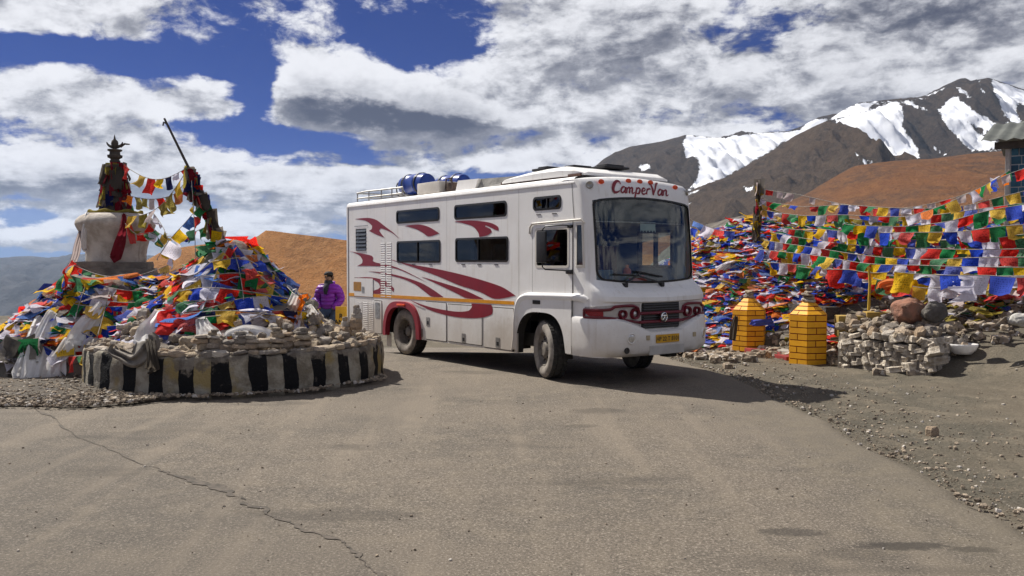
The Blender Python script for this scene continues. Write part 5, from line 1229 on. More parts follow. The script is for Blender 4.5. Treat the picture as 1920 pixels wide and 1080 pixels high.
mb.f = [(j*48+k, j*48+(k+1)%48, (j+1)*48+(k+1)%48, (j+1)*48+k) for j in range(len(pr)-1) for k in range(48)]; mb.mi = [0]*len(mb.f)
dm = mb.build('dome', m_wash, su, 'full')
mb = MB(); mb.box(-.20, .20, -.20, .20, 2.55, 2.76, bev=.02); o = mb.build('harmika', m_oldstone, su, 40); o.rotation_euler = (0, 0, R(18))
mb = MB(); pr = [(.17, 2.74)]
for k in range(11):
    r_ = lerp(.165, .085, k / 10); z = 2.78 + k * .066; pr += [(r_, z), (r_ * 1.05, z + .02), (r_ * .82, z + .045)]
pr += [(.08, 3.50), (0, 3.5)]
mb.lathe(pr, 24); mb.build('spire', m_spire, su, 30)
mb = MB(); mb.lathe([(.08, 3.50), (.12, 3.52), (.125, 3.56), (.09, 3.57), (.085, 3.62), (.12, 3.64), (.12, 3.66), (.04, 3.67)], 20); fi = mb.build('parasol_crown', m_spire, su, 30)
mb = MB(); mb.tube([(.14*math.cos(a), 0, 3.80 + .0 + .11*math.sin(a)*.9) for a in [R(185 + 170*k/14) for k in range(15)]], [.008 + .022*math.sin(math.pi*k/14) for k in range(15)], 6); mb.lathe([(.02, 3.66), (.055, 3.72), (.06, 3.77), (.05, 3.81), (.02, 3.84), (.012, 3.88), (0, 3.93)], 14); mb.build('crescent_and_jewel', m_spire, su, 40)
mb = MB(); mb.tube([(.1, 0, 3.70), (.17, 0, 3.76), (.26, .0, 3.75)], [.015, .02, .012], 5); mb.build('streamer', m_spire, su)
# cloth wrapped round the spire
rs = random.Random(9)
for k in range(64):
    a = R(rs.uniform(-190, 10)); z = rs.uniform(2.62, 3.45); r_ = lerp(.21, .12, (z - 2.65) / .85) + rs.uniform(0, .05)
    c_ = rs.choice(['crimson', 'dark', 'olive', 'navy', 'dark', 'dark', 'dark', 'dark', 'crimson', 'green']); w_ = rs.uniform(.14, .22); hh = rs.uniform(.2, .42)
    X = Vector((-math.sin(a), math.cos(a), 0)); Zv = Vector((-.2*math.cos(a), -.2*math.sin(a), 1)).normalized(); Y = Zv.cross(X)
    M = Matrix(((X.x*w_, Y.x*w_, Zv.x*hh, r_*math.cos(a)), (X.y*w_, Y.y*w_, Zv.y*hh, r_*math.sin(a)), (0, Y.z*w_, Zv.z*hh, z), (0, 0, 0, 1))); o = link('spire_wrap', rs.choice(FLAGS[c_]), su, M=M)
scarf('long crimson cloth hanging down the front of the white stupa dome', [at(232, 405, 14.55), at(230, 432, 14.28), at(225, 455, 14.33), at(216, 482, 14.42)], .13, CL['crimson'], 2, 1.5, 'hanging_cloth', 'cloth', amp=.02)
scarf('short red cloth hanging on the white stupa dome beside the crimson one', [at(239, 415, 14.5), at(244, 432, 14.25), at(249, 455, 14.32)], .10, CL['red'], 2, 1.2, 'hanging_cloth', 'cloth', amp=.015)
scarf('white cloth caught on the corner of the stupa dome', [at(164, 402, 14.6), at(160, 420, 14.45), at(157, 445, 14.5), at(159, 468, 14.55)], .12, None, 2, .7, 'hanging_cloth', 'cloth', amp=.02)
scarf('frayed pale cloth hanging from a post beside the stupa', [at(152, 435, 14.6), at(147, 455, 14.6), at(142, 478, 14.6), at(135, 495, 14.6)], .14, CL['pale'], 3, 1.0, 'hanging_cloth', 'cloth', amp=.02)
# red and green rope of cloth around the top of the dome
mb = MB(); mb.tube([(STUPA.x + .42*math.cos(a), STUPA.y + .42*math.sin(a), 2.56 + .02*math.sin(7*a)) for a in [2*math.pi*k/40 for k in range(41)]], .03, 6)
mb.build('knotted_garland', CL['olive'], None, 'full', label='twisted garland of faded cloth laid round the top of the stupa dome', cat='garland')

# mound and tent-shaped heap under the flags
for nm, c0, H, R0, lab in (('mound', MOUND, h_mound, 2.3, None), ('mound', TENT, h_tent, 1.75, None), ('mound', Vector((-5.4, 13.5)), h_sad, 2.2, None)):
    mb = MB(); n1, n2 = 72, 26
    for i in range(n1):
        a = 2*math.pi*i/n1
        for j in range(n2 + 1):
            r_ = R0 * j / n2 * .985; x, y = c0.x + r_*math.cos(a), c0.y + r_*math.sin(a); z = H(x, y); mb.v.append((x, y, z if z > -5 else -.05))
    mb.f = [(i*(n2+1)+j, ((i+1)%n1)*(n2+1)+j, ((i+1)%n1)*(n2+1)+j+1, i*(n2+1)+j+1) for i in range(n1) for j in range(n2)]; mb.mi = [0]*len(mb.f)
    mb.build(nm, m_dull, None, 'full', kind='structure')
rc = random.Random(21); spots = []
while len(spots) < 520:
    x, y = TENT.x + rc.uniform(-1.65, 1.65), TENT.y + rc.uniform(-1.65, 1.2)
    if .1 < math.hypot(x - TENT.x, y - TENT.y) < 1.6: spots.append(surf(h_tent, x, y))
while len(spots) < 1100:
    x, y = MOUND.x + rc.uniform(-2.2, 2.2), MOUND.y + rc.uniform(-2.2, 1.3); r_ = math.hypot((x - MOUND.x), y - MOUND.y)
    if .95 < r_ < 2.05 and h_tent(x, y) < h_mound(x, y) and h_ring(x, y) < h_mound(x, y) + .05: spots.append(surf(h_mound, x, y))
while len(spots) < 1380:
    x, y = rc.uniform(-6.6, -4.2), rc.uniform(12.2, 14.6)
    if h_sad(x, y) > max(h_tent(x, y), h_mound(x, y)) - .03 and h_sad(x, y) > .5: spots.append(surf(h_sad, x, y))
MIX = [('blue', 5), ('white', 11), ('red', 5), ('green', 4), ('yellow', 5), ('orange', 3), ('sky', 3), ('navy', 1), ('pale', 2), ('grey', 1)]
cloth_heap('prayer_flag_heap', spots, 'layers of loose prayer flags covering the heap round the stupa', .26, MIX, rc)
spots = []
while len(spots) < 260:                              # dust-grey bundles at the foot on the left
    a = R(rc.uniform(165, 262)); r_ = rc.uniform(1.95, 2.2); x, y = MOUND.x + r_*math.cos(a), MOUND.y + r_*math.sin(a); p = Vector((x, y, rc.uniform(.12, .62)))
    n_ = Vector((math.cos(a), math.sin(a), .15)).normalized(); spots.append((p, Vector((math.cos(a)*.1, math.sin(a)*.1, -1)).normalized(), n_))
cloth_heap('dusty_cloth_bundle', spots, 'dust-grey bundles of old cloth at the foot of the flag heap', .36, [('grey', 6), ('dark', 5), ('pale', 2), ('white', 2), ('green', 1)], rc)

# strings over the heap (name of the place, pixel path)
dn = slope_down(lambda x, y: max(h_tent(x, y), h_mound(x, y), h_sad(x, y), 0))
LS = [
 ('string of prayer flags lying along the foot of the stupa steps', [(128,512),(170,528),(215,541),(262,546),(305,540)], .24, None),
 ('string of prayer flags sagging across the heap just below the stupa steps', [(112,532),(160,552),(215,566),(280,566),(330,556),(372,536)], .25, None),
 ('taut string of prayer flags across the middle of the stupa heap', [(100,556),(150,572),(210,575),(270,572),(330,566),(380,562)], .27, None),
 ('string of prayer flags running down the outer shoulder of the stupa heap', [(138,500),(118,535),(104,565),(90,600),(78,640)], .27, None),
 ('string of prayer flags running down the stupa heap beside the outer shoulder', [(165,530),(150,565),(142,600),(140,640),(142,680)], .26, None),
 ('low string of prayer flags above the left end of the striped wall', [(108,610),(150,622),(190,640),(228,640),(262,618)], .25, None),
 ('lowest string of prayer flags hanging near the ground on the stupa heap', [(62,632),(95,655),(130,668),(160,660)], .25, None),
 ('string of prayer flags joining the stupa heap to the tent-shaped heap', [(250,590),(300,590),(350,585),(400,575),(450,560),(500,556)], .27, None),
 ('string of prayer flags slung round the waist of the tent-shaped heap', [(330,552),(372,540),(410,540),(455,545),(500,552),(545,562)], .27, None),
 ('yellow and orange string of flags low on the front of the tent-shaped heap', [(345,590),(390,584),(430,582),(480,586),(530,582),(570,586)], .27, ['yellow', 'orange', 'yellow', 'red', 'navy']),
 ('string of prayer flags running straight down the front of the tent-shaped heap', [(428,462),(415,490),(402,520),(392,550),(380,580)], .26, None),
 ('string of prayer flags running down the near side of the tent-shaped heap toward the person', [(445,460),(468,490),(490,520),(515,545),(548,566)], .28, None),
 ('string of prayer flags running down the stupa side of the tent-shaped heap', [(420,470),(395,492),(370,512),(345,528),(318,545)], .26, None),
 ('steep string of prayer flags under the leaning pole with big green cloths', [(436,462),(446,495),(452,525),(456,560)], .30, ['green', 'navy', 'red', 'white', 'yellow']),
 ('string of prayer flags circling the top of the tent-shaped heap', [(400,492),(425,486),(455,484),(482,500)], .26, None),
 ('string of prayer flags circling the tent-shaped heap at half height', [(368,522),(405,515),(445,512),(490,522),(520,540)], .28, None),
 ('string of prayer flags draped over the striped wall beside the grey sack', [(230,600),(262,615),(295,612),(330,606)], .25, ['red', 'yellow', 'green', 'blue', 'white']),
 ('string of prayer flags curving round the outer shoulder of the stupa heap', [(140,488),(120,512),(125,535),(150,548),(185,552)], .25, None),
 ('bright string of prayer flags across the saddle between the two heaps', [(262,556),(300,552),(335,545),(365,530),(392,508)], .26, None),
 ('second bright string of prayer flags lower on the saddle between the two heaps', [(240,580),(285,580),(330,576),(372,566),(410,560)], .27, None),
 ('string of prayer flags hanging down the middle of the stupa heap', [(205,545),(198,575),(190,605),(182,632)], .26, None),
 ('long string of prayer flags low across both heaps behind the stone rim', [(150,610),(205,612),(260,602),(320,600),(385,594),(440,590),(500,588)], .26, None),
 ('string of prayer flags over the shoulder of the tent-shaped heap nearest the van', [(470,480),(500,505),(528,528),(552,552),(572,575)], .27, None),
]
for lb, pts, sz, cs in LS:
    flag_string(lb, [on(u, v_, 12.5) for u, v_ in pts], sz, cs or ORDER, .96, dn, 'prayer flag strings on the left shrine', tilt=.22)
# strings in the air between spire, pole and ground
AIR = [
 ('string of bright flags strung in the air from the stupa spire to the leaning pole', [(234,306,14.6),(258,326,14.3),(290,336,13.9),(322,330,13.5),(350,308,13.1)], .24, ['red', 'yellow', 'navy', 'white', 'red', 'green', 'yellow']),
 ('sagging string of faded flags below the bright one between spire and pole', [(240,362,14.6),(268,372,14.2),(300,372,13.8),(332,360,13.4),(352,325,13.1)], .22, ['orange', 'olive', 'olive', 'pale', 'red', 'olive']),
 ('string of olive flags rising from the stupa dome to the leaning pole', [(238,402,14.4),(262,404,14.2),(292,392,13.8),(322,362,13.4),(346,318,13.1)], .26, ['olive', 'olive', 'yellow', 'olive', 'pale']),
 ('low string of flags sagging from the stupa dome to the foot of the pole', [(282,416,14.3),(300,438,14.0),(330,444,13.6),(362,436,13.3),(392,418,13.1)], .24, ['navy', 'red', 'green', 'yellow', 'white']),
 ('nearly upright string of small flags dropping from the pole to the flag heap', [(358,330,13.0),(362,380,12.8),(365,430,12.7),(366,480,12.6)], .18, ['red', 'green', 'white', 'crimson', 'yellow']),
 ('slack string of flags looping in front of the white dome', [(236,420,14.2),(258,440,14.1),(285,436,14.0),(303,455,13.8),(318,478,13.5)], .2, ['green', 'yellow', 'olive', 'red', 'white']),
 ('string of flags slanting from mid pole down to the heap by the stupa', [(380,380,12.95),(345,420,12.9),(318,450,12.9),(296,486,12.9)], .22, ['white', 'red', 'green', 'sky', 'yellow']),
]
AIR += [
 ('string of small flags looped across the grey plinth under the dome', [(140,492,14.0),(175,512,13.9),(225,520,13.8),(275,512,13.7),(318,490,13.6)], .2, ORDER),
 ('string of flags sagging in front of the plinth toward the tent-shaped heap', [(150,505,13.7),(205,532,13.5),(262,530,13.4),(320,510,13.3),(385,478,13.1)], .22, ['yellow', 'blue', 'white', 'red', 'green']),
 ('string of flags hanging from the dome shoulder down to the heap beside the pole', [(286,402,14.2),(305,425,13.9),(318,460,13.6),(322,500,13.3)], .2, ['red', 'white', 'green', 'olive', 'yellow'])]
for lb, pts, sz, cs in AIR: flag_string(lb, [at(u, v_, y) for u, v_, y in pts], sz, cs, 1.25, None, 'prayer flag strings on the left shrine', tilt=.35, skip=.12)
# leaning pole, wrapped in flags
pl = thing('leaning_pole', 'thin dark leaning pole with old flags bound round its lower half', 'pole', at(432, 470, 13.1))
P0, P1 = at(445, 500, 13.1), at(308, 222, 13.0); o0 = pl.location
MB().tube([P0 - o0, P0.lerp(P1, .5) - o0, P1 - o0], [.028, .024, .016], 7).build('shaft', m_spire, pl, 40)
mb = MB(); q = P0.lerp(P1, .965) - o0; mb.tube([q, q + Vector((-.05, 0, .02)), q + Vector((-.06, 0, -.03))], .014, 5); mb.build('hook', m_spire, pl)
rp = random.Random(3)
for k in range(96):
    f = rp.random() ** 1.0 * .70; c0 = P0.lerp(P1, f) - o0; a = R(rp.uniform(-200, 20)); rad = .03 + .16 * (1 - f / .74) * rp.uniform(.3, 1)
    c_ = rp.choice(['dark', 'dark', 'olive', 'grey', 'crimson', 'dark', 'olive', 'green', 'navy', 'grey', 'red'] if f > .25 else ['green', 'olive', 'red', 'grey', 'yellow', 'pale', 'dark']); w_ = rp.uniform(.09, .19); hh = rp.uniform(.20, .48)
    X = Vector((math.cos(a), math.sin(a), rp.uniform(-.3, .3))).normalized(); Zv = Vector((rp.uniform(-.45, .10), rp.uniform(-.2, .2), 1)); Zv = (Zv - X*Zv.dot(X)).normalized(); Y = Zv.cross(X); c0 = c0 + Vector((rad*math.sin(a) + .04, -abs(rad*math.cos(a)), 0))
    M = Matrix(((X.x*w_, Y.x*w_, Zv.x*hh, c0.x), (X.y*w_, Y.y*w_, Zv.y*hh, c0.y), (X.z*w_, Y.z*w_, Zv.z*hh, c0.z), (0, 0, 0, 1))); link('bound_flag', rp.choice(FLAGS[c_]), pl, M=M)
# scarves
SC = [
 ('long white scarf hanging from the flag heap to the rim in front of the person', [(556,552),(545,580),(530,610),(508,632),(492,645)], .20, None),
 ('white scarf spilling over the right shoulder of the tent-shaped heap onto the stones', [(578,578),(590,600),(602,622),(622,640)], .18, None),
 ('white printed scarf hanging below the orange cloth beside the stone stacks', [(560,585),(553,605),(552,628),(560,645)], .17, CL['white']),
 ('broad white scarf tied over the rim above the grey sack', [(303,588),(296,605),(288,625),(280,652)], .30, None),
 ('white scarf laid along the rim behind the stone stacks', [(430,632),(455,622),(480,630),(500,642)], .20, None),
 ('white scarf hanging down the heap between the sack and the stone stacks', [(378,602),(384,618),(392,632),(398,645)], .22, None),
 ('leftmost white scarf running down the outer flank of the stupa heap to the ground', [(78,600),(60,640),(50,675),(46,700)], .20, None),
 ('second white scarf from the outer flank running down the stupa heap to the ground', [(100,590),(78,640),(66,680),(60,712)], .24, m_khata),
 ('white scarf hanging over the dusty bundles left of the striped wall', [(128,640),(112,668),(104,690),(102,706)], .2, None),
 ('white scarf knotted across the stupa heap slanting down to the wall end', [(190,575),(172,600),(152,625),(140,648)], .22, None),
 ('orange cloth draped over the shoulder of the tent-shaped heap', [(570,560),(555,578),(540,598),(532,608)], .22, CL['orange']),
 ('red cloth draped over the rim beside the broad white scarf', [(318,588),(320,602),(324,618)], .34, CL['red']),
 ('pale faded cloth lying low on the tent-shaped heap above the stone stacks', [(508,592),(490,600),(475,606)], .18, CL['pale']),
]
for lb, pts, wd, mt in SC: scarf(lb, [on(u, v_, 12.0, lift=.17) for u, v_ in pts], wd * 1.3, mt, 3, 1.15, 'ceremonial_scarf' if mt in (None, m_khata) or mt is CL['white'] else 'draped_cloth', 'scarf' if mt in (None, m_khata) or mt is CL['white'] else 'cloth', 'scarves on the left shrine' if mt in (None, m_khata) else None, amp=.022)
scarf('dusty grey sack slung over the rim of the striped wall', [at(216, 655, 10.75), at(232, 668, 10.62), at(250, 675, 10.56), at(268, 662, 10.6), at(276, 640, 10.8)], .26, m_dull, 2, 1.0, 'sack', 'sack', amp=.06)
scarf('dark rag hanging beside the grey sack over the striped wall', [at(282, 640, 10.8), at(285, 660, 10.52), at(286, 690, 10.48)], .2, CL['dark'], 3, .8, 'rag', 'cloth', amp=.03)
# ================================================================== THE FLAG BANK ON THE RIGHT
def h_bank(x, y):
    """rubble bank, flags all over it, running from behind the van toward the hut"""
    z = terrain(x, y); d = y - (20.2 - .12 * (x - 5))
    crest = interp([(2.0, .2), (3.2, 1.3), (4.2, 2.05), (5.5, 2.35), (6.6, 2.2), (8.0, 2.15), (10, 2.1), (13, 2.0), (16, .8)], x)
    k = sstep(-3.3, .3, d) * (1 - sstep(1.0, 4.0, d))
    return z + max(0, crest - max(0, z) * .5) * k + .09 * k * fbm(x * 1.3, y * 1.3, 8.0, 4)
mb = MB(); n1, n2 = 90, 60; xs_ = [1.6 + 14.4 * i / n1 for i in range(n1 + 1)]; ys_ = [14.8 + 9.5 * j / n2 for j in range(n2 + 1)]
gmb = grid_mesh(xs_, ys_, lambda x, y: h_bank(x, y) + (.012 if h_bank(x, y) - terrain(x, y) > .04 else -.08)); gmb.build('embankment', pmat('rubble_bank', (.20, .175, .145), (.10, .088, .075), 3, .95, bumps=1.0, bscale=14, bdist=.08, coord='World'), None, 'full', kind='structure')
rb = random.Random(77); spots = []
def dens(x, y): return 1
while len(spots) < 5800:
    x = 2.6 + 5.4 * rb.random() if rb.random() < .58 else 2.6 + 11 * rb.random(); y = 20.2 - .12 * (x - 5) - 3.3 * rb.random() ** .9
    k = h_bank(x, y) - terrain(x, y)
    if k > .12 and rb.random() < dens(x, y) * (1 if k > .35 else .45): spots.append(surf(h_bank, x, y))
MIXR = [('blue', 6), ('white', 10), ('red', 7), ('green', 4), ('yellow', 6), ('orange', 3), ('sky', 3), ('navy', 1), ('pale', 2), ('olive', 1)]
cloth_heap('prayer_flag_mass', spots, 'dense mass of small prayer flags covering the bank behind the van', .21, MIXR, rb)
# trodden cloth and rubble along the foot of the bank
spots = []
while len(spots) < 750:
    x = 3.6 + 9.5 * rb.random(); y = 15.9 - .28 * (x - 5) + rb.gauss(0, .45); 
    p, d_, n_ = surf(terrain, x, y)
    if bank_d(x, y) < .75 and x < 6: continue
    p.z = h_bank(x, y) + .03 + .10 * rb.random(); spots.append((p, Vector((rb.uniform(-1, 1), -1, -.2)).normalized(), Vector((rb.gauss(0, .3), rb.gauss(0, .3), 1)).normalized()))
for k, (p, d_, n_) in enumerate(spots): d_ = (d_ - n_ * d_.dot(n_)).normalized(); spots[k] = (p, d_, n_)
cloth_heap('trodden_flags', spots, 'trodden faded flags and rags along the foot of the flag bank', .24, [('pale', 6), ('white', 5), ('olive', 4), ('red', 3), ('green', 2), ('blue', 2), ('grey', 5), ('dark', 5), ('yellow', 2)], rb)
scatter_stones('rubble', [(x, y, h_bank(x, y) + .03, rb.uniform(.08, .30)) for x, y in [(3.3 + 9.5 * rb.random(), 0) for _ in range(900)] for y in [15.6 - .30 * (x - 5) + rb.gauss(0, .7)] if not (4.2 < x < 5.4 and y < 15.6)], 'broken stones along the foot of the flag bank')

grp = 'prayer flag strings on the right bank'
# posts
def post(label, u, v_top, v_bot, y, r_=.035, lean=0.0, mat=None):
    a, b = at(u, v_bot, y), at(u + lean, v_top, y); o = thing('flag_post', label, 'post', a); MB().tube([Vector((0, 0, -.2)), (b - a) * .5 + Vector((.02, 0, 0)), b - a], [r_, r_ * .9, r_ * .7], 7).build('shaft', mat or m_spire, o, 40); return o
fp = post('crooked wooden post bound with rags standing out of the flag bank', 1418, 345, 440, 19.2, .05, 6)
for k in range(26):
    f = rb.random(); p = Vector((0, 0, 0)).lerp(at(1424, 345, 19.2) - at(1418, 440, 19.2), f); c_ = rb.choice(['dark', 'grey', 'olive', 'pale', 'yellow', 'dark', 'crimson']); a = rb.uniform(-3.2, .1); w_ = rb.uniform(.12, .24); X = Vector((math.cos(a), math.sin(a), 0)); Zv = Vector((rb.uniform(-.3, .3), 0, 1)); Zv = (Zv - X * Zv.dot(X)).normalized(); Y = Zv.cross(X); p = p + Vector((.05*math.sin(a) , -.06, .12))
    M = Matrix(((X.x*w_, Y.x*w_, Zv.x*w_*1.5, p.x), (X.y*w_, Y.y*w_, Zv.y*w_*1.5, p.y), (X.z*w_, Y.z*w_, Zv.z*w_*1.5, p.z), (0, 0, 0, 1))); link('bound_rag', rb.choice(FLAGS[c_]), fp, M=M)
post('thin yellow stake standing among the hanging flags on the right', 1629, 500, 560, 14.6, .025, 0.0, pmat('yellow_stake', (.55,.36,.03), (.42,.27,.03), 8, .7))
BL = ['pale', 'pale', 'white', 'pale', 'red']
RS = [
 ('bleached thin string of flags from the top of the crooked post toward the hut', [(1426,350,19.2),(1500,366,18.4),(1580,384,17.6),(1660,392,16.8),(1740,384,16.2),(1820,362,15.8),(1890,330,15.6),(1960,300,15.4)], .20, BL, 1.5),
 ('second string of flags below the top of the crooked post, pale and widely spaced', [(1432,372,19.1),(1500,386,18.2),(1580,382,17.4),(1650,386,16.6),(1720,392,16.0),(1800,385,15.4),(1870,368,15),(1960,340,14.8)], .24, ORDER, 1.15),
 ('string of flags sagging from the crooked post just under the pale one', [(1436,388,19.0),(1500,402,18.0),(1580,404,17.2),(1660,408,16.4),(1740,404,15.6),(1830,392,14.8),(1900,382,14.4),(1960,375,14.2)], .26, ORDER, 1.02),
 ('string of faded olive and yellow flags leaving the crooked post at its collar', [(1428,380,19.1),(1455,396,18.7),(1490,404,18.2),(1530,408,17.8),(1590,412,17.2),(1680,420,16.2)], .26, ['olive', 'yellow', 'olive', 'green', 'yellow'], 1.0),
 ('string of flags rising steeply to the corner of the blue stone hut', [(1700,404,15.2),(1760,386,15.0),(1810,366,15.0),(1850,344,15.4),(1886,318,16.2)], .27, ['yellow', 'blue', 'white', 'orange', 'green'], 1.0),
 ('string of large flags crossing in front of the hut wall', [(1590,420,16.2),(1680,424,15.4),(1770,414,14.6),(1850,398,14.0),(1920,386,13.7),(1980,378,13.6)], .30, ORDER, 1.0),
 ('string of flags at the height of the hut base', [(1540,428,17.0),(1620,434,16.0),(1710,438,15.0),(1800,432,14.2),(1880,424,13.7),(1980,416,13.4)], .30, ORDER, 1.0),
 ('full string of flags one row below the hut base', [(1470,424,18.4),(1550,438,17.2),(1640,446,16.0),(1740,452,14.9),(1840,448,14.0),(1920,442,13.5),(1980,438,13.3)], .29, ORDER, .98),
 ('full string of flags two rows below the hut base', [(1450,436,18.6),(1540,452,17.2),(1640,462,15.8),(1740,468,14.7),(1840,466,13.9),(1980,460,13.2)], .29, ORDER, .98),
 ('full string of flags three rows below the hut base', [(1440,452,18.6),(1530,466,17.0),(1630,478,15.6),(1730,484,14.5),(1830,484,13.7),(1980,478,13.0)], .30, ORDER, .98),
 ('full string of flags four rows below the hut base', [(1430,468,18.5),(1530,482,16.8),(1630,494,15.3),(1730,500,14.3),(1830,502,13.5),(1980,498,12.9)], .30, ORDER, .98),
 ('lowest long string of flags over the rubble at the foot of the bank', [(1440,488,18.0),(1530,500,16.6),(1600,512,15.4),(1680,516,14.6),(1760,520,13.9),(1850,520,13.3),(1980,516,12.8)], .30, ORDER, .98),
 ('string of wide new flags hanging in front of the rubble at the frame edge', [(1680,506,13.7),(1730,512,13.4),(1790,514,13.1),(1850,516,12.9),(1910,518,12.7),(1980,516,12.6)], .40, ['white', 'blue', 'red', 'green', 'yellow', 'white', 'blue'], 1.0),
 ('short string of blue and red flags above the yellow pillars', [(1545,508,15.6),(1590,506,15.2),(1630,512,14.9),(1665,508,14.7)], .34, ['sky', 'red', 'blue', 'red', 'yellow'], 1.0),
 ('slack string of flags drooping to the ground beside the round boulder', [(1640,520,14.6),(1690,532,14.2),(1740,540,13.9),(1790,536,13.6)], .30, ['red', 'yellow', 'white', 'blue', 'green'], 1.1),
]
for lb, pts, sz, cs, gp in RS: flag_string(lb, [at(u, v_ + rb.uniform(-3, 3), y) for u, v_, y in pts], sz * .88, cs, gp, None, grp, tilt=.42)
for k, (lb, vl, vr, ul, yl) in enumerate((
 ('extra sagging string of flags crossing just below the hut base', 430, 428, 1500, 17.6), ('string of flags crossing behind the rows at mid height beside the thin stake', 446, 470, 1475, 18.2),
 ('string of flags dipping in the middle between the third and fourth full rows', 462, 474, 1460, 18.3), ('string of flags drooping below the fourth full row toward the boulder', 482, 488, 1470, 17.6),
 ('tangled string of flags low over the rubble behind the thin stake', 500, 508, 1500, 16.6), ('tangled lowest string of flags touching the rags behind the boulder', 512, 528, 1560, 15.6),
 ('string of flags slanting up from the bank toward the hut doorway', 470, 404, 1560, 16.8), ('string of flags slanting down from the hut base to the rubble', 418, 500, 1600, 16.4),
 ('second string of flags slanting up toward the hut, under the steep one', 428, 380, 1620, 16.0), ('string of flags close behind the first full row below the hut base', 440, 436, 1500, 17.8),
 ('string of flags close behind the second full row below the hut base', 452, 458, 1490, 17.8), ('string of flags close behind the third full row below the hut base', 470, 476, 1480, 17.6),
 ('string of flags close behind the fourth full row below the hut base', 488, 496, 1500, 17.0), ('string of flags close behind the lowest long row over the rubble', 506, 514, 1540, 16.2))):
    n_ = 7; pts = [at(lerp(ul, 1975, i / (n_ - 1)), lerp(vl, vr, i / (n_ - 1)) + 12 * math.sin(math.pi * i / (n_ - 1)) + rb.uniform(-4, 4), lerp(yl, 13.3, i / (n_ - 1)) + .25) for i in range(n_)]
    flag_string(lb, pts, rb.uniform(.22, .27), ORDER if k % 2 else ['red', 'green', 'yellow', 'blue', 'white'], .96, None, grp, tilt=.5)
# rows lying over the bank, left of the crooked post
def onb(u, v_): 
    p = hit(u, v_, h_bank, 13.5, 24); 
    return (p + (Vector((0, 0, CAMH)) - p).normalized() * .12) if p is not None else at(u, v_, 19.6)
ordn = ['topmost', 'second', 'third', 'fourth', 'fifth', 'sixth', 'seventh', 'eighth', 'ninth', 'tenth', 'eleventh', 'twelfth']
dnb = slope_down(h_bank)
for k in range(12):
    v0 = 430 + k * 11.5; pts = [(1296, v0 - 4 + rb.uniform(-4, 4)), (1340, v0 + 6), (1390, v0 + rb.uniform(-4, 6)), (1440, v0 + rb.uniform(-8, 6)), (1500, v0 + 8), (1560, v0 + rb.uniform(0, 12))]
    flag_string(f'{ordn[k]} row of prayer flags lying across the bank between van and post', [onb(u, v_) for u, v_ in pts], .21, ORDER if k % 3 else ['red', 'white', 'blue', 'yellow', 'orange'], .93, dnb, grp, tilt=.35)
flag_string('blue and white string of flags from the van corner over the top of the bank', [at(1296, 410, 19), at(1325, 424, 19), at(1350, 432, 19), at(1390, 432, 19)], .26, ['blue', 'sky', 'white', 'red'], .9, None, grp)
scarf('white scarf slanting down the flag bank above the far yellow pillar', [onb(1372, 490), onb(1358, 502), onb(1345, 512)], .2, None, 3, 1.0, amp=.03, group=None)
scarf('red cloth crumpled on the rubble between the flags and the boulder', [at(1655, 540, 14.1), at(1675, 536, 14), at(1692, 542, 13.9)], .34, CL['orange'], 3, 1.0, 'crumpled_cloth', 'cloth', amp=.06)
scarf('white cloth hanging crooked below the wide new flags', [at(1806, 528, 13.0), at(1806, 540, 12.95), at(1803, 552, 12.9)], .42, CL['white'], 2, 1.0, 'hanging_cloth', 'cloth', amp=.03)

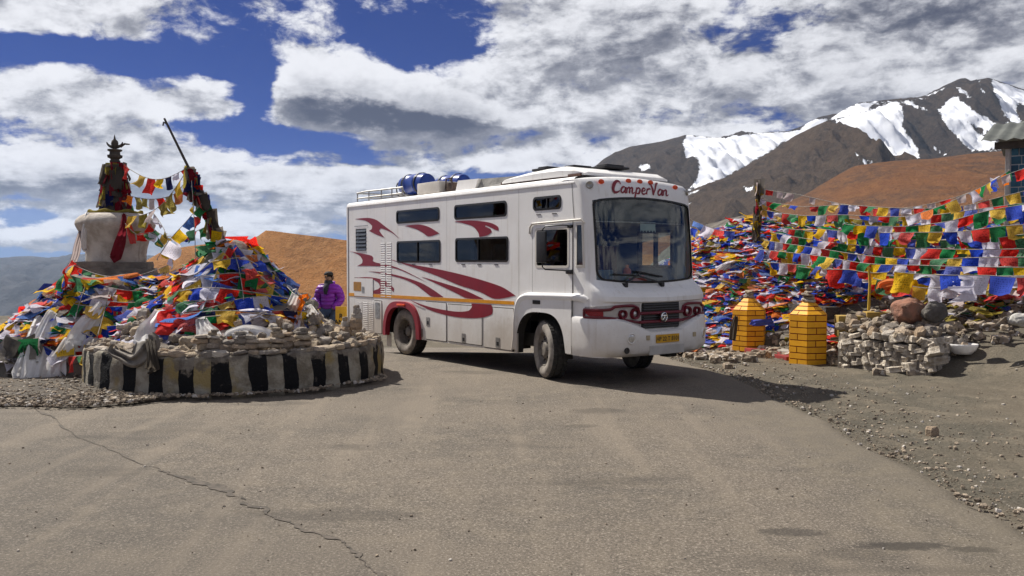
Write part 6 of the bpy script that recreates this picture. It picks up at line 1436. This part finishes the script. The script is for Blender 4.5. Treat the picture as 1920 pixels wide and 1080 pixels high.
# ---- the two brick pillars
m_brickp = pmat('yellow_paint', (.88, .42, .012), (.78, .36, .012), 5, .62, rnd=.14, bumps=.15, bscale=30)
m_joint = pmat('red_joint', (.20, .014, .010), (.15, .012, .008), 10, .8)
def pillar(label, base, r_, H, rows, ztop):
    p = thing('brick_pillar', label, 'pillar', base, R(9), group='yellow pillars at the gateway')
    NS = 6; core = MB(); ap = r_ * math.cos(math.pi / NS)
    def ringp(rad, z): return [(rad * math.cos(2*math.pi*k/NS), rad * math.sin(2*math.pi*k/NS), z) for k in range(NS)]
    core.v = ringp(r_, -.1) + ringp(r_, H) + ringp(r_ * .30, ztop); core.f = [(j*NS+k, j*NS+(k+1)%NS, (j+1)*NS+(k+1)%NS, (j+1)*NS+k) for j in range(2) for k in range(NS)] + [tuple(range(2*NS, 3*NS))]; core.mi = [0]*len(core.f); core.build('joint_core', m_joint, p)
    J = .017
    def course(z0, z1, r0, r1, shift):
        for k in range(NS):
            a0, a1 = 2*math.pi*k/NS, 2*math.pi*(k+1)/NS
            L_ = 2 * r0 * math.sin(math.pi / NS); bw = .31; cuts = [0.0]; x = bw * (.5 if shift ^ (k % 2) else 1.0) * random.uniform(.92, 1.08)
            while x < L_ - .06: cuts.append(x / L_); x += bw
            cuts.append(1.0)
            for c0, c1 in zip(cuts, cuts[1:]):
                def q(t_, rad, z, out):
                    A = Vector((rad*math.cos(a0), rad*math.sin(a0))); B = Vector((rad*math.cos(a1), rad*math.sin(a1))); v_ = A.lerp(B, t_); n_ = Vector((math.cos((a0+a1)/2), math.sin((a0+a1)/2))); v_ += n_ * out; return (v_.x, v_.y, z)
                j0 = (J / 2 / L_) if c0 > 0 else .002; j1 = (J / 2 / L_) if c1 < 1 else .002; o_ = .009
                zz0, zz1 = z0 + J / 2, z1 - J / 2; ra = lerp(r0, r1, (zz0 - z0) / (z1 - z0)); rb_ = lerp(r0, r1, (zz1 - z0) / (z1 - z0))
                MB().add([q(c0 + j0, ra, zz0, o_), q(c1 - j1, ra, zz0, o_), q(c1 - j1, rb_, zz1, o_), q(c0 + j0, rb_, zz1, o_), q(c0 + j0, ra, zz0, -.01), q(c1 - j1, ra, zz0, -.01), q(c1 - j1, rb_, zz1, -.01), q(c0 + j0, rb_, zz1, -.01)],
                         [(0,1,2,3),(0,4,5,1),(1,5,6,2),(2,6,7,3),(3,7,4,0)]).build('brick', m_brickp, p)
    for i in range(rows): course(H * i / rows, H * (i + 1) / rows, r_, r_, i % 2)
    for i in range(3): course(lerp(H, ztop, i/3), lerp(H, ztop, (i+1)/3), lerp(r_, r_*.30, i/3), lerp(r_, r_*.30, (i+1)/3), i % 2)
    return p
def gz(u, v_):  # where a pixel meets the terrain
    p = hit(u, v_, terrain, 5, 30); return p
b2 = gz(1519, 681); b1 = gz(1407, 655)
pillar('nearer yellow brick pillar with red joints at the gateway, flat stones on top', b2 + Vector((0, .12, -.03)), .345, .88, 8, 1.10)
pillar('farther yellow brick pillar with red joints and a rag on it', b1 + Vector((0, .12, -.03)), .345, .82, 8, 1.06)
for b_, n_, lb, zt in ((b2, 6, 'stack of flat grey stones balanced on the nearer yellow pillar', 1.10), (b1, 3, 'few small stones laid on the farther yellow pillar', 1.06)):
    cn = thing('cairn', lb, 'cairn', b_ + Vector((0, .12, zt - .03)), group='stones on the pillars'); z = 0; s = .26
    for q in range(n_): h = .055; put_stone(cn, rr.uniform(-.03, .03), rr.uniform(-.02, .02), z + h/2, s, rr, tilt=.08, flat=.55); z += h * .9; s *= .9
scarf('blue rag tied round the farther yellow pillar', [b1 + Vector((-.06, -.30, .56)), b1 + Vector((.08, -.28, .555)), b1 + Vector((.20, -.24, .56)), b1 + Vector((.38, -.12, .56))], .17, CL['blue'], 2, 1.0, 'rag', 'cloth', amp=.02)
scarf('dark rag hanging at the side of the farther yellow pillar', [b1 + Vector((-.34, -.18, .66)), b1 + Vector((-.40, -.24, .45)), b1 + Vector((-.42, -.22, .22))], .15, CL['dark'], 2, 1.1, 'rag', 'cloth', amp=.03)
# red step and threshold between the pillars
st = thing('gateway_step', 'red painted concrete step between the two yellow pillars', 'step', (b1 + b2) / 2 + Vector((.05, .18, 0)))
dv = (b2 - b1); angs = math.atan2(dv.y, dv.x); L_ = dv.length
mb = MB(); mb.box(-L_/2 + .3, L_/2 - .3, -.28, .0, -.1, .06, bev=.015); o = mb.build('riser', pmat('red_step', (.26,.022,.020), (.16,.02,.018), 8, .8, bumps=.5, bscale=12), st, 40); o.rotation_euler = (0, 0, angs)
mb = MB(); mb.box(-L_/2 + .25, L_/2 - .25, .0, .9, -.1, .10, bev=.02); o = mb.build('threshold', pmat('pale_slab', (.36,.33,.28), (.25,.22,.19), 5, .9, bumps=.4), st, 40); o.rotation_euler = (0, 0, angs)
gw = MB(); gw.box(-.9, .9, -.15, .15, -.2, .9); o = gw.build('low_wall', pmat('dark_stonework', (.10,.09,.078), (.06,.052,.046), 4, .95, bumps=1.0, bscale=9, bdist=.08), None, label='low dark stone wall behind the gateway step under the rags', cat='wall'); o.location = (b1 + b2) / 2 + Vector((.95, 1.15, 0)); o.rotation_euler = (0, 0, angs)
# yellow painted low blocks behind
for u, v_, w_, lb in ((1592, 590, .42, 'weathered yellow block of low wall behind the nearer pillar'), (1655, 583, .6, 'longer yellow block of low wall beside the round boulder')):
    p = at(u, v_ + 8, 14.6); mb = MB(); mb.box(-w_/2, w_/2, -.16, .16, -.30, .06, bev=.02); o = mb.build('wall_block', pmat('faded_yellow', (.36,.23,.045), (.25,.18,.06), 5, .85, bumps=.4, bscale=14), None, 40, label=lb, cat='wall block', group='yellow low wall pieces'); o.location = p; o.rotation_euler = (0, 0, R(-8))
# ---- the dry-stone wall
wa, wb = gz(1566, 690), gz(1742, 706)
dw = thing('dry_stone_wall', 'whitewashed dry-stone wall with loose stones heaped on top, beside the nearer pillar', 'wall', wa)
dirw = (wb - wa); dirw.z = 0; Lw = dirw.length; dirw.normalize(); nw = Vector((-dirw.y, dirw.x, 0))   # nw points away from the road
if nw.y < 0: nw = -nw
WH = .56
mb = MB(); q = lambda s, n_, z: tuple(dirw * s + nw * n_ + Vector((0, 0, z)))
mb.add([q(.02, .035, -.2), q(Lw - .06, .035, -.2), q(Lw - .06, .95, -.1), q(.02, 1.1, -.1), q(.02, .05, WH - .05), q(Lw - .08, .05, WH - .12), q(Lw - .08, .95, WH + .12), q(.02, 1.1, WH + .16)], [(0,1,5,4),(1,2,6,5),(2,3,7,6),(3,0,4,7),(4,5,6,7)])
mb.build('core', pmat('wall_core', (.20,.175,.145), (.11,.095,.08), 5, .95), dw)
m_lime = pmat('limewashed_stone', (.66,.59,.49), (.36,.30,.23), 2.2, .92, rnd=.32, bumps=.6, bscale=6, bdist=.12)
LM = [slab_mesh('stone', 140 + k, 5 + k % 4, .60, .12).mesh('stone', mats=[m_lime]) for k in range(12)]
rw_ = random.Random(31); z = .05
while z < WH:
    s = .03; h = rw_.uniform(.065, .115)
    while s < Lw - .02:
        w_ = rw_.choice((.08, .11, .14, .18, .24, .3)) * rw_.uniform(.85, 1.15); P = dirw * (s + w_/2) + nw * (.055 + .045 * rw_.random()) + Vector((0, 0, z + h/2 + rw_.uniform(-.035, .035)))
        M = Matrix.Translation(P) @ Matrix.Rotation(math.atan2(dirw.y, dirw.x), 4, 'Z') @ Matrix.Rotation(rw_.gauss(0, .26), 4, 'Y') @ Matrix.Rotation(rw_.gauss(0, .2), 4, 'X') @ Matrix.Diagonal((w_ * 1.15, .22, h * rw_.uniform(1.1, 2.6), 1)); link('stone', rw_.choice(LM), dw, M=M); s += w_ * .96
    s = .1
    while s < .95:
        w_ = rw_.uniform(.14, .26); P = dirw * (Lw - .07) + nw * (s + w_/2) + Vector((0, 0, z + h/2))
        M = Matrix.Translation(P) @ Matrix.Rotation(math.atan2(nw.y, nw.x), 4, 'Z') @ Matrix.Diagonal((w_ * 1.05, .2, h * 1.7, 1)); link('stone', rw_.choice(LM), dw, M=M); s += w_
    z += h * .97
for k in range(130):
    s, n_ = rw_.uniform(.0, Lw - .05), rw_.uniform(.02, 1.15); P = dirw * s + nw * n_; o = put_stone(dw, P.x, P.y, WH - .02 + .22 * n_ * (1 - .4 * s / Lw) + rw_.random() * .10 + .05 * (s < .5), rw_.uniform(.11, .27), rw_, rocks=rw_.random() < .3, tilt=.3); o.name = 'loose_stone'
# ---- boulder, sack bowl, single stones
def boulder(label, P, s, mat, sq=(1, 1, 1), seed=0, name='boulder', cat='boulder'):
    bm = bmesh.new(); bmesh.ops.create_icosphere(bm, subdivisions=4, radius=.5)
    for v_ in bm.verts: n_ = v_.co.normalized(); v_.co = Vector((v_.co.x*sq[0], v_.co.y*sq[1], v_.co.z*sq[2])) * (s * (1 + .22 * fbm(n_.x*1.2+seed, n_.y*1.2, n_.z*1.2, 2) + .06 * fbm(n_.x*5+seed, n_.y*5, n_.z*5, 4)))
    me = bpy.data.meshes.new(name); bm.to_mesh(me); bm.free(); me.materials.append(mat); me.polygons.foreach_set('use_smooth', [True]*len(me.polygons)); o = link(name, me, None, label=label, cat=cat); o.location = P; return o
boulder('big round reddish-brown boulder resting behind the dry-stone wall', at(1706, 584, 14.1), .56, pmat('red_granite', (.30,.145,.095), (.17,.105,.08), 4, .9, bumps=.8, bscale=10, bdist=.06), (1, .9, .82), 3)
boulder('grey slanting slab of rock leaning beside the reddish boulder', at(1752, 585, 13.8), .42, pmat('grey_rock', (.15,.14,.125), (.09,.082,.074), 4, .95, bumps=.8, bscale=9, bdist=.06), (.9, .5, .8), 8, 'rock_slab', 'rock')
boulder('pale stone at the right edge of the sloping ground', at(1914, 600, 12.6), .34, pmat('pale_rock', (.50,.48,.44), (.38,.36,.32), 4, .9, bumps=.6, bscale=9), (1, .7, .6), 12, 'rock', 'rock')
bp_ = gz(1811, 672); bw_ = thing('white_bowl', 'white cloth-lined bowl holding a few stones on the sloping ground', 'bowl', bp_ + Vector((0, .1, .05)))
mb = MB(); mb.lathe([(.02, .0), (.12, .01), (.185, .07), (.215, .14), (.222, .17), (.205, .17), (.17, .10), (.1, .06), (0, .05)], 32, jit=.02); o = mb.build('shell', m_khata, bw_, 'full')
for k, (x, y, z, s) in enumerate(((0, 0, .12, .2), (-.02, .01, .2, .16), (.03, -.02, .26, .11), (0, 0, .31, .07), (-.09, .03, .15, .1))): put_stone(bw_, x, y, z, s, rr, rocks=True)
p = gz(1746, 817); o = put_stone(None, p.x, p.y, p.z + .03, .16, rr, True, .05, 1.0, .3); o.name = 'brick_fragment'; o['label'] = 'single squarish grey stone lying alone on the dirt shoulder'; o['category'] = 'stone'
# ---- the hut
ht = thing('stone_hut', 'hut of blue painted stone blocks with white joints and a corrugated roof', 'hut', at(1884, 480, 17.0)); ht.rotation_euler = (0, 0, R(-36)); hb = ht.location.z
Ht = 4.05 - hb
m_bluest = pmat('blue_painted_stone', (.035,.115,.17), (.022,.07,.115), 5, .8, rnd=.2, bumps=.5, bscale=12); m_mort = pmat('white_mortar', (.52,.53,.52), (.42,.43,.43), 6, .9)
mb = MB(); mb.box(.03, .40, .0, .3, -1, Ht); mb.box(1.4, 3.5, .0, .3, -1, Ht); mb.box(.03, .33, .3, 3.0, -1, Ht); mb.build('wall', m_mort, ht)
MB().box(-.02, .06, -.03, .06, -1, Ht, bev=.008).build('corner_post', pmat('pale_post', (.48,.46,.42), (.36,.34,.31), 8, .8), ht); MB().box(.37, .44, -.03, .06, -1, Ht, bev=.008).build('corner_post', pmat('pale_post_b', (.40,.38,.35), (.3,.28,.26), 8, .8), ht)
z = -.6; row = 0
while z < Ht - .06:
    h = random.uniform(.17, .24); x = .075; cuts = [.075, .215 if row % 2 else .26, .355]
    for a, b in zip(cuts, cuts[1:]): MB().box(a + .008, b - .008, -.018, .02, z + .01, z + h - .01, bev=.01).build('stone_block', m_bluest, ht, 40)
    z += h; row += 1
mb = MB(); mb.box(.44, 1.4, .22, .26, -1, Ht); mb.build('dark_doorway', pmat('dark_inside', (.012,.012,.014), (.02,.02,.02), 4, .9), ht)
mb = MB(); n = 64
for i in range(n + 1):
    x = -.42 + 4.1 * i / n; dz_ = .022 * math.sin(i * math.pi / 2)
    for y, z in ((-.35, Ht + .03), (1.6, Ht + .62), (3.4, Ht + .1)): mb.v.append((x, y, z + dz_))
mb.f = [(i*3+j, (i+1)*3+j, (i+1)*3+j+1, i*3+j+1) for i in range(n) for j in range(2)]; mb.mi = [0]*len(mb.f)
rf = mb.build('roof', pmat('grey_green_sheet', (.13,.138,.12), (.09,.095,.085), 3, .6, .3), ht, 'full')
mb = MB(); mb.box(-.2, 3.5, -.12, -.02, Ht - .12, Ht + .02); mb.build('eave_beam', m_spire, rf)
# ---- loose stones on the shoulder and apron
sp = []
for k in range(5200):
    y = 3.4 + 13 * random.random() ** 1.2; x = road_edge(y) + (random.expovariate(1 / 1.1)) - .12
    if x > 9: continue
    sp.append((x, y, terrain(x, y) + .004, .012 + .05 * random.random() ** 5))
for k in range(4200):
    a = R(random.uniform(168, 262) if random.random() < .85 else random.uniform(262, 352)); r_ = lerp(RING_R + .02, apron_r(a) + .15, random.random() ** .8); x, y = RING_C.x + r_*math.cos(a), RING_C.y + r_*math.sin(a)
    sp.append((x, y, road_z(x, y) + .055 * (1 - (r_ - 2) / 2.6) + .012, .015 + .065 * random.random() ** 3))
for k in range(420):
    x, y = random.uniform(-5, 3.3), random.uniform(3.6, 11) ; sp.append((x, y, road_z(x, y) + .004, .010 + .018 * random.random() ** 3))
scatter_stones('gravel', sp, 'loose gravel on the road edge and round the striped wall')
# ---- yellow notice
ns = thing('notice_board', 'small yellow notice board with black letters behind the person', 'sign', at(640, 640, 17.6)); ns.rotation_euler = (0, 0, R(-6))
MB().box(-.12, .12, -.01, .01, .25, .72, bev=.004).build('board', pmat('yellow_board', (.70,.40,.03), (.6,.34,.03), 6, .6), ns)
MB().tube([(0, .02, -.4), (0, .02, .3)], .02, 6).build('leg', m_spire, ns)
for s_, z_ in (('R', .48), ('AND', .36)):
    me = text_mesh(s_, .13, offset=.004)
    for v_ in me.vertices: v_.co = (v_.co.x, -.0125, z_ + v_.co.y)
    me.materials.clear(); me.materials.append(m_ink); link('lettering', me, ns)

# ================================================================== THE PERSON
PX, PY = -3.95, 18.4; gzp = terrain(PX, PY)
pe = thing('person', 'person in a purple padded jacket and jeans, hands in pockets, behind the wall', 'person', (PX, PY, gzp), R(-14))
def skin_mesh(name, verts, edges, rad, mat, parent, sub=2, root=0):
    me = bpy.data.meshes.new(name); me.from_pydata(verts, edges, []); me.materials.append(mat); o = link(name, me, parent)
    bm = bmesh.new(); bm.from_mesh(me); ly = bm.verts.layers.skin.verify()
    for v_, r_ in zip(bm.verts, rad): v_[ly].radius = r_ if isinstance(r_, tuple) else (r_, r_); v_[ly].use_root = (v_.index == root)
    bm.to_mesh(me); bm.free(); o.modifiers.new('skin', 'SKIN').use_smooth_shade = True; s_ = o.modifiers.new('sub', 'SUBSURF'); s_.levels = sub; s_.render_levels = sub; return o
m_skin = pmat('skin', (.22,.12,.075), (.17,.095,.06), 9, .6)
V = [(0,0,.92),(0,0,1.10),(0,.0,1.30),(0,0,1.42),(0,0,1.50),(0,-.015,1.57),(0,-.01,1.65), (.19,0,1.38),(.27,.03,1.14),(.19,-.11,.98),(.13,-.14,.94), (-.19,0,1.38),(-.27,.03,1.14),(-.19,-.11,.98),(-.13,-.14,.94), (.10,0,.86),(.10,-.01,.50),(.10,.02,.10),(.10,-.10,.05), (-.10,0,.86),(-.11,.0,.50),(-.11,.03,.10),(-.11,-.09,.05)]
E_ = [(0,1),(1,2),(2,3),(3,4),(4,5),(5,6),(3,7),(7,8),(8,9),(9,10),(3,11),(11,12),(12,13),(13,14),(0,15),(15,16),(16,17),(17,18),(0,19),(19,20),(20,21),(21,22)]
RD = [.12,.12,.13,.10,.055,(.075,.09),(.072,.085),.06,.045,.035,.03,.06,.045,.035,.03,.085,.06,.045,.04,.085,.06,.045,.04]
skin_mesh('body', V, E_, RD, m_skin, pe)
m_jack, t = new_mat('purple_jacket'); v = pos(t); _, _, jz = t.sep(v)
qz = t.m('ABSOLUTE', t.m('SINE', t.m('MULTIPLY', t.m('ADD', jz, t.m('MULTIPLY', t.noise(v, 4.0, 3.0), .05)), 34.0)))
c = t.mix(t.ss(t.noise(v, 5.0, 4.0), .4, .7), (.19, .014, .33), (.14, .010, .26)); finish(t, bsdf(t, c, .5, 0, .4, bump(t, t.m('ADD', qz, t.noise(v, 12.0, 4.0)), .7, .03)).outputs[0])
JV = [(0,0,.90),(0,-.005,1.05),(0,-.005,1.25),(0,0,1.40),(0,.01,1.47), (.20,0,1.39),(.285,.03,1.15),(.20,-.11,.99),(.14,-.13,.95), (-.20,0,1.39),(-.285,.03,1.15),(-.20,-.11,.99),(-.14,-.13,.95)]
JE = [(0,1),(1,2),(2,3),(3,4),(3,5),(5,6),(6,7),(7,8),(3,9),(9,10),(10,11),(11,12)]
skin_mesh('jacket', JV, JE, [(.185,.155),(.20,.165),(.205,.165),(.16,.135),(.10,.10),.105,.095,.078,.06,.105,.095,.078,.06], m_jack, pe)
JN = [(0,0,.96),(.10,0,.88),(.10,-.01,.50),(.10,.02,.08),(-.10,0,.88),(-.11,0,.50),(-.11,.03,.08)]
skin_mesh('jeans', JN, [(0,1),(1,2),(2,3),(0,4),(4,5),(5,6)], [.14,.105,.085,.07,.105,.085,.07], pmat('blue_jeans', (.035,.06,.12), (.025,.045,.09), 9, .85), pe)
for x in (.10, -.11): MB().box(x - .05, x + .05, -.19, .09, 0, .10, bev=.035).build('shoe', m_black, pe, 40)
mb = MB(); mb.lathe([(.094, 1.662), (.101, 1.68), (.096, 1.705), (.07, 1.735), (0, 1.75)], 20, (0, -.005, 0)); mb.box(-.08, .08, .02, .098, 1.56, 1.66, bev=.03); mb.build('hair', pmat('black_hair', (.012,.010,.009), (.02,.018,.016), 30, .8, bumps=.6, bscale=50), pe, 'full')
mb = MB(); mb.lathe([(.085, 1.42), (.10, 1.45), (.095, 1.50), (.088, 1.535), (.083, 1.555)], 18, (0, -.015, 0)); mb.tube([(0, -.10, 1.46), (0, -.165, 1.36), (.01, -.18, 1.26)], [.06, .05, .03], 8); mb.build('neck_scarf', pmat('dark_scarf', (.014,.016,.024), (.02,.022,.03), 12, .9), pe, 'full')
mb = MB(); mb.tube([(-.10, .04, 1.47), (-.07, .10, 1.50), (0, .12, 1.51), (.07, .10, 1.50), (.10, .04, 1.47), (.08, -.08, 1.43)], .035, 8); mb.build('hood', m_jack, pe, 'full')
mb = MB(); mb.tube([(0, -.092, 1.63), (0, -.112, 1.60), (0, -.10, 1.592)], [.010, .016, .010], 6); mb.build('nose', m_skin, pe, 'full')
for x in (-.03, .03): MB().lathe([(.011, .0), (.008, -.006), (0, -.008)], 8, (x, -.092, 1.635), 'y').build('eye', m_black, pe, 'full')
for x in (-.088, .088): MB().box(x - .012, x + .012, -.01, .02, 1.59, 1.65, bev=.01).build('ear', m_skin, pe, 'full')
MB().tube([(-.022, -.094, 1.573), (0, -.100, 1.571), (.022, -.094, 1.573)], .007, 6).build('mouth', pmat('lips', (.10,.04,.03), (.08,.035,.028), 9, .6), pe, 'full')

# ---- thin mountain air
mb = MB(); mb.box(-10900, 10900, -10900, 10900, -640, 610)
m, t = new_mat('mountain_air'); pv_ = t.n('ShaderNodeVolumePrincipled'); pv_.inputs['Density'].default_value = 4.2e-5; t.put(pv_.inputs['Color'], (.58, .74, 1.0)); pv_.inputs['Anisotropy'].default_value = 0.2
o_ = t.n('ShaderNodeOutputMaterial'); t.t.links.new(pv_.outputs[0], o_.inputs['Volume'])
hz = mb.build('haze', m, kind='stuff', label='thin blue mountain air over the far valley')
